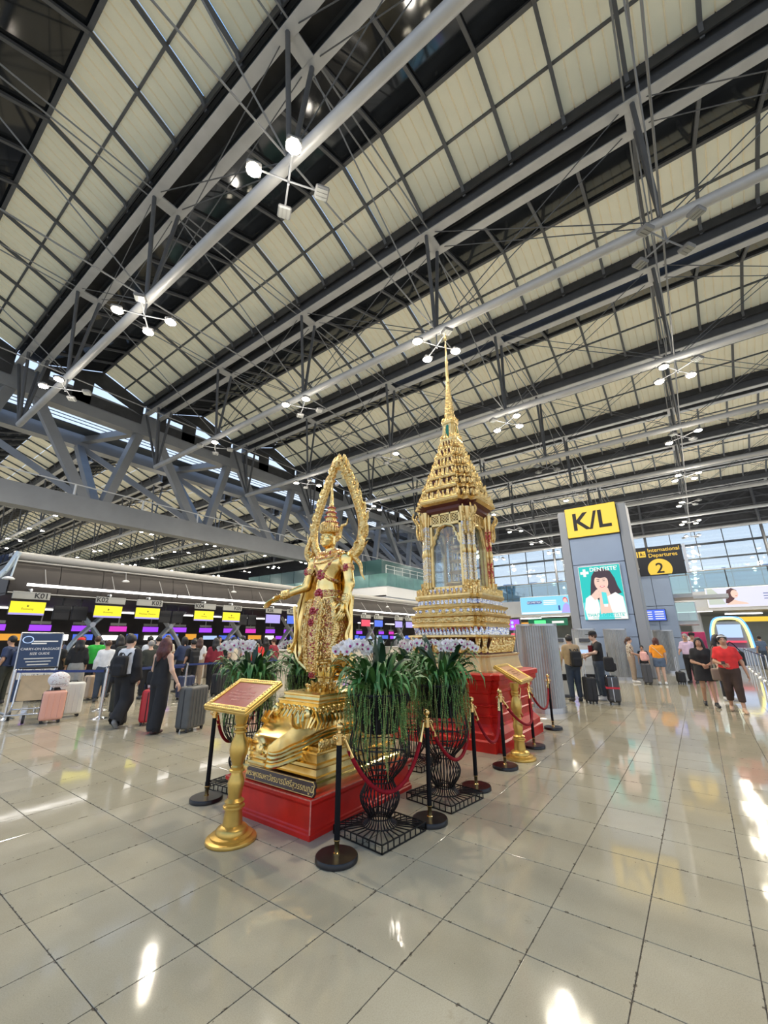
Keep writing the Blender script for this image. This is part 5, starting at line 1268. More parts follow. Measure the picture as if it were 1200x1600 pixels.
rope(0, 1, .47, 'sagging crimson velvet rope across the front planter'); rope(1, 2, .42, 'sagging crimson velvet rope across the second planter on the right'); rope(2, 3, .44, 'sagging crimson velvet rope in front of the plain red shrine face')
rope(3, 4, .40, 'sagging crimson velvet rope in front of the far gold lectern', .16); rope(4, 5, .38, 'crimson velvet rope between the two farthest stanchions on the right'); rope(6, 7, .40, 'crimson velvet rope behind the near gold lectern', -.05)
# ================================================================ gold lecterns
lprof = [(.205, 0), (.21, .01), (.205, .025), (.17, .035), (.172, .05), (.13, .06), (.13, .085), (.115, .10), (.08, .115), (.072, .13), (.066, .22), (.068, .235), (.078, .24), (.078, .255), (.068, .262), (.068, .28), (.074, .288), (.068, .296), (.056, .31), (.06, .36), (.066, .42), (.062, .45), (.052, .49), (.05, .505), (.062, .512), (.062, .528), (.053, .534), (.056, .55), (.05, .562), (.056, .59), (.068, .64), (.072, .68), (.066, .74), (.05, .80), (.046, .815), (.058, .82), (.058, .835), (.048, .84), (.05, .855), (.058, .86), (.058, .875), (.048, .882), (.055, .905), (.06, .95), (.063, .99)]
lprof = [(r if z < .125 else max(.036, .058+(r-.058)*1.6), z) for r, z in lprof]
def lectern(x, y, rz, label, lines, plate_m, tm_, tilt=.50, size=(.62, .44)):
    t = empty('lectern', (x, y, 0), rz, label, 'lectern', 'gold lecterns')       # local -x is the reader's side
    q = MB(); q.lathe(lprof[:12], 32); q.build('foot', m_goldp, t)
    q = MB(); q.lathe(lprof[11:], 28); q.build('turned_post', m_goldp, t)
    A = T(0, 0, 1.115) @ Ry(-tilt); w, d = size
    q = MB(); q.box((0, 0, 0), (d, w, .035), 0, A, .008); q.box((0, 0, -.05), (.16, .16, .07), 0, A, .01); f = q.build('desk', m_goldp, t)
    q = MB()
    for s_ in (-1, 1):
        q.box((s_*(d/2-.03), 0, .024), (.055, w, .022), 0, A, .006); q.box((0, s_*(w/2-.03), .024), (d-.11, .055, .022), 0, A, .006)
    q.build('desk_frame', m_goldp, f)
    q = MB()
    for s_ in (-1, 1):
        for i in range(20): u = -w/2+.03+i*(w-.06)/19; q.ell((s_*(d/2-.03), u, .036), (.014, .011, .006), 6, 4, M=A)
        for i in range(12): u = -d/2+.06+i*(d-.12)/11; q.ell((u, s_*(w/2-.03), .036), (.011, .014, .006), 6, 4, M=A)
    q.build('carved_border', m_goldl, f)
    q = MB(); q.box((0, 0, .020), (d-.115, w-.115, .008), 0, A); pl = q.build('text_plate', plate_m, f)
    M_ = A @ frame((0, 0, .0255), (0, -1, 0), (1, 0, 0))
    for tx, sz, dy in lines: text_on(tx, sz, tm_, pl, M_ @ T(0, dy, 0), ext=.0006)
    return t
m_platered = mat('red_text_plate', (0.30, 0.018, 0.016), 0.25, coat=.3); m_platetan = mat('copper_text_plate', (0.50, 0.22, 0.08), 0.35, .2)
m_pinktext = mat('pale_pink_lettering', (0.72, 0.32, 0.26), 0.5); m_goldtext = mat('dark_gold_lettering', (0.30, 0.12, 0.04), 0.5)
lectern(2.575, 3.50, 0.0, 'gold turned lectern with red text plate, nearest the viewer on the left', [('Y', .045, .105), ('———', .02, .075), ('พระพุทธมหาวัชรบารมี', .034, .035), ('ศรีสุวรรณภูมิ ประดิษฐาน ณ', .034, -.005), ('ท่าอากาศยานสุวรรณภูมิ', .034, -.045), ('พุทธศักราช', .028, -.085)], m_platered, m_pinktext)
lectern(6.42, 2.33, PI/2+.06, 'gold turned lectern with copper text plate beside the shrine', [('พระบรมสารีริกธาตุ', .034, .06), ('ประดิษฐาน ณ', .03, .015), ('ท่าอากาศยานสุวรรณภูมิ', .03, -.03), ('กรุงเทพมหานคร', .026, -.07)], m_platetan, m_goldtext)
# ================================================================ people
m_eye = mat('dark_eye', (0.015, 0.01, 0.008), 0.3); m_lip = mat('lip', (0.36, 0.10, 0.09), 0.5)
SKIN = {'light': mat('light_skin', (0.62, 0.40, 0.29), 0.5, var=.04, vscale=10), 'tan': mat('tan_skin', (0.46, 0.26, 0.165), 0.5, var=.04, vscale=10), 'brown': mat('brown_skin', (0.30, 0.16, 0.10), 0.5, var=.04, vscale=10)}
def cloth(name, col, rough=.85, **k): return mat('cloth_'+name, col, rough, var=k.pop('var', .10), vscale=k.pop('vscale', 9), bump=k.pop('bump', .12), bscale=22, **k)
HAIR = {'black': mat('black_hair', (0.012, 0.010, 0.010), .5, var=.3, vscale=30), 'brown': mat('brown_hair', (0.07, 0.032, 0.02), .5, var=.3, vscale=30), 'auburn': mat('auburn_hair', (0.085, 0.022, 0.018), .5, var=.3, vscale=30), 'grey': mat('grey_hair', (0.28, 0.26, 0.24), .5, var=.2, vscale=30)}
def person(x, y, rz, label, H=1.65, skin='light', hair=('black', 'short'), top=None, bottom=None, shoes=(.02, .02, .02), pose=None, res=.019, group=None, cap=None, face=True, build=1.0, z0=0.0):
    """one continuous skin body; hair and every garment are its parts; local +x is forward"""
    pose = pose or {}; k = H/1.65
    Jn = dict(hipL=(0, .085, .87), hipR=(0, -.085, .87), kneeL=(.015, .095, .47), kneeR=(.015, -.095, .47), ankL=(-.01, .10, .085), ankR=(-.01, -.10, .085),
              shL=(-.01, .155, 1.325), shR=(-.01, -.155, 1.325), elL=(-.03, .215, 1.08), elR=(-.03, -.215, 1.08), wrL=(.05, .235, .86), wrR=(.05, -.235, .86), head=(.02, 0, 1.545), neck=(0, 0, 1.40), footL=None, footR=None)
    yaw = pose.get('yaw', 0); Jn.update({a: b for a, b in pose.items() if a in Jn})
    J_ = {a: (np.array(b, float)*k if b is not None else None) for a, b in Jn.items()}
    t = empty('person', (x, y, z0), rz, label, 'person', group)
    pts = np.array([v for v in J_.values() if v is not None]); lo = pts.min(0)-.30*k; hi = pts.max(0)+.30*k; lo[2] = -.03
    B = SDF(lo, hi, res*k)
    c = J_['head']; R = np.array(Rz(yaw).to_3x3())
    hp = lambda dx, dy, dz: c+R@np.array((dx, dy, dz))*k
    B.ell(hp(-.005, 0, .02), np.array((.092, .074, .102))*k, .02); B.ell(hp(.022, 0, -.045), np.array((.066, .056, .068))*k, .03); B.cone(J_['neck']-(0, 0, .05), hp(-.02, 0, -.05), .055*k, .05*k, .02)
    B.cone(hp(.078, 0, .005), hp(.098, 0, -.028), .010*k, .016*k, .015)
    for s_ in (-1, 1): B.ell(hp(-.01, s_*.076, -.008), np.array((.02, .014, .032))*k, .008)
    b_ = build
    for s_, q in ((1, 'L'), (-1, 'R')):
        B.cone((0, s_*.06*k, .92*k), (0, s_*.07*k, 1.30*k), .085*k*b_, .085*k*b_, .05)
        B.chain([J_['sh'+q], J_['el'+q], J_['wr'+q]], [.05*k, .04*k, .028*k], .03)
        B.chain([J_['hip'+q], J_['knee'+q], J_['ank'+q]], [.082*k*b_, .055*k, .036*k], .03)
        a = J_['ank'+q]; f_ = J_['foot'+q] if J_['foot'+q] is not None else a+np.array((.145, s_*.02, -.055))*k
        B.cone(a-np.array((.025, 0, .045))*k, f_, .034*k, .028*k, .03)
    [B.cone((0, s_*.03*k, 1.37*k), J_['sh'+q], .05*k, .048*k, .05) for s_, q in ((1, 'L'), (-1, 'R'))]
    mb = MB(); B.into(mb, True, 1); mb.m = [0]*len(mb.f)
    for s_, q in ((1, 'L'), (-1, 'R')):
        d = Vector(J_['wr'+q]-J_['el'+q]).normalized()
        hand(mb, J_['wr'+q], d+Vector(pose.get('hand'+q, (0.05, 0, -.1))), (0, s_, .2), 1, .175*k, .5, -s_)
    if face:
        for s_ in (-1, 1):
            mb.ell(tuple(hp(.074, s_*.031, .008)), (.012*k, .014*k, .007*k), 6, 5, 1); mb.tube([tuple(hp(.083, s_*.014, .028)), tuple(hp(.076, s_*.046, .030))], .005*k, 4, 1)
        mb.ell(tuple(hp(.078, 0, -.056)), (.014*k, .024*k, .009*k), 8, 5, 2)
    body = mb.build('body', [SKIN[skin], m_eye, m_lip], t)
    P = body if False else t
    # hair
    hc, hs = hair
    if hs != 'none':
        Hh = SDF(c+np.array((-.24, -.24, -.55))*k, c+np.array((.2, .24, .2))*k, res*k*.9)
        Hh.ell(hp(-.018, 0, .034), np.array((.104, .090, .104))*k, .02)
        if hs == 'long': Hh.chain([hp(-.06, .05, 0), hp(-.09, .06, -.14), hp(-.10, .06, -.28)], [.06*k, .062*k, .045*k], .04); Hh.chain([hp(-.06, -.05, 0), hp(-.09, -.06, -.14), hp(-.10, -.06, -.28)], [.06*k, .062*k, .045*k], .04); Hh.chain([hp(.02, .08, .0), hp(.03, .085, -.12)], [.026*k, .022*k], .03); Hh.chain([hp(.02, -.08, .0), hp(.03, -.085, -.12)], [.026*k, .022*k], .03)
        elif hs == 'bob': Hh.chain([hp(-.05, .05, .0), hp(-.06, .06, -.12)], [.06*k, .045*k], .04); Hh.chain([hp(-.05, -.05, .0), hp(-.06, -.06, -.12)], [.06*k, .045*k], .04)
        elif hs == 'tail': Hh.chain([hp(-.10, 0, .03), hp(-.14, 0, -.06), hp(-.13, 0, -.18)], [.035*k, .036*k, .018*k], .02)
        cd = R@np.array((1, 0, 0)); Hh.ell(hp(.095, 0, -.035), np.array((.075, .072, .088))*k, 0, cut=True, R=R)
        if hs == 'short': Hh.ell(hp(.02, 0, -.13), np.array((.16, .14, .10))*k, 0, cut=True)
        hm = MB(); Hh.into(hm); hm.m = [0]*len(hm.f)
        if hm.f: hm.build('hair', HAIR[hc], t)
    if cap:
        q = MB(); q.lathe([(.098*k, .0), (.102*k, .03*k), (.09*k, .07*k), (.05*k, .095*k), (.002, .10*k)], 16, tuple(hp(-.012, 0, .045)))
        if cap[1]: q.add_raw(MB().lathe([(.001, 0), (.085*k, -.004), (.085*k, .008), (.001, .012)], 14, sx=1.0), T(*hp(.085, 0, .045)) @ Rz(yaw))
        q.build('cap', cap[0], t)
    # garments
    if top:
        o = top.get('off', .02); G = SDF(lo, hi, res*k)
        hem = top.get('hem', .86)*k; fl = top.get('flare', 0)
        for s_, q in ((1, 'L'), (-1, 'R')):
            G.cone((0, s_*.06*k, hem-.05), (0, s_*.068*k, 1.26*k), (.088*b_+o+fl)*k, (.088*b_+o)*k, .06)
            if top.get('bust'): G.ell((.075*k, s_*.07*k, 1.22*k), np.array((.065, .07, .07))*k, .05)
            sl = top.get('sleeve', 'short')
            if sl in ('short', 'long'):
                e = J_['el'+q]; w = J_['wr'+q]; sh = J_['sh'+q]; so = top.get('so', o)
                if sl == 'short': G.cone(sh, sh+(e-sh)*.72, (.050+so*.55)*k, (.050+so*.75)*k, .03)
                else: G.chain([sh, e, e+(w-e)*.93], [(.050+so*.55)*k, (.044+so*.8)*k, (.034+so)*k], .03)
        if top.get('sleeve') == 'none': G.cone((0, .10*k, 1.33*k), (0, -.10*k, 1.33*k), .058*k, .058*k, .05)
        else: [G.cone((0, s_*.035*k, 1.365*k), J_['sh'+q], (.050+o*.4)*k, (.050+o*.45)*k, .05) for s_, q in ((1, 'L'), (-1, 'R'))]
        G.above(hem); G.below((1.425 if top.get('sleeve') != 'none' else 1.36)*k); G.cone((.05*k, 0, 1.40*k), (.03*k, 0, 1.47*k), .052*k, .06*k, 0, cut=True)
        if top.get('vneck'): G.cone((.12*k, 0, 1.42*k), (.13*k, 0, 1.30*k), .045*k, .012*k, 0, cut=True)
        if top.get('sleeve', 'short') == 'short':
            for q in 'LR':
                e = J_['el'+q]; sh = J_['sh'+q]; dd = e-sh
                # sleeve end cut square
                G2 = sh+dd*.80; G.cone(G2+dd*.18, G2+dd*.6, .075*k, .075*k, 0, cut=True)
        gm = MB(); G.into(gm); gm.m = [0]*len(gm.f); gm.build(top.get('name', 'shirt'), top['m'], t)
        if top.get('trim') is not None:
            gm2 = MB(); gm2.tube([(.1*k*math.cos(a)*1.0, .09*k*math.sin(a), 1.395*k-.03*math.cos(a)) for a in [2*PI*i/14 for i in range(14)]], .014, 5, closed=True); gm2.build('collar', top['trim'], t)
    if bottom:
        o = bottom.get('off', .018); G = SDF(lo, hi, res*k); ln_ = bottom.get('end', .09)*k; wd = bottom.get('wide', 0)
        for s_, q in ((1, 'L'), (-1, 'R')):
            hp_, kn, an = J_['hip'+q], J_['knee'+q], J_['ank'+q]
            G.cone((0, s_*.06*k, .86*k), (0, s_*.062*k, 1.0*k), (.10*b_+o)*k, (.088*b_+o)*k, .05)
            if bottom.get('skirt'): G.cone((0, s_*.06*k, .92*k), (.01, s_*.075*k, ln_-.04), (.10*b_+o)*k, (.115*b_+o+wd)*k, .08)
            else:
                G.chain([hp_, kn, an-np.array((0, 0, .02))], [(.086*b_+o)*k, (.060+o+wd*.6)*k, (.040+o+wd)*k], .025)
        G.below(bottom.get('waist', 1.0)*k)
        if bottom.get('skirt') or ln_ > .2*k:
            G.above(ln_)
        else:
            for s_, q in ((1, 'L'), (-1, 'R')):
                a = J_['ank'+q]; kn = J_['knee'+q]; d = (a-kn)/np.linalg.norm(a-kn); G.cone(a+d*.07*k, a+d*.25*k, .10*k, .10*k, 0, cut=True)
        gm = MB(); G.into(gm); gm.m = [0]*len(gm.f); gm.build(bottom.get('name', 'trousers'), bottom['m'], t)
    if shoes is not None:
        sm = shoes if not isinstance(shoes, tuple) else mat('shoe_%.2f_%.2f_%.2f' % shoes, shoes, .5)
        sole = mat('shoe_sole', (0.35, 0.34, 0.33), .7)
        for s_, q in ((1, 'L'), (-1, 'R')):
            a = J_['ank'+q]; f_ = J_['foot'+q] if J_['foot'+q] is not None else a+np.array((.145, s_*.02, -.055))*k
            d = f_-a; d = d/np.linalg.norm(d)
            G = SDF(np.minimum(a, f_)-.13*k, np.maximum(a, f_)+.13*k, .013*k); he = a-np.array((.028, 0, .042))*k
            G.cone(he, f_+d*.015, .045*k, .036*k, .02); G.cone(he+np.array((.015, 0, .03))*k, a+np.array((0, 0, .005)), .042*k, .04*k, .02)
            if f_[2] < .06*k: G.above(.004)
            gm = MB(); G.into(gm); gm.m = [0]*len(gm.f); so_ = gm.build('shoe', sm, t)
    return t
# ---------------------------------------------------------------- bags
def backpack(x, y, z, rz, label, m, m2=None, s=1.0):
    """worn on a back: local +x is the wearer's front"""
    t = empty('backpack', (x, y, z), rz, label, 'backpack')
    G = SDF((-.35, -.25, -.06), (.12, .25, .52), .016); G.box((-.13, 0, .22), (.07, .135, .20), .055); G.box((-.21, 0, .14), (.035, .105, .11), .035, k=.02)
    q = MB(); G.into(q); q.m = [0]*len(q.f); q.build('body', m, t, sc=s)
    for sd in (-1, 1):
        q = MB(); q.tube(bez([(-.09, sd*.085, .40), (-.02, sd*.10, .47), (.09, sd*.105, .40), (.12, sd*.12, .26), (.06, sd*.14, .10), (-.08, sd*.12, .05)], 4), .022, 6, flat=.35); q.build('strap', m2 or m, t, sc=s)
    q = MB(); q.tube(bez([(-.10, -.04, .42), (-.11, 0, .47), (-.10, .04, .42)], 4), .009, 5); q.build('handle', m2 or m, t, sc=s)
    return t
m_wheel = mat('black_caster', (0.015, 0.015, 0.016), .4)
def suitcase(x, y, rz, label, m, size=(.42, .27, .62), ribs=5, handle=0.0, m_trim=None, tilt=0.0, group='suitcases'):
    """hard-shell case on four casters; local x = width, y = depth"""
    w, d, h = size; t = empty('suitcase', (x, y, 0), rz, label, 'suitcase', group); tr = m_trim or m_wheel
    G = SDF((-w/2-.05, -d/2-.05, .0), (w/2+.05, d/2+.05, h+.12), .014); G.box((0, 0, .055+h/2), (w/2, d/2, h/2), .05); q = MB(); G.into(q, True, 1); q.m = [0]*len(q.f); q.build('shell', m, t)
    for i in range(ribs):
        xx = -w/2+w*(i+1)/(ribs+1)
        for sd in (-1, 1):
            q = MB(); q.tube([(xx, sd*(d/2+.001), .10), (xx, sd*(d/2+.004), .055+h*.5), (xx, sd*(d/2+.001), h)], .009, 5); q.build('rib', m, t)
    q = MB(); q.tube([(-w/2-.002, 0, .08), (-w/2-.003, 0, h), (-w/2+.05, 0, h+.057), (w/2-.05, 0, h+.057), (w/2+.003, 0, h), (w/2+.002, 0, .08)], .008, 5); q.build('zip', tr, t)
    q = MB(); q.tube(bez([(-.07, 0, h+.055), (-.06, 0, h+.085), (.06, 0, h+.085), (.07, 0, h+.055)], 4), .010, 6); q.build('carry_handle', tr, t)
    if handle:
        q = MB()
        for sd in (-1, 1): q.tube([(sd*.09, d/2-.04, h), (sd*.09, d/2-.04, h+handle)], .008, 6)
        q.tube([(-.10, d/2-.04, h+handle), (.10, d/2-.04, h+handle)], .014, 8); q.build('pull_handle', m_chrome if handle > .01 else tr, t)
    for sx in (-1, 1):
        for sy in (-1, 1):
            q = MB(); A = T(sx*(w/2-.06), sy*(d/2-.05), .028) @ Rx(PI/2); q.lathe([(.012, -.014), (.028, -.012), (.028, .012), (.012, .014)], 12, M=A); q.box((sx*(w/2-.06), sy*(d/2-.05), .052), (.04, .045, .03)); q.build('caster', m_wheel, t)
    return t
# ---------------------------------------------------------------- the people on the right
c_black = cloth('black', (0.014, 0.014, 0.016)); c_white = cloth('white', (0.72, 0.72, 0.72)); c_olive = cloth('olive', (0.035, 0.038, 0.03)); c_grey = cloth('grey', (0.30, 0.30, 0.29)); c_beige = cloth('beige', (0.33, 0.25, 0.18))
c_red = cloth('red', (0.66, 0.03, 0.03)); c_orange = cloth('orange', (0.80, 0.29, 0.02)); c_denim = cloth('denim', (0.10, 0.14, 0.21)); c_denimd = cloth('dark_denim', (0.045, 0.06, 0.085)); c_lav = cloth('lavender', (0.55, 0.42, 0.56)); c_tan = cloth('tan', (0.38, 0.27, 0.15)); c_green = cloth('green', (0.03, 0.42, 0.05)); c_lime = cloth('lime', (0.42, 0.62, 0.02)); c_brown = cloth('dark_brown', (0.05, 0.028, 0.02)); c_hiv = cloth('hi_vis_yellow', (0.60, 0.78, 0.06)); c_blue = cloth('navy', (0.03, 0.045, 0.10)); c_maroon = cloth('maroon', (0.24, 0.02, 0.035)); c_cream = cloth('cream', (0.62, 0.54, 0.42))
c_floral = mat('cloth_floral', (0.55, 0.48, 0.38), .85, col2=(0.16, 0.10, 0.07), vscale=26, lo=.5, hi=.56, bump=.1)
walk = dict(kneeL=(.10, .09, .48), ankL=(.17, .095, .085), kneeR=(.0, -.09, .46), ankR=(-.16, -.095, .10))
# woman in the red polo, walking to the viewer, phone in her right hand
person(13.05, -.42, PI+.05, 'woman in a red polo shirt and dark cropped trousers, walking with a phone', 1.66, 'tan', ('black', 'tail'), dict(m=c_red, off=.03, hem=.90, bust=1, vneck=1, sleeve='short', so=.028), dict(m=c_brown, off=.022, end=.22, wide=.0), (.55, .36, .24),
       dict(walk, elR=(.0, -.235, 1.07), wrR=(.20, -.12, 1.02), elL=(-.02, .26, 1.06), wrL=(.02, .31, .80), handR=(.2, .3, 0)), cap=None, build=1.12)
q = MB(); q.box((0, 0, 0), (.012, .075, .15), 0, Ry(1.2), .003); tag(q.build('phone', m_black, None, (12.78, -.33, 1.06)), 'dark phone held by the woman in the red polo', 'phone')
t = empty('headband', (13.03, -.42, 1.615), PI, 'pale headband worn by the woman in the red polo', 'headband'); q = MB(); q.lathe([(.097, -.012), (.101, .0), (.096, .014)], 20, M=Ry(-.35), cap=False); q.build('band', c_white, t)
# woman in black beside her
person(13.75, .06, PI+.12, 'woman with long black hair in a black top and short black skirt', 1.60, 'tan', ('black', 'long'), dict(m=c_black, off=.03, hem=.92, bust=1, sleeve='short', so=.03), dict(name='skirt', m=c_black, off=.03, end=.60, skirt=1, wide=.04), (.02, .02, .02),
       dict(walk, elR=(.02, -.22, 1.06), wrR=(.20, -.04, 1.0), elL=(.0, .23, 1.06), wrL=(.21, .08, .99), yaw=-.25))
t = empty('shoulder_bag', (13.45, -.20, .62), PI, 'taupe shoulder bag hanging between the two walking women', 'bag'); q = MB(); G = SDF((-.1, -.2, -.03), (.1, .2, .36), .014); G.box((0, 0, .14), (.05, .13, .14), .035); G.into(q); q.m = [0]*len(q.f); q.build('body', mat('taupe_leather', (.24, .18, .14), .5), t); q = MB(); q.tube(bez([(0, -.11, .26), (.02, -.06, .55), (.06, .02, .80), (.0, .08, .55), (0, .11, .26)], 5), .012, 5); q.build('strap', mat('taupe_leather', (.24, .18, .14)), t)
person(15.2, -.36, PI+.9, 'woman with dark hair in a black top half hidden behind the red polo', 1.68, 'light', ('black', 'long'), dict(m=c_black, off=.02), dict(m=c_black, off=.02), (.6, .6, .6), dict(yaw=.5))
q = MB(); G = SDF((-.2, -.22, -.05), (.2, .22, .45), .016); G.box((0, 0, .2), (.09, .15, .19), .06); G.into(q); q.m = [0]*len(q.f); t = empty('black_bag', (15.0, -.72, .88), .3, 'black bag slung behind the woman in the red polo', 'bag'); q.build('body', c_black, t); q = MB(); q.tube(bez([(0, -.1, .38), (0, .1, .62), (0, .2, .38)], 4), .012, 5); q.build('strap', c_black, t)
person(20.2, .46, PI-.35, 'man in a lavender shirt and black trousers looking down beside a carry-on', 1.74, 'tan', ('grey', 'short'), dict(m=c_lav, off=.03, hem=.95, so=.03, trim=c_lav), dict(m=c_black, off=.02), (.02, .02, .02), dict(elR=(.02, -.24, 1.08), wrR=(.22, -.2, 1.02), elL=(.0, .24, 1.08), wrL=(.16, .26, .95)))
suitcase(19.6, .82, .3, 'small black carry-on trolley in front of the man in lavender', mat('black_nylon', (.02, .02, .022), .7), (.38, .24, .36), 2, .55)
person(21.0, .25, PI, 'man in black with a black cap behind the man in lavender', 1.78, 'tan', ('black', 'short'), dict(m=c_black, off=.02), dict(m=c_black, off=.02), (.02, .02, .02), cap=(c_black, True))
person(18.9, 1.36, .15, 'woman seen from behind in an orange T-shirt and denim shorts', 1.60, 'light', ('auburn', 'bob'), dict(m=c_orange, off=.035, hem=.84, so=.04), dict(name='shorts', m=c_denim, off=.03, end=.62, wide=.03), (.7, .7, .68), dict(elL=(.05, .21, 1.08), wrL=(.2, .16, 1.0), elR=(-.02, -.23, 1.08), wrR=(.06, -.24, .85)))
q = MB(); q.tube(bez([(18.83, 1.55, 1.35), (18.76, 1.4, 1.2), (18.80, 1.22, .98)], 4), .02, 5, flat=.3); tag(q.build('bag_strap', c_cream), 'pale crossbody strap over the orange T-shirt', 'strap')
person(19.1, 2.26, -PI/2+.25, 'woman in a patterned blouse and beige trousers standing in profile', 1.63, 'light', ('brown', 'tail'), dict(m=c_floral, off=.03, hem=.88, so=.04), dict(m=c_beige, off=.025), (.7, .68, .66), dict(elR=(.02, -.21, 1.08), wrR=(.22, -.1, 1.02), elL=(.02, .21, 1.08), wrL=(.22, .1, 1.0)))
suitcase(18.75, 1.80, .15, 'dark grey ribbed suitcase standing between the two women', mat('dark_grey_polycarbonate', (.06, .06, .065), .4), (.46, .28, .66), 6)
t = empty('pink_backpack', (18.75, 1.80, .80), .1, 'pale pink bag lying on the dark grey suitcase', 'bag'); q = MB(); G = SDF((-.25, -.2, -.03), (.25, .2, .42), .016); G.box((0, 0, .16), (.19, .12, .16), .06); G.box((0, -.12, .12), (.12, .04, .09), .03, k=.02); G.into(q); q.m = [0]*len(q.f); q.build('body', cloth('pink', (.72, .38, .34)), t); q = MB(); q.tube(bez([(-.05, 0, .31), (0, 0, .38), (.05, 0, .31)], 4), .01, 5); q.build('handle', cloth('pink', (.72, .38, .34)), t)
person(20.6, 2.0, PI, 'dark-haired person crouching low behind the pink bag', 1.30, 'tan', ('black', 'short'), dict(m=c_black, off=.02), dict(m=c_black, off=.02), (.02, .02, .02))
# two men at the check-in kiosks
person(12.75, 2.95, .55, 'man in a tan jacket with a black backpack at the kiosk', 1.70, 'tan', ('black', 'short'), dict(name='jacket', m=c_tan, off=.035, hem=.86, sleeve='long', so=.02), dict(m=c_denimd, off=.02), (.03, .03, .03), dict(elL=(.06, .22, 1.10), wrL=(.28, .2, 1.10), elR=(.0, -.24, 1.08), wrR=(.1, -.25, .9), head=(.05, 0, 1.53)))
backpack(12.68, 2.86, .86, .55, 'black backpack worn by the man in the tan jacket', c_black)
person(13.38, 2.40, PI/2+.5, 'man in a black T-shirt with red print and jeans leaning to the kiosk', 1.78, 'light', ('brown', 'short'), dict(m=c_black, off=.03, hem=.92, so=.035), dict(m=c_denimd, off=.02), (.6, .6, .6), dict(elL=(.12, .22, 1.14), wrL=(.34, .16, 1.10), elR=(.05, -.24, 1.10), wrR=(.26, -.12, 1.02), head=(.06, 0, 1.54)), cap=(c_black, True))
q = MB(); q.box((0, 0, 0), (.22, .012, .20)); tag(q.build('shirt_print', mat('dark_red_print', (.20, .015, .02), .8), None, (13.26, 2.515, 1.32), (0, 0, .5-PI/2+.5)), 'dark red print on the front of the black T-shirt', 'print')
person(12.2, 3.28, .9, 'attendant in a yellow hi-vis vest and black trousers beside the fluted screen', 1.66, 'tan', ('black', 'short'), dict(name='vest', m=c_hiv, off=.035, hem=.88, sleeve='none'), dict(m=c_black, off=.02), (.02, .02, .02))
suitcase(12.62, 2.56, .5, 'black fabric trolley between the two men at the kiosks', mat('black_nylon', (.02, .02, .022), .7), (.40, .26, .58), 2, .5)
sc_ = suitcase(12.78, 2.05, .2, 'glossy black suitcase with a red luggage belt at the kiosks', mat('glossy_black_shell', (.012, .012, .016), .12, coat=.6), (.46, .29, .64), 5, 0, mat('silver_trim', (.6, .6, .62), .3, .8))
q = MB(); q.box((0, 0, .40), (.485, .315, .045)); q.build('luggage_belt', cloth('crimson_belt', (.55, .03, .05)), sc_)
t = empty('holdall', (12.78, 2.05, .78), .2, 'black soft bag standing on the suitcase with the red belt', 'bag'); q = MB(); G = SDF((-.27, -.2, -.03), (.27, .2, .5), .016); G.box((0, 0, .18), (.20, .12, .18), .05); G.box((0, -.12, .12), (.15, .04, .09), .03, k=.02); G.into(q); q.m = [0]*len(q.f); q.build('body', c_black, t); q = MB(); q.tube([(-.12, -.165, .14), (.12, -.165, .14)], .006, 4); q.build('zip', m_chrome, t); q = MB(); q.tube(bez([(-.1, 0, .35), (0, 0, .47), (.1, 0, .35)], 4), .012, 5); q.build('handle', c_black, t)
# ---------------------------------------------------------------- the people on the left
person(4.12, 9.50, .55, 'young man walking away with a white T-shirt, black sleeves and black backpack', 1.70, 'light', ('black', 'short'), dict(m=c_white, off=.035, hem=.84, so=.04), dict(m=c_black, off=.03, wide=.05), (.28, .28, .28), dict(kneeL=(.12, .09, .49), ankL=(.18, .095, .085), kneeR=(.0, -.1, .46), ankR=(-.22, -.10, .16), footR=(-.17, -.11, .03), yaw=-.2))
for nm, sd in (('a', 1), ('b', -1)):
    pass
backpack(4.05, 9.45, .90, .55, 'black backpack with a white patch on the young man walking away', c_black)
t = empty('black_jacket', (4.12, 9.50, 0), .55, 'black jacket hanging open off the shoulders of the young man', 'jacket'); G = SDF((-.3, -.5, .7), (.3, .5, 1.5), .02)
for s_ in (-1, 1): G.chain([(-.01, s_*.18, 1.38), (-.04, s_*.245, 1.10), (.05, s_*.26, .90)], [.082, .078, .066], .03); G.cone((-.02, s_*.2, 1.3), (-.03, s_*.21, .86), .07, .08, .05)
q = MB(); G.into(q); q.m = [0]*len(q.f); q.build('sleeves', c_black, t)
person(4.25, 8.33, .35, 'woman with long auburn hair in a sleeveless black jumpsuit', 1.64, 'light', ('auburn', 'long'), dict(m=c_black, off=.018, hem=.88, sleeve='none'), dict(m=c_black, off=.022, wide=.05, waist=1.06, end=.08), (.10, .05, .05), dict(kneeL=(.05, .08, .47), ankL=(.06, .085, .085), kneeR=(-.02, -.08, .46), ankR=(-.10, -.085, .085), elR=(-.04, -.26, 1.08), wrR=(.03, -.36, .86), elL=(.03, .23, 1.08), wrL=(.2, .2, .98), yaw=.3))
q = MB(); q.tube(bez([(4.22, 8.16, 1.37), (4.12, 8.30, 1.2), (4.18, 8.52, .98)], 5), .010, 5, flat=.5); tag(q.build('bag_strap', c_black), 'thin black bag strap across the back of the jumpsuit', 'strap')
q = MB(); G = SDF((-.16, -.2, -.03), (.16, .2, .32), .016); G.box((0, 0, .14), (.06, .13, .13), .05); G.into(q); q.m = [0]*len(q.f); tag(q.build('shoulder_bag', c_black, None, (4.24, 8.60, .78), (0, 0, .3)), 'black shoulder bag at the left side of the woman in the jumpsuit', 'bag')
suitcase(4.74, 7.98, .35, 'large dark grey hard-shell suitcase pulled by the woman in black', mat('charcoal_polycarbonate', (.095, .095, .09), .45, var=.1), (.50, .30, .72), 5)
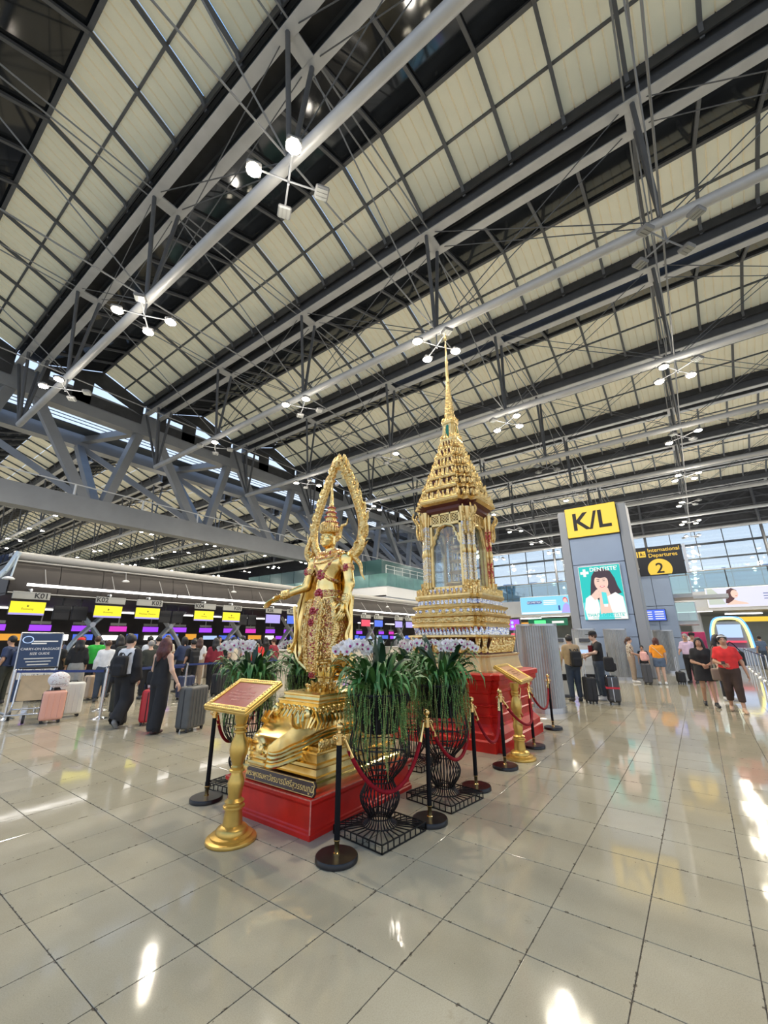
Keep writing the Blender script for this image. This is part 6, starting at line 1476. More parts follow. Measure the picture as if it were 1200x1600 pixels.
suitcase(4.55, 9.25, .9, 'narrow red suitcase between the man and the woman in black', mat('red_polycarbonate', (.52, .02, .03), .3), (.36, .24, .60), 4)
person(4.62, 10.75, 1.0, 'man in a dark olive jacket in front of the young man with the backpack', 1.74, 'tan', ('black', 'short'), dict(name='jacket', m=c_olive, off=.04, sleeve='long', so=.03, hem=.78), dict(m=c_olive, off=.03), (.05, .05, .05))
q = MB(); t = empty('white_bag', (4.62, 9.32, .665), .9, 'small white printed bag on top of the red suitcase', 'bag'); G = SDF((-.2, -.15, -.02), (.2, .15, .25), .014); G.ell((0, 0, .10), (.14, .10, .10), .02); G.box((0, 0, .05), (.12, .09, .05), .03, k=.03); G.into(q); q.m = [0]*len(q.f); q.build('body', mat('white_print', (.75, .72, .72), .7, col2=(.55, .3, .3), vscale=30, lo=.55, hi=.62), t); q = MB(); q.tube(bez([(-.05, 0, .19), (0, 0, .25), (.05, 0, .19)], 3), .008, 5); q.build('handle', c_white, t)
person(5.05, 14.9, 1.2, 'woman in a black top, wide grey trousers and a red cap', 1.66, 'tan', ('black', 'long'), dict(m=c_black, off=.03, hem=.92, so=.03, sleeve='long'), dict(m=c_grey, off=.03, wide=.06), (.6, .6, .6), cap=(c_red, True), res=.022)
person(5.75, 15.6, 1.3, 'man in a bright green T-shirt beside the check-in queue', 1.72, 'light', ('brown', 'short'), dict(m=c_green, off=.04), dict(m=c_black, off=.02), (.05, .05, .05), res=.022)
person(4.35, 15.2, .6, 'person in a lime green hooded jacket next to the blue guide board', 1.62, 'tan', ('black', 'short'), dict(name='jacket', m=c_lime, off=.04, sleeve='long', hem=.74), dict(m=c_black, off=.02), (.05, .05, .05), res=.022, cap=(c_lime, False))
person(4.80, 15.7, .9, 'person in a dark top next to the lime green jacket', 1.60, 'tan', ('black', 'short'), dict(m=c_black, off=.03), dict(m=c_black, off=.03), (.05, .05, .05), res=.022)
person(3.55, 15.3, 2.3, 'traveller in navy with a dark backpack left of the blue guide board', 1.72, 'tan', ('black', 'short'), dict(m=c_blue, off=.03), dict(m=c_olive, off=.02), (.05, .05, .05), res=.022)
backpack(3.62, 15.20, .92, 2.3, 'dark backpack worn by the traveller left of the guide board', c_blue)
person(3.3, 16.4, 1.3, 'person with long dark hair sitting low at the left edge of the photograph', 1.58, 'light', ('black', 'long'), dict(m=c_cream, off=.02), dict(m=c_black, off=.02), (.05, .05, .05), res=.024)
suitcase(5.35, 14.3, .4, 'tan suitcase in front of the woman with the red cap', mat('tan_polycarbonate', (.50, .36, .24), .4), (.44, .27, .60), 4)
# queue at the counters, further back
qs = [(6.3, 13.2, 1.4, 'traveller in a dark grey T-shirt just right of the jumpsuit woman', 'grey', c_olive, c_black, 'short'), (7.4, 12.8, 1.6, 'traveller in black with a black backpack in the queue behind the lectern', 'black', c_black, c_black, 'short'), (8.1, 12.7, 1.2, 'traveller in a maroon top in the queue behind the lectern', 'black', c_maroon, c_black, 'long'),
      (8.9, 12.9, 1.9, 'traveller in a cream shirt in the queue left of the statue hand', 'black', c_cream, c_denimd, 'short'), (7.1, 15.0, .4, 'traveller in a white shirt and navy vest at the counter', 'black', c_white, c_blue, 'short'), (7.9, 15.4, -2.2, 'fair-skinned traveller facing the viewer at the counter behind the orchids', 'brown', c_cream, c_black, 'long'),
      (6.2, 16.5, 1.0, 'traveller in navy waiting below the second counter sign', 'black', c_blue, c_black, 'short'), (9.9, 14.2, .9, 'traveller in grey below the fifth counter sign', 'black', c_grey, c_black, 'bob'), (11.2, 13.6, 1.7, 'traveller in dark red just left of the statue robe', 'brown', c_maroon, c_denimd, 'short'), (12.0, 15.1, 1.2, 'traveller in black behind the statue hand', 'black', c_black, c_black, 'long'),
      (10.6, 16.4, -1.6, 'clerk in white behind the counter left of the statue', 'black', c_white, c_blue, 'bob'), (5.2, 17.2, -1.5, 'clerk in navy behind the first counter', 'black', c_blue, c_black, 'bob'), (13.6, 12.6, 1.4, 'traveller in a bright blue top right of the statue robe', 'black', cloth('bright_blue', (.02, .16, .55)), c_black, 'short'), (14.8, 14.0, 1.2, 'traveller in maroon just right of the statue', 'black', c_maroon, c_black, 'short'), (16.5, 14.8, 2.0, 'traveller in grey behind the front planter orchids', 'black', c_grey, c_black, 'short'), (17.6, 13.4, 1.5, 'traveller in white behind the front planter orchids', 'brown', c_white, c_denimd, 'long')]
for i, (x, y, a, lb, hc, tp, bt, hs) in enumerate(qs):
    person(x, y, a, lb, 1.58+.035*((i*7) % 6), 'tan' if i % 3 else 'light', (hc if hc in HAIR else 'black', hs), dict(m=tp, off=.03, sleeve='short' if i % 2 else 'long'), dict(m=bt, off=.025), (.05, .05, .05), dict(elR=(.05, -.22, 1.1), wrR=(.2, -.14, 1.0)) if i % 2 else {}, res=.026, group='travellers in the check-in queue')
more = [(5.3, 13.6, 1.1, 'traveller in white with a bag left of the red-capped woman', c_white, c_denimd, 'short'), (6.0, 14.6, 1.5, 'traveller in black between the green T-shirt and the jumpsuit woman', c_black, c_black, 'long'), (6.9, 14.0, 1.2, 'traveller in olive in the middle of the queue', c_olive, c_denimd, 'short'), (7.7, 13.9, 1.7, 'traveller in a blue top in the middle of the queue', c_blue, c_black, 'bob'), (8.5, 14.3, .8, 'traveller in a white blouse in the middle of the queue', c_white, c_beige, 'long'), (9.3, 13.7, 1.3, 'traveller in black left of the statue hand', c_black, c_denimd, 'short'),
        (10.1, 13.1, 1.5, 'traveller in a red top left of the statue robe', c_red, c_black, 'tail'), (10.9, 15.2, 1.1, 'traveller in lavender near the sixth counter', c_lav, c_black, 'bob'), (5.5, 16.1, .9, 'traveller in cream under the first X-shaped prop', c_cream, c_black, 'short'), (8.2, 16.6, 1.6, 'traveller in black at the third counter', c_black, c_grey, 'long'), (9.4, 16.2, 1.4, 'traveller in grey at the fourth counter', c_grey, c_denimd, 'short'), (2.95, 17.0, 1.2, 'traveller in red at the far left edge', c_maroon, c_black, 'short')]
for i, (x, y, a, lb, tp, bt, hs) in enumerate(more):
    person(x, y, a, lb, 1.60+.03*((i*5) % 6), 'light' if i % 3 else 'tan', ('black' if i % 4 else 'brown', hs), dict(m=tp, off=.03, sleeve='short' if i % 3 else 'long'), dict(m=bt, off=.025), (.05, .05, .05), dict(elL=(.05, .22, 1.1), wrL=(.2, .14, 1.0)) if i % 2 else {}, res=.028, group='travellers in the check-in queue')
backpack(7.36, 12.73, .88, 1.6, 'black backpack worn by the traveller in black in the queue', c_black)
person(60.5, 9.0, PI, 'small figure in dark clothes under the gallery', 1.7, 'tan', ('black', 'short'), dict(m=c_blue, off=.03), dict(m=c_black, off=.02), (.05, .05, .05), res=.04)
# ================================================================ check-in row on the left
m_bulk = mat('dark_brown_canopy_panel', (0.038, 0.031, 0.027), 0.55, var=.12, vscale=2); m_bulk2 = mat('black_brown_canopy_underside', (0.03, 0.027, 0.026), 0.55)
m_rail = mat('grey_canopy_edge', (0.36, 0.35, 0.33), 0.45); m_pale = mat('pale_blue_grey_bracket', (0.42, 0.49, 0.54), 0.4, .2)
m_signg = mat('grey_sign_plate', (0.34, 0.335, 0.30), 0.4); m_ink = mat('black_lettering', (0.01, 0.01, 0.012), 0.6)
def emat(n, c, e): return mat(n, tuple(x*.25 for x in c), 0.4, emit=e*.82, ecol=c)
m_yelscr = emat('yellow_screen', (0.92, 0.80, 0.02), .85); m_lilscr = emat('lilac_screen', (0.42, 0.36, 0.85), .8); m_bluscr = emat('blue_screen', (0.08, 0.16, 0.75), .9); m_purscr = emat('purple_screen', (0.36, 0.06, 0.85), 1.0); m_redscr = emat('red_screen', (0.85, 0.08, 0.14), .8); m_cyscr = emat('pale_blue_screen', (0.45, 0.62, 0.95), .9); m_magscr = emat('magenta_screen', (0.75, 0.05, 0.55), .8); m_oraf = emat('orange_screen', (0.9, 0.4, 0.05), .8)
m_desk = mat('beige_counter_front', (0.55, 0.50, 0.43), 0.45); m_deskw = mat('white_counter_top', (0.75, 0.75, 0.73), 0.35)
X0, X1 = 3.7, 44.0
cn = empty('check_in_canopy', (X0, 18, 0), label='long dark brown check-in canopy with grey edge and white light strip', cat='canopy')
L_ = X1-X0
for i in range(int(L_/1.35)+1):
    a, b = i*1.35, min(i*1.35+1.33, L_)
    if b <= a: continue
    q = MB(); pr = [(.02, 3.08), (-.10, 3.14), (-.16, 3.4), (-.12, 3.75), (.0, 4.10), (.12, 4.28)]
    q.add([(x, y, z) for x in (a, b) for y, z in pr], [(k, 6+k, 7+k, k+1) for k in range(5)], 0, True); q.add([(x, y+.05, z) for x in (a, b) for y, z in pr], [(k+1, 7+k, 6+k, k) for k in range(5)], 0, True); q.build('fascia_panel', m_bulk, cn)
q = MB(); q.bb(0, L_, .02, 4.5, 3.05, 3.12); q.bb(0, L_, .3, 4.4, 4.15, 4.25); q.bb(0, .08, 0.05, 4.4, 3.1, 4.2); q.build('soffit', m_bulk2, cn)
q = MB(); q.tube([(-.05, .08, 4.36), (L_, .08, 4.36)], .11, 10, flat=1.3); q.bb(-.05, L_, .05, .6, 4.36, 4.45); q.build('grey_edge', m_rail, cn)
q = MB(); q.tube([(0, -.06, 4.17), (L_, -.06, 4.17)], .028, 6); q.build('pipe', m_rail, cn)
q = MB(); q.tube([(.0, -.16, 3.12), (L_, -.16, 3.12)], .022, 6); q.build('lower_pipe', m_rail, cn)
for i in range(8):
    q = MB(); q.tube([(.35+i*5.05, -.62, 3.36), (.35+i*5.05+4.95, -.62, 3.36)], .045, 8); lt = q.build('light_tube', m_whitelight, cn)
    for dx in (.5, 2.6, 4.4):
        q = MB(); q.tube([(.35+i*5.05+dx, -.62, 3.38), (.35+i*5.05+dx, -.15, 3.95)], .012, 5); q.build('hanger', m_rail, lt)
# pale tubular end bracket with a lamp
br = empty('canopy_end_bracket', (3.45, 17.9, 3.0), label='pale blue-grey tubular bracket at the left end of the check-in canopy', cat='bracket')
q = MB(); q.tube(bez([(-.4, 0, 0), (-.15, 0, .45), (.1, 0, .85), (.3, 0, 1.45)], 6), .09, 8); q.build('curved_tube', m_pale, br)
q = MB(); q.tube([(-.1, 0, .5), (-.25, 0, -.05)], .05, 8); q.tube([(.2, -.1, 1.2), (.05, -.2, .75)], .03, 6); q.tube([(.28, -.1, 1.3), (.2, -.25, .6)], .03, 6); q.build('stay', m_pale, br)
q = MB(); q.lathe([(.16, 0), (.17, .03), (.10, .08), (.02, .10)], 16, (.15, -.25, .50)); q.build('lamp', m_white, br)
q = MB()
for i in range(6):
    pass
for i, x in enumerate((6.9, 11.6, 16.4, 23.9, 27.8)):
    t = empty('canopy_spotlight', (x, 17.2, 3.72), 0, 'white dish spotlight on an arm of the check-in canopy, %s from the left' % ordn[i], 'spotlight', 'canopy spotlights')
    q = MB(); q.lathe([(.12, 0), (.125, .02), (.07, .06), (.01, .07)], 14); q.build('dish', m_white, t); q = MB(); q.tube([(0, 0, .06), (0, .1, .35), (-.2, .75, .4)], .012, 5); q.build('arm', m_rail, t)
# counter signs with screens below
cx = [4.25, 6.63, 8.05, 10.47, 11.85, 14.3, 15.7, 18.1, 19.5, 21.95, 23.35, 25.8, 27.2, 29.6, 31.0]
scr = [m_yelscr]*5+[m_lilscr, m_bluscr, m_purscr, m_lilscr, m_redscr, m_bluscr, m_lilscr, m_lilscr, m_bluscr, m_lilscr]
word = ['Economy', 'Economy', 'Premium Check-in', 'Priority', 'Bag Drop']
for i, x in enumerate(cx):
    no = 'K%02d' % (i+1)
    t = empty('counter_sign', (x, 17.6, 0), 0, 'hanging grey counter sign reading %s with its screen' % no, 'sign', 'check-in counter signs')
    q = MB(); q.box((.04, 0, 3.03), (1.0, .06, .24), 0, None, .008); p = q.build('number_plate', m_signg, t)
    text_on(no, .24, m_ink, p, FACE_MY(((.30 if i in (0, 2, 4) else -.25) if i < 5 else -.2, -.033, 3.03)), ext=.002, bold=.018)
    q = MB(); q.box((0, 0, 2.62), (.95, .07, .44), 0, None, .01); q.build('screen_housing', m_black, t)
    q = MB(); q.bb(-.46, .46, -.04, -.036, 2.41, 2.83); s_ = q.build('screen', scr[i], t)
    if i < 5:
        q = MB(); q.bb(-.46, .46, -.043, -.041, 2.41, 2.47); q.build('screen_footer', m_lilscr, s_)
        text_on(word[i], .085, m_ink, s_, FACE_MY((0, -.043, 2.60)), ext=.001)
        q = MB(); q.prism([(-.03, 0), (.01, 0), (.03, .05), (.0, .03), (-.01, .08)], 0, .002, 0, FACE_MY((0, -.043, 2.67))); q.build('emblem', m_ink, s_)
    q = MB(); q.tube([(0, 0, 3.14), (0, 0, 3.24), (0, .32, 3.24)], .022, 6); q.ell((0, 0, 3.2), (.04, .04, .05), 8, 6); q.build('hanger', m_white, t)
    # black monitor beside each sign
for i, x in enumerate((5.35, 5.9, 9.0, 9.55, 12.85, 13.4, 16.7, 17.2)):
    t = empty('black_monitor', (x, 18.1, 2.30), 0, 'black back of a hanging monitor between the counter signs, %s from the left' % ordn[i], 'monitor', 'black monitors')
    q = MB(); q.box((0, 0, .25), (.50, .10, .50), 0, None, .02); q.build('case', m_black, t); q = MB(); q.tube([(0, 0, .5), (0, 0, .8)], .03, 6); q.build('mount', m_black, t)
# X-shaped grey props carrying the counters
for i, x in enumerate((6.75, 9.85, 13.3, 16.9, 20.7, 24.6, 28.4)):
    t = empty('cross_prop', (x, 19.25, 0), 0, 'grey X-shaped steel prop behind the counters, %s from the left' % ordn[i], 'prop', 'X-shaped props')
    for s_ in (-1, 1):
        q = MB(); q.tube(bez([(s_*.95, 0, 0), (s_*.62, 0, 1.3), (0, 0, 2.15), (-s_*.65, 0, 2.85)], 6), [.13, .13, .13, .13, .13, .14, .14, .15, .15, .16, .17, .18, .18, .17, .16, .15, .14, .13, .12], 8, flat=.5); q.build('leg', m_pale if i == 0 else m_steel, t)
    q = MB(); q.lathe([(.0, -.02), (.10, -.02), (.10, .02), (.0, .02)], 12, M=T(0, -.16, 2.2) @ Rx(PI/2)); q.build('hub', m_brushed, t)
# counters
for i, x in enumerate(cx):
    t = empty('check_in_counter', (x, 18.3, 0), 0, 'beige check-in counter below the sign %s' % ('K%02d' % (i+1)), 'counter', 'check-in counters')
    q = MB(); q.box((0, 0, .52), (1.15, .6, 1.04), 0, None, .02); q.build('front', m_desk, t); q = MB(); q.box((0, -.05, 1.07), (1.25, .75, .05), 0, None, .01); q.build('top', m_deskw, t)
    q = MB(); q.box((.3, .1, 1.28), (.42, .03, .28)); q.box((.3, .12, 1.12), (.05, .05, .08)); q.build('terminal', m_black, t)
ordn2 = ordn+['tenth', 'eleventh', 'twelfth', 'thirteenth', 'fourteenth', 'fifteenth', 'sixteenth', 'seventeenth', 'eighteenth', 'nineteenth']
# back row: purple screens over the far counters and coloured display wall
for i in range(19):
    x = 5.2+i*1.75; m = [m_purscr, m_purscr, m_purscr, m_magscr, m_purscr][i % 5]
    t = empty('far_counter_screen', (x, 26, 0), 0, 'glowing purple screen over the far counters, %s from the left' % ordn2[i], 'screen', 'purple counter screens')
    q = MB(); q.box((0, 0, 2.20), (.92, .08, .32)); q.build('housing', m_black, t); q = MB(); q.bb(-.44, .44, -.05, -.045, 2.06, 2.34); q.build('screen', m, t); q = MB(); q.tube([(0, 0, 2.36), (0, 0, 3.1)], .03, 5); q.build('hanger', m_rail, t)
    q = MB(); q.box((0, 0, 2.45), (.8, .05, .13)); q.build('number_plate', m_signg, t)
dw = empty('far_counter_wall', (4, 27.5, 0), label='dark wall with glowing coloured displays behind the far counters', cat='wall')
q = MB(); q.bb(0, 44, 0, .3, 0, 3.6); q.build('wall_panel', m_bulk, dw); rr = random.Random(5)
x = .3
while x < 43:
    w = rr.uniform(.5, 1.3); q = MB(); q.bb(x, x+w, -.06, 0, 1.62, 1.62+rr.uniform(.22, .36)); q.build('display', rr.choice([m_bluscr, m_bluscr, m_cyscr, m_purscr, m_oraf, m_cyscr, m_whitelight]), dw); x += w+rr.uniform(.1, .6)
for i in range(10):
    q = MB(); q.bb(.5+i*4.3, 3.6+i*4.3, -2.5, -2.3, 3.0, 3.06); q.build('ceiling_light', m_whitelight, dw)
q = MB(); q.bb(0, 44, -5, .3, 3.08, 3.2); q.build('soffit', m_bulk2, dw)
# ---------------------------------------------------------------- guide board, luggage cart, queue barriers
m_navy = mat('navy_board', (0.02, 0.045, 0.11), 0.4); m_bluebelt = mat('blue_belt', (0.02, 0.04, 0.16), 0.6)
gbd = empty('baggage_guide_board', (3.62, 13.0, 0), .0, 'navy carry-on baggage size guide board beside the luggage cart', 'board')
A = Rx(-.10)
q = MB(); q.box((0, 0, 1.02), (.80, .04, 1.52), 0, A, .008); bo = q.build('board', m_navy, gbd); q = MB()
for s_ in (-1, 1): q.tube([tuple(A @ Vector((s_*.42, 0, .1))), tuple(A @ Vector((s_*.42, 0, 1.80)))], .016, 6); q.tube([(s_*.42, .0, .02), (s_*.42, .5, .02)], .02, 6)
q.tube([tuple(A @ Vector((-.42, 0, 1.80))), tuple(A @ Vector((.42, 0, 1.80)))], .016, 6); q.build('frame', m_brushed, gbd)
FB = lambda z, x=0: A @ FACE_MY((x, -.023, z))
text_on('CARRY-ON BAGGAGE', .078, m_white, bo, FB(1.42)); text_on('SIZE GUIDE', .078, m_white, bo, FB(1.31))
for i, z in enumerate((1.20, 1.13, 1.06)):
    q = MB(); q.box((0, -.0235, z), (.58-.08*i, .003, .022), 0, A); q.build('small_print', m_offwhite, bo)
q = MB(); q.box((0, -.022, .86), (.72, .008, .24), 0, A, .003); q.build('size_label', m_offwhite, bo)
text_on('56 x 40 x 23 cm', .085, m_navy, bo, A @ FACE_MY((0, -.029, .92))); text_on('22 x 15.7 x 9 in', .085, m_navy, bo, A @ FACE_MY((0, -.029, .81)))
for i, (w, z, x) in enumerate(((.5, 1.60, .08), (.3, 1.55, -.05))): q = MB(); q.box((x, -.0235, z), (w, .003, .03), 0, A); q.build('logo_stripe', m_white, bo)
q = MB(); q.lathe([(.07, 0), (.085, 0), (.085, .004), (.07, .004)], 20, M=A @ FACE_MY((-.28, -.024, 1.64)), cap=False, sx=1.3); q.build('emblem', m_cyscr, bo)
m_ply = mat('plywood_panel', (0.50, 0.38, 0.23), 0.5, var=.1, vscale=3)
ct = empty('luggage_cart', (3.25, 11.75, 0), -.35, 'steel airport luggage cart with a plywood panel, at the left edge', 'luggage cart')
q = MB()
for s_ in (-1, 1): q.tube(bez([(s_*.30, -.45, .18), (s_*.30, .30, .2), (s_*.30, .42, .55), (s_*.30, .50, 1.02)], 5), .018, 8)
q.tube([(-.30, -.45, .18), (.30, -.45, .18)], .018, 8); q.tube([(-.30, .30, .2), (.30, .3, .2)], .018, 8); q.build('frame', m_chrome, ct)
q = MB(); q.tube([(-.34, .50, 1.02), (.34, .50, 1.02)], .022, 8); q.build('push_bar', m_black, ct)
q = MB(); q.box((0, .44, .66), (.56, .02, .52), 0, Rx(-.12), .004); q.build('plywood_panel', m_ply, ct)
q = MB(); [q.tube([(-.28+i*.14, -.45, .18), (-.28+i*.14, .3, .2)], .008, 5) for i in range(5)]; q.build('deck', m_chrome, ct)
for sx, sy in ((-.30, .22), (.30, .22), (0, -.42)):
    q = MB(); q.lathe([(.03, -.022), (.085, -.02), (.085, .02), (.03, .022)], 18, M=T(sx, sy, .087) @ Ry(PI/2)); q.build('wheel', m_wheel, ct)
sp = suitcase(3.48, 11.08, -.25, 'pale pink ribbed suitcase in front of the luggage cart', mat('pale_pink_shell', (.78, .40, .30), .35), (.40, .25, .56), 3)
t = empty('white_speckled_bag', (3.50, 11.10, .68), -.2, 'white speckled round bag on top of the pink suitcase', 'bag'); q = MB(); G = SDF((-.25, -.2, -.02), (.25, .2, .4), .014); G.ell((0, 0, .15), (.19, .14, .15), .02); G.box((.03, 0, .06), (.15, .11, .06), .03, k=.04); G.into(q); q.m = [0]*len(q.f); q.build('body', mat('white_speckle', (.72, .70, .70), .6, col2=(.45, .28, .28), vscale=40, lo=.56, hi=.62), t); q = MB(); q.tube([(-.15, -.1, .07), (0, -.145, .06), (.15, -.1, .07)], .007, 5); q.build('zip', c_grey, t)
suitcase(3.95, 11.6, -.2, 'cream white suitcase standing behind the pink one', mat('cream_shell', (.70, .68, .62), .4), (.46, .28, .66), 4)
me_pb = MB().lathe([(.17, 0), (.17, .01), (.12, .03), (.03, .05), (.02, .06)], 24).mesh('base', m_chrome); me_pp = MB().lathe([(.025, .05), (.025, .93), (.034, .935), (.034, 1.0), (.02, 1.01)], 14).mesh('pole', m_chrome)
def beltpost(x, y, lb): t = empty('belt_post', (x, y, 0), 0, lb, 'belt post', 'queue barrier posts'); inst('base', me_pb, t); inst('pole', me_pp, t); return t
bp_ = [(4.27, 10.74), (4.75, 12.0), (3.05, 12.35), (6.6, 11.6), (8.4, 11.3), (10.3, 11.0)]
bl_ = ['polished steel queue post in front of the young man with the backpack', 'polished steel queue post behind the front queue post', 'polished steel queue post behind the luggage cart', 'polished steel queue post right of the grey suitcase', 'polished steel queue post behind the near lectern planter', 'polished steel queue post hidden behind the statue base']
for (x, y), lb in zip(bp_, bl_): beltpost(x, y, lb)
def belt(a, b, z, lb):
    q = MB(); A_, B_ = Vector((*a, z)), Vector((*b, z)); d = (B_-A_).normalized(); o = empty('queue_belt', tuple(A_), 0, lb, 'belt', 'queue barrier belts'); q.beam(d*.03, (B_-A_)-d*.03, .004, .05); q.build('webbing', m_bluebelt, o); q = MB(); q.beam((B_-A_)-d*.08, (B_-A_)-d*.03, .02, .06); q.build('clip', m_black, o)
belt(bp_[2], bp_[0], .96, 'blue queue belt from the cart to the front queue post'); belt(bp_[0], bp_[1], .96, 'short blue queue belt between the two steel posts'); belt(bp_[0], bp_[3], .96, 'long blue queue belt behind the woman in the jumpsuit'); belt(bp_[3], bp_[4], .96, 'blue queue belt left of the statue behind the lectern'); belt(bp_[1], bp_[3], .90, 'lower blue queue belt behind the grey suitcase'); belt(bp_[4], bp_[5], .96, 'blue queue belt behind the statue')
for i, (x, y) in enumerate(((6.9, 12.1), (7.9, 12.0), (8.7, 12.2))):
    suitcase(x, y, .2*i, ['navy suitcase behind the queue belt left of the lectern', 'black suitcase behind the queue belt left of the lectern', 'black suitcase behind the near planter'][i], [mat('navy_shell', (.03, .04, .09), .4), mat('black_nylon', (.02, .02, .022)), mat('black_nylon', (.02, .02, .022))][i], (.42, .27, .58), 3)
# ---------------------------------------------------------------- green glass offices above the far counters
go = empty('glass_office', (36, 26, .324), label='green glazed office block standing beyond the check-in row', cat='building'); go.scale = (.8, .8, .8); m_gg = mat('green_glass_cladding', (0.10, 0.22, 0.20), 0.12, .2, var=.15, vscale=.6); m_gd = mat('dark_teal_glass', (0.035, 0.085, 0.085), 0.15, .2)
q = MB(); q.bb(0, 22, 2.5, 30, -.405, 6.8); q.build('lower_wall', m_offwhite, go); q = MB(); q.bb(0, 22, .1, 30, 6.8, 7.2); q.build('floor_band', m_wallgrey, go)
for i in range(10):
    q = MB(); q.bb(-.05, .05, i*3, i*3+2.94, 8.4, 10.1); q.build('glass_panel', m_gg, go); q = MB(); q.bb(i*2.2, i*2.2+2.16, -.05, .05, 8.4, 10.1); q.build('glass_panel', m_gg, go)
    q = MB(); q.bb(.9, 1.0, 1.5+i*3, 1.5+i*3+2.92, 10.1, 12.3); q.build('upper_glass_panel', m_gd, go)
q = MB(); q.bb(.05, 22, .05, 30, 8.4, 10.0); q.build('core', m_gd, go); q = MB(); q.bb(0, 22, 0, 30, 7.0, 8.4); q.build('white_band', m_white, go); q = MB(); q.bb(1.0, 22, 1.6, 30, 10.0, 12.2); q.build('upper_core', m_gd, go)
q = MB(); [q.tube([(x, .1, 10.1), (x, .1, 11.2)], .03, 4) for x in range(0, 22, 2)]; q.tube([(0, .1, 11.2), (22, .1, 11.2)], .03, 4); q.tube([(0, .1, 10.7), (22, .1, 10.7)], .03, 4); q.build('roof_railing', m_white, go)
# ================================================================ right side: K/L pillar, signs, kiosks
m_signy = emat('lit_yellow_sign', (0.95, 0.62, 0.06), .85)
pl = empty('zone_pillar', (21.3, 3.22, 0), label='tall grey clad pillar carrying the yellow K/L sign', cat='pillar'); pl.scale = (1.19, 1.19, 1.139)
m_clad = mat('blue_grey_cladding', (0.27, 0.335, 0.45), 0.35, .25, var=.04, vscale=1)
zs = [0, 1.45, 2.28, 4.34, 5.47, 6.75]
for a, b in zip(zs[:-1], zs[1:]):
    q = MB(); q.bb(0, .9, -.92, .92, a+.008, b-.008, 0, .01); q.build('cladding_panel', m_clad, pl)
for s_ in (-1, 1):
    q = MB(); q.bb(.02, 1.05, s_*1.10-.16, s_*1.10+.16, 0, 6.72, 0, .02); q.build('side_fin', mat('grey_fin_cladding', (0.27, 0.285, 0.31), 0.4, .2), pl)
q = MB(); q.bb(.1, .95, -1.1, 1.1, .05, 6.6); q.build('core', m_steel_d, pl)
sg = empty('zone_sign', (21.27, 3.22, 6.25), label='glowing yellow sign reading K/L on top of the grey pillar', cat='sign'); sg.scale = (1.19,)*3
q = MB(); q.bb(-.10, 0, -.93, .93, .02, 1.24, 0, .015); b_ = q.build('lit_panel', m_signy, sg)
text_on('K/L', 1.0, m_ink, sg, FACE_MX((-.104, 0, .60)), ext=.004, bold=.02)
q = MB(); q.bb(-.04, .02, -.95, .95, 0, 1.26); q.build('back_frame', m_black, sg)
# lightbox poster
ps = empty('poster_lightbox', (21.27, 3.22, 2.41), label='lit toothpaste poster with a smiling woman on the K/L pillar', cat='poster'); ps.scale = (1.19,)*3
m_teal = emat('poster_teal', (0.01, 0.55, 0.52), .75); m_psk = emat('poster_skin', (0.85, 0.60, 0.50), .75); m_phair = emat('poster_hair', (0.06, 0.035, 0.05), .6); m_pwh = emat('poster_white', (0.88, 0.88, 0.84), .8); m_pcy = emat('poster_cyan', (0.10, 0.72, 0.75), .75); m_plip = emat('poster_lip', (0.75, 0.12, 0.16), .7)
q = MB(); q.bb(-.06, 0, -.74, .74, 0, 2.05, 0, .01); q.build('frame', m_white, ps)
F = lambda d: FACE_MX((-.062-d, 0, 1.0))      # local x to the right, y up, centre of the poster
def pcut(nm, pts, m, d, par=ps, Fm=None): q = MB(); q.prism(pts, 0, .0015, 0, (Fm or F)(d)); return q.build(nm, m, par)
def ovl(cx_, cy, rx, ry, n=22, a0=0): return [(cx_+rx*math.cos(2*PI*i/n), cy+ry*math.sin(2*PI*i/n)) for i in range(n)]
bg = pcut('print', [(-.72, -1.0), (.72, -1.0), (.72, 1.02), (-.72, 1.02)], m_teal, 0)
pcut('lower_print', [(-.72, -1.0), (.72, -1.0), (.72, -.35), (-.72, -.35)], m_pcy, .002, bg)
pcut('hair', [(-.30, .62), (-.15, .86), (.12, .92), (.38, .78), (.50, .50), (.56, .20), (.66, -.05), (.2, -.2), (-.30, -.30), (-.42, -.1), (-.36, .3)], m_phair, .003, bg)
pcut('neck', [(-.10, .10), (.22, .16), (.30, -.20), (.45, -.75), (-.15, -.8), (-.12, -.2)], m_psk, .004, bg)
pcut('face', ovl(.02, .38, .24, .32), m_psk, .005, bg); pcut('fringe', [(-.24, .52), (-.18, .74), (.05, .78), (.26, .66), (.30, .45), (.18, .56), (.0, .54), (-.14, .58)], m_phair, .006, bg)
pcut('jacket', [(.16, -.16), (.45, -.02), (.68, -.20), (.72, -1.0), (.30, -1.0), (.22, -.6)], m_pwh, .006, bg); pcut('sleeve', [(-.60, -.20), (-.42, -.08), (-.18, -.25), (-.15, -.6), (-.25, -1.0), (-.62, -1.0), (-.68, -.6)], m_pwh, .007, bg)
pcut('mouth', ovl(.04, .22, .09, .035, 14), m_plip, .007, bg); pcut('teeth', ovl(.04, .225, .06, .016, 12), m_pwh, .008, bg)
for s_ in (-1, 1): pcut('eye', ovl(.02+s_*.10, .43, .045, .014, 10), m_phair, .007, bg); pcut('brow', [(.02+s_*.10-.055, .485), (.02+s_*.10+.055, .485), (.02+s_*.10+.05, .50), (.02+s_*.10-.05, .50)], m_phair, .007, bg)
pcut('hand', [(-.40, -.10), (-.20, .10), (-.02, .20), (.02, .15), (-.12, .04), (.0, .04), (.02, -.02), (-.12, -.08), (-.10, -.18), (-.28, -.28)], m_psk, .009, bg)
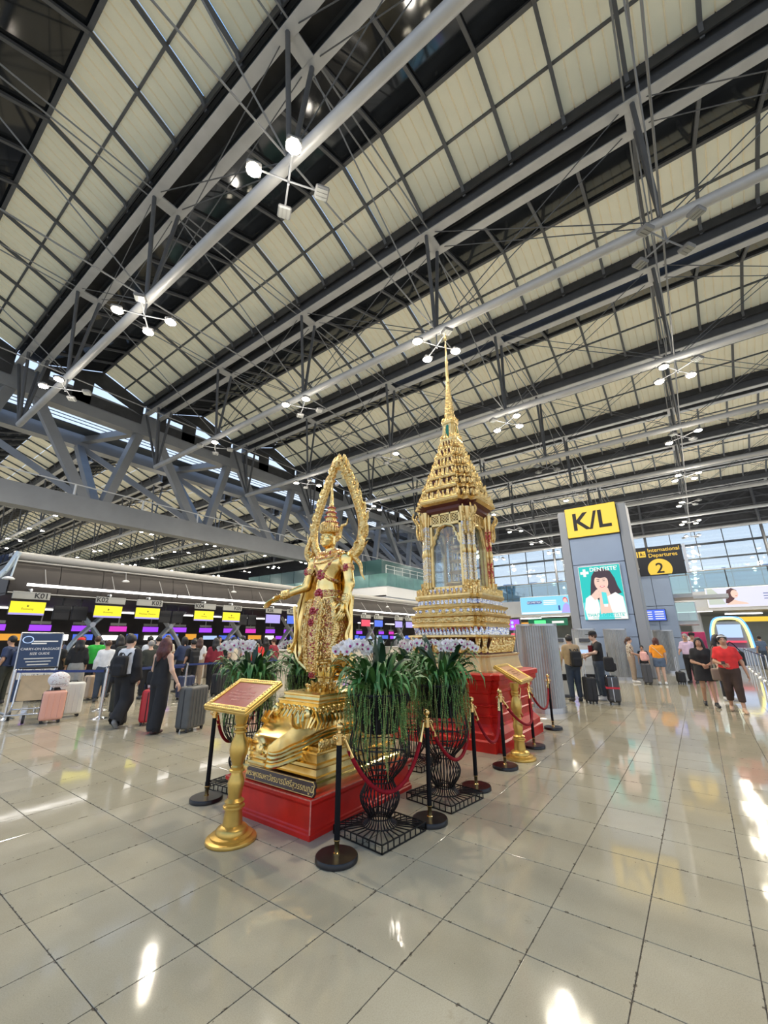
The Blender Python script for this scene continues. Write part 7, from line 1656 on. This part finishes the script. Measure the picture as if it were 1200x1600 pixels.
pcut('tube', [(-.02, .02), (.14, -.02), (.16, -.44), (-.02, -.44)], m_pcy, .010, bg); pcut('tube_cap', [(.0, -.44), (.14, -.44), (.13, -.54), (.01, -.54)], m_pwh, .010, bg)
for dx, dy, w, h_ in ((-.52, .78, .10, .30), (-.52, .78, .30, .10)): pcut('cross', [(dx-w/2, dy-h_/2), (dx+w/2, dy-h_/2), (dx+w/2, dy+h_/2), (dx-w/2, dy+h_/2)], m_pwh, .011, bg)
text_on("DENTISTE'", .21, m_pwh, bg, F(.012) @ T(.16, .88, 0), ext=.001, bold=.02); text_on("THAI'S DENTISTE'", .165, m_teal, bg, F(.012) @ T(.02, -.84, 0), ext=.001, bold=.012)
pcut('caption_line', [(-.45, -.95), (.5, -.95), (.5, -.93), (-.45, -.93)], m_teal, .008, bg)
# fluted curved metal screens
m_flute = mat('fluted_grey_metal', (0.33, 0.34, 0.34), 0.38, .6, var=.06, vscale=4)
def fluted(x, y, rz, r, a0, a1, h_, lb):
    t = empty('fluted_screen', (x, y, 0), rz, lb, 'screen', 'fluted metal screens'); n = int((a1-a0)*r/.028); v = []; f = []
    q = MB()
    for i in range(n+1):
        a = a0+(a1-a0)*i/n; rr_ = r+(.009 if i % 2 else -.009); v += [(rr_*math.cos(a), rr_*math.sin(a), .10), (rr_*math.cos(a), rr_*math.sin(a), h_)]
    f = [(2*i, 2*i+2, 2*i+3, 2*i+1) for i in range(n)]; q.add(v, f, 0); q.add([(p[0]*.97, p[1]*.97, p[2]) for p in v], [tuple(reversed(u)) for u in f], 0); q.build('fluted_sheet', m_flute, t)
    for nm, za, zb, e in (('base_ring', 0, .11, .03), ('top_ring', h_-.02, h_+.03, .015)):
        q = MB(); m_ = 24; R = []
        for i in range(m_+1): a = a0+(a1-a0)*i/m_; R.append([((r+d)*math.cos(a), (r+d)*math.sin(a), z) for d, z in ((-.03, za), (e, za), (e, zb), (-.03, zb))])
        q.loft(R, 0, False); q.build(nm, m_brushed, t)
    for a in (a0, a1): q = MB(); q.box((r*math.cos(a), r*math.sin(a), h_/2), (.05, .05, h_), 0, None, .01); q.build('edge_post', m_brushed, t)
    return t
fluted(10.75, 3.22, 0, .46, PI*.62, PI*1.75, 1.92, 'large curved fluted metal screen right behind the shrine')
fluted(18.9, 3.78, 0, .42, PI*.6, PI*1.7, 1.95, 'curved fluted metal screen behind the man in the tan jacket'); fluted(20.3, 2.85, 0, .42, PI*.6, PI*1.7, 1.95, 'curved fluted metal screen at the foot of the K/L pillar'); fluted(24.5, 2.25, 0, .42, PI*.6, PI*1.7, 1.95, 'narrow curved fluted metal screen left of the orange T-shirt'); fluted(25.3, 1.45, 0, .42, PI*.6, PI*1.7, 1.95, 'narrow curved fluted metal screen right of the orange T-shirt')
# self-service kiosks
m_kw = mat('white_kiosk', (0.62, 0.62, 0.58), 0.35)
for x, y, a, lb in ((13.55, 3.45, .35, 'white self-service kiosk in front of the man in the tan jacket'), (13.95, 2.80, .35, 'white self-service kiosk in front of the man in the black T-shirt')):
    t = empty('check_in_kiosk', (x, y, 0), a, lb, 'kiosk', 'self-service kiosks')
    q = MB(); q.loft([[(-.14, -.22, z), (.22, -.22, z), (.22, .22, z), (-.14, .22, z)] for z in (0.06, .85)]+[[(-.05, -.22, 1.15), (.22, -.22, 1.15), (.22, .22, 1.15), (-.05, .22, 1.15)], [(.02, -.22, 1.62), (.22, -.22, 1.62), (.22, .22, 1.62), (.02, .22, 1.62)]]); q.build('body', m_kw, t)
    q = MB(); q.bb(-.18, .26, -.26, .26, 0, .07, 0, .01); q.build('base', m_steel_d, t); q = MB(); q.add([(-.062, -.17, 1.14), (-.062, .17, 1.14), (.004, .17, 1.44), (.004, -.17, 1.44)], [(0, 3, 2, 1)]); q.build('screen', m_cyscr, t); q = MB(); q.box((-.03, 0, 1.56), (.10, .30, .10)); q.build('scanner', m_steel_d, t); q = MB(); q.bb(-.145, -.13, -.15, .15, .45, .62); q.build('printer_slot', m_black, t)
    for s_ in (-1, 1): q = MB(); q.lathe([(.0, -.01), (.03, -.01), (.03, .01)], 10, M=T(.0, s_*.12, 1.53) @ Ry(-PI/2)); q.build('camera', m_black, t)
# departures block behind the pillar
db = empty('departures_block', (28, 1.5, 0), label='grey panelled stair block under the International Departures sign', cat='block')
for i in range(2):
    for a, b in ((0, 1.6), (1.6, 3.3), (3.3, 5.0)):
        q = MB(); q.bb(0, 2.0, -.70+i*.86, .14+i*.86, a+.01, b-.01, 0, .01); q.build('wall_panel', m_clad, db)
q = MB(); q.bb(.1, 1.9, -.65, .95, 0, 4.9); q.build('core', m_steel_d, db)
q = MB(); q.bb(2.0, 3.2, -3.2, 1.0, 3.75, 3.95); q.bb(.6, 2.0, -1.6, -.7, 3.75, 3.95); q.bb(.6, 3.2, -1.6, -.7, 2.3, 2.5); q.build('landing', m_wallgrey, db)
for z in (2.5, 3.95):
    q = MB(); q.bb(.55, .58, -1.6, -.45, z, z+1.0); q.build('glass_guard', m_glassgreen, db); q = MB(); q.tube([(.56, -1.6, z+1.0), (.56, -.4, z+1.0)], .025, 6); q.tube([(.56, -1.6, z), (.56, -1.6, z+1.0)], .025, 6); q.tube([(.56, -.45, z), (.56, -.45, z+1.0)], .025, 6); q.build('guard_rail', m_brushed, db)
m_dsign = emat('dark_sign_board', (0.014, 0.016, 0.022), .5); m_damber = emat('amber_sign_print', (0.85, 0.55, 0.06), .8)
ds = empty('departures_sign', (27.9, 1.22, 5.01), label='black sign with amber lettering International Departures and a large 2', cat='sign')
q = MB(); q.bb(0, .35, -1.28, 1.28, .0, 1.62, 0, .02); q.build('board', m_dsign, ds); FD = lambda x, z: FACE_MX((-.006, -x, z))
text_on('International', .30, m_damber, ds, FD(.42, 1.40), bold=.008); text_on('Departures', .30, m_damber, ds, FD(.35, 1.10), bold=.008)
q = MB(); pass
q = MB(); q.prism([p for p in ovl(0, 0, .58, .58, 72) if p[1] > -.30], 0, .004, 0, FD(.10, .31)); disc_ = q.build('amber_disc', m_damber, ds); text_on('2', .80, m_ink, disc_, FD(.10, .34) @ T(0, 0, .006), bold=.015)
for x, kind in ((-1.02, 0), (-.63, 1)):
    q = MB(); q.prism([(-.17, -.17), (.17, -.17), (.17, .17), (-.17, .17)], 0, .004, 0, FD(x, 1.22)); ic = q.build('pictogram', m_damber, ds); A = FD(x, 1.22) @ T(0, 0, .006)
    q = MB()
    if kind == 0: q.prism([(-.13, -.02), (-.09, -.04), (.10, .05), (.13, .09), (.08, .09), (-.02, .04), (-.08, .09), (-.11, .08), (-.07, .01)], 0, .002, 0, A); q.prism([(-.13, -.11), (.13, -.11), (.13, -.09), (-.13, -.09)], 0, .002, 0, A)
    else: q.prism(ovl(-.05, .09, .03, .03, 10), 0, .002, 0, A); q.prism([(-.09, .05), (-.01, .05), (.0, -.04), (-.1, -.04)], 0, .002, 0, A); q.prism([(.02, .02), (.10, .06), (.10, .03), (.02, -.01)], 0, .002, 0, A); q.prism([(-.13, -.08), (.13, -.08), (.13, -.05), (-.13, -.05)], 0, .002, 0, A)
    q.build('symbol', m_ink, ic)
q = MB(); q.lathe([(0, 0), (.13, 0), (.13, .02), (.11, .03), (0, .03)], 20, M=FD(-1.02, .42)); ck = q.build('clock', m_white, ds); q = MB(); q.beam((-.04, 1.02, .42), (-.04, 1.02, .50), .012, .006, up=(1, 0, 0)); q.beam((-.04, 1.02, .42), (-.04, .96, .42), .012, .006, up=(1, 0, 0)); q.build('clock_hand', m_ink, ck)
q = MB(); q.bb(.0, .4, -1.45, -1.30, .0, 1.60); [q.tube([(.1, -1.40, z*.2), (.1, -1.52, z*.2)], .02, 4) for z in range(8)]; q.build('ladder_edge', m_brushed, ds)
fd = empty('flight_display', (27.9, 1.86, 2.50), label='blue flight information display on the grey stair block', cat='display'); q = MB(); q.bb(0, .08, -.60, .60, 0, .64, 0, .01); q.build('case', m_black, fd); q = MB(); q.bb(-.01, 0, -.57, .57, .03, .61); s_ = q.build('screen', m_bluscr, fd)
for i in range(4):
    for j in range(2): q = MB(); q.bb(-.014, -.011, -.50+j*.55, -.08+j*.52, .10+i*.12, .15+i*.12); q.build('text_row', m_pwh, s_)
# banners on the gallery front
def banner(nm, y0, y1, z0, z1, m, lb, x=49.35): t = empty(nm, (x, (y0+y1)/2, z0), label=lb, cat='banner'); w = (y1-y0)/2; q = MB(); q.bb(0, .2, -w, w, 0, z1-z0, 0, .02); q.build('frame', m_white, t); q = MB(); q.bb(-.012, 0, -w+.05, w-.05, .05, z1-z0-.05); return t, q.build('print', m, t), w, z1-z0
m_bb = emat('banner_sky_blue', (0.22, 0.62, 0.92), .85); m_bw = emat('banner_white', (0.82, 0.86, 0.92), .85); m_bn = emat('banner_navy', (0.03, 0.08, 0.35), .6)
t, pr_, w, h_ = banner('biometric_banner', 10.8, 16.3, 4.2, 6.2, m_bb, 'lit blue banner reading BIOMETRIC on the gallery left of the pillar')
FM = lambda d, z=1.0: FACE_MX((-.013-d, 0, z)); pcut('title_bar', [(-1.9, .15), (-.35, .15), (-.25, .32), (-.35, .5), (-1.9, .5), (-2.0, .32)], m_bn, .002, pr_, FM); text_on('BIOMETRIC', .33, m_bw, pr_, FM(.006) @ T(-1.12, .32, 0), ext=.001)
for i in range(3): pcut('text_line', [(-.1, .42-.2*i), (1.3, .42-.2*i), (1.3, .52-.2*i), (-.1, .52-.2*i)], m_bw, .002, pr_, FM)
pcut('lower_strip', [(-2.65, -.9), (2.65, -.9), (2.65, -.72), (-2.65, -.72)], m_bw, .002, pr_, FM); pcut('figure_body', [(1.75, -.9), (2.65, -.9), (2.6, -.1), (2.3, .15), (2.0, -.1)], m_lilscr, .004, pr_, FM); pcut('figure_head', ovl(2.25, .42, .2, .26), m_psk, .004, pr_, FM); pcut('figure_hair', [(2.0, .3), (2.05, .7), (2.3, .8), (2.5, .6), (2.55, .1), (2.45, .2), (2.4, .6), (2.15, .62)], m_plip, .006, pr_, FM); pcut('gate_icon', [(1.45, -.6), (1.65, -.6), (1.65, -.1), (1.45, -.1)], m_bn, .004, pr_, FM)
m_ban2 = emat('banner_lavender', (0.66, 0.67, 0.82), .85); t, pr_, w, h_ = banner('beauty_banner', -9.8, -1.15, 4.2, 6.0, m_ban2, 'long lit banner with a long-haired woman on the gallery at the right')
pcut('leaf_print', [(-4.2, -.7), (-3.0, -.7), (-3.3, .1), (-3.8, .75), (-4.2, .75)], emat('banner_sage', (0.55, 0.62, 0.55), .7), .002, pr_, FM); pcut('hair', [(-3.0, -.6), (-2.85, .1), (-2.75, .55), (-2.4, .72), (-2.05, .5), (-2.1, .1), (-2.3, -.2), (-2.6, -.65)], emat('banner_dark_hair', (.10, .035, .04), .6), .003, pr_, FM); pcut('face', ovl(-2.25, .18, .26, .36), m_psk, .004, pr_, FM); pcut('shoulder', [(-3.0, -.75), (-2.6, -.5), (-2.35, -.3), (-2.1, -.45), (-1.5, -.62), (-1.4, -.75)], m_psk, .004, pr_, FM); pcut('mouth', ovl(-2.15, .02, .08, .03, 10), m_plip, .006, pr_, FM)
for i in range(3): pcut('text_line', [(-.3, .1-.22*i), (1.3, .1-.22*i), (1.3, .16-.22*i), (-.3, .16-.22*i)], m_bn, .003, pr_, FM)
text_on('L', .5, m_bn, pr_, FM(.004) @ T(.4, .4, 0), ext=.001)
# small things far along the hall
tv = empty('promotion_screen', (20, 6.98, 1.97), label='upright purple promotion screen right of the shrine', cat='screen'); q = MB(); q.bb(0, .06, -.26, .26, 0, .52, 0, .01); q.build('case', m_black, tv); q = MB(); q.bb(-.008, 0, -.24, .24, .02, .50); s_ = q.build('screen', m_purscr, tv)
for y, z, r, m in ((.10, .36, .07, m_cyscr), (.10, .18, .07, m_cyscr), (-.09, .2, .10, m_redscr)): pcut('graphic', ovl(0, 0, r, r, 14), m, 0, s_, lambda d, y=y, z=z: FACE_MX((-.012, y, z)))
q = MB(); q.bb(.0, .06, -.2, .2, -.30, -.12); q.build('lower_screen', m_redscr, tv); q = MB(); q.tube([(.03, 0, -1.97), (.03, 0, 0)], .04, 8); q.build('stand', m_steel_d, tv)
ar = empty('neon_arch', (35, -1.6, 0), label='glowing yellow and blue arch display behind the walking women', cat='display'); m_ny = emat('neon_yellow', (1, .85, .2), 2.2); m_nb = emat('neon_blue', (.1, .35, 1), 1.6)
out_ = [(-.92, 1.0), (-.86, 1.9), (-.7, 2.5), (-.4, 2.75), (.4, 2.75), (.7, 2.5), (.86, 1.9), (.92, 1.0)]
q = MB(); q.tube(bez([(0, y, z) for y, z in out_], 4), .07, 8); q.build('yellow_tube', m_ny, ar); q = MB(); q.tube(bez([(.1, y*1.12, z*1.03) for y, z in out_], 4), .06, 8); q.build('blue_tube', m_nb, ar); q = MB(); q.bb(-.35, .2, -1.05, 1.05, 0, 1.0, 0, .02); q.build('counter', m_clad, ar); q = MB(); q.bb(.1, .2, -.8, .8, .98, 2.6); q.build('back_panel', mat('arch_panel', (.20, .24, .34), .4), ar); q = MB(); q.bb(-.3, .1, -.7, .7, .8, 1.0); q.bb(-.3, .1, -.7, .7, 1.3, 1.42); q.build('shelf', m_redscr, ar); q = MB(); q.bb(.05, .1, -.6, .6, 1.6, 2.4); q.build('picture', m_cyscr, ar)
gs = empty('green_direction_sign', (51, 13.9, 3.0), label='green lit direction sign under the gallery left of the pillar', cat='sign'); q = MB(); q.bb(0, .12, -2.2, 2.2, 0, .8); q.build('board', emat('sign_green', (0.01, .20, .10), .5), gs); q = MB(); q.bb(-.01, 0, .2, 1.5, .2, .6); q.build('green_letters', emat('neon_green', (.1, .9, .25), 1.2), gs); q = MB(); q.bb(-.01, 0, -1.8, -.5, .25, .5); q.build('white_letters', m_pwh, gs); q = MB(); q.tube([(.06, -1, .8), (.06, -1, 1.06)], .02, 5); q.tube([(.06, 1, .8), (.06, 1, 1.06)], .02, 5); q.build('hanger', m_steel_d, gs)
for i, (y0, y1, m) in enumerate(((-9.5, -3.2, m_signy), (17, 22, m_oraf), (3.6, 7.0, m_offwhite))):
    t = empty('shop_sign', (55, (y0+y1)/2, 3.1), label=['long yellow lit shop sign under the gallery at the right edge', 'orange lit shop sign under the gallery behind the shrine', 'pale shop sign under the gallery left of the departures block'][i], cat='sign'); q = MB(); q.bb(0, .15, -(y1-y0)/2, (y1-y0)/2, 0, .45); q.build('board', m, t); q = MB(); q.tube([(.08, 0, .45), (.08, 0, .95)], .03, 5); q.build('hanger', m_steel_d, t)
pb = empty('promotion_booth', (33, .6, 0), label='magenta promotion booth between the man in lavender and the arch', cat='booth'); q = MB(); q.bb(0, .6, -.9, .9, 0, 1.95, 0, .03); q.build('panel', mat('magenta_booth', (.45, .03, .13), .4), pb); q = MB(); q.bb(-.02, 0, -.3, .3, 1.4, 1.7); q.build('notice', m_white, pb)
for i in range(7):
    x = 20.5+i*2.0; beltpost(x, -1.75-.03*i, 'polished steel queue post in the right-hand row, %s from the viewer' % ordn[i])
    if i: belt((x-2.0, -1.75-.03*(i-1)), (x, -1.75-.03*i), .96, 'dark blue belt in the right-hand queue row, %s from the viewer' % ordn[i-1])
for i in range(5):
    x = 23+i*2.4; beltpost(x, -3.0, 'polished steel queue post in the outer right-hand row, %s from the viewer' % ordn[i])
for i, (x, y, a, tp) in enumerate(((28, -3.4, 2.6, c_blue), (31, -2.6, .5, c_denim), (36, 3.0, 2.0, c_white), (38, 5.5, 1.0, c_black), (33, 4.2, 2.8, c_cream))):
    person(x, y, a, ['distant person in navy beyond the right-hand queue posts', 'distant person in denim at the right edge', 'distant person in white behind the departures block', 'distant person in black near the gallery piers', 'distant person in cream near the gallery piers'][i], 1.68, 'tan', ('black', 'short'), dict(m=tp, off=.03), dict(m=c_denimd, off=.02), (.05, .05, .05), res=.035)
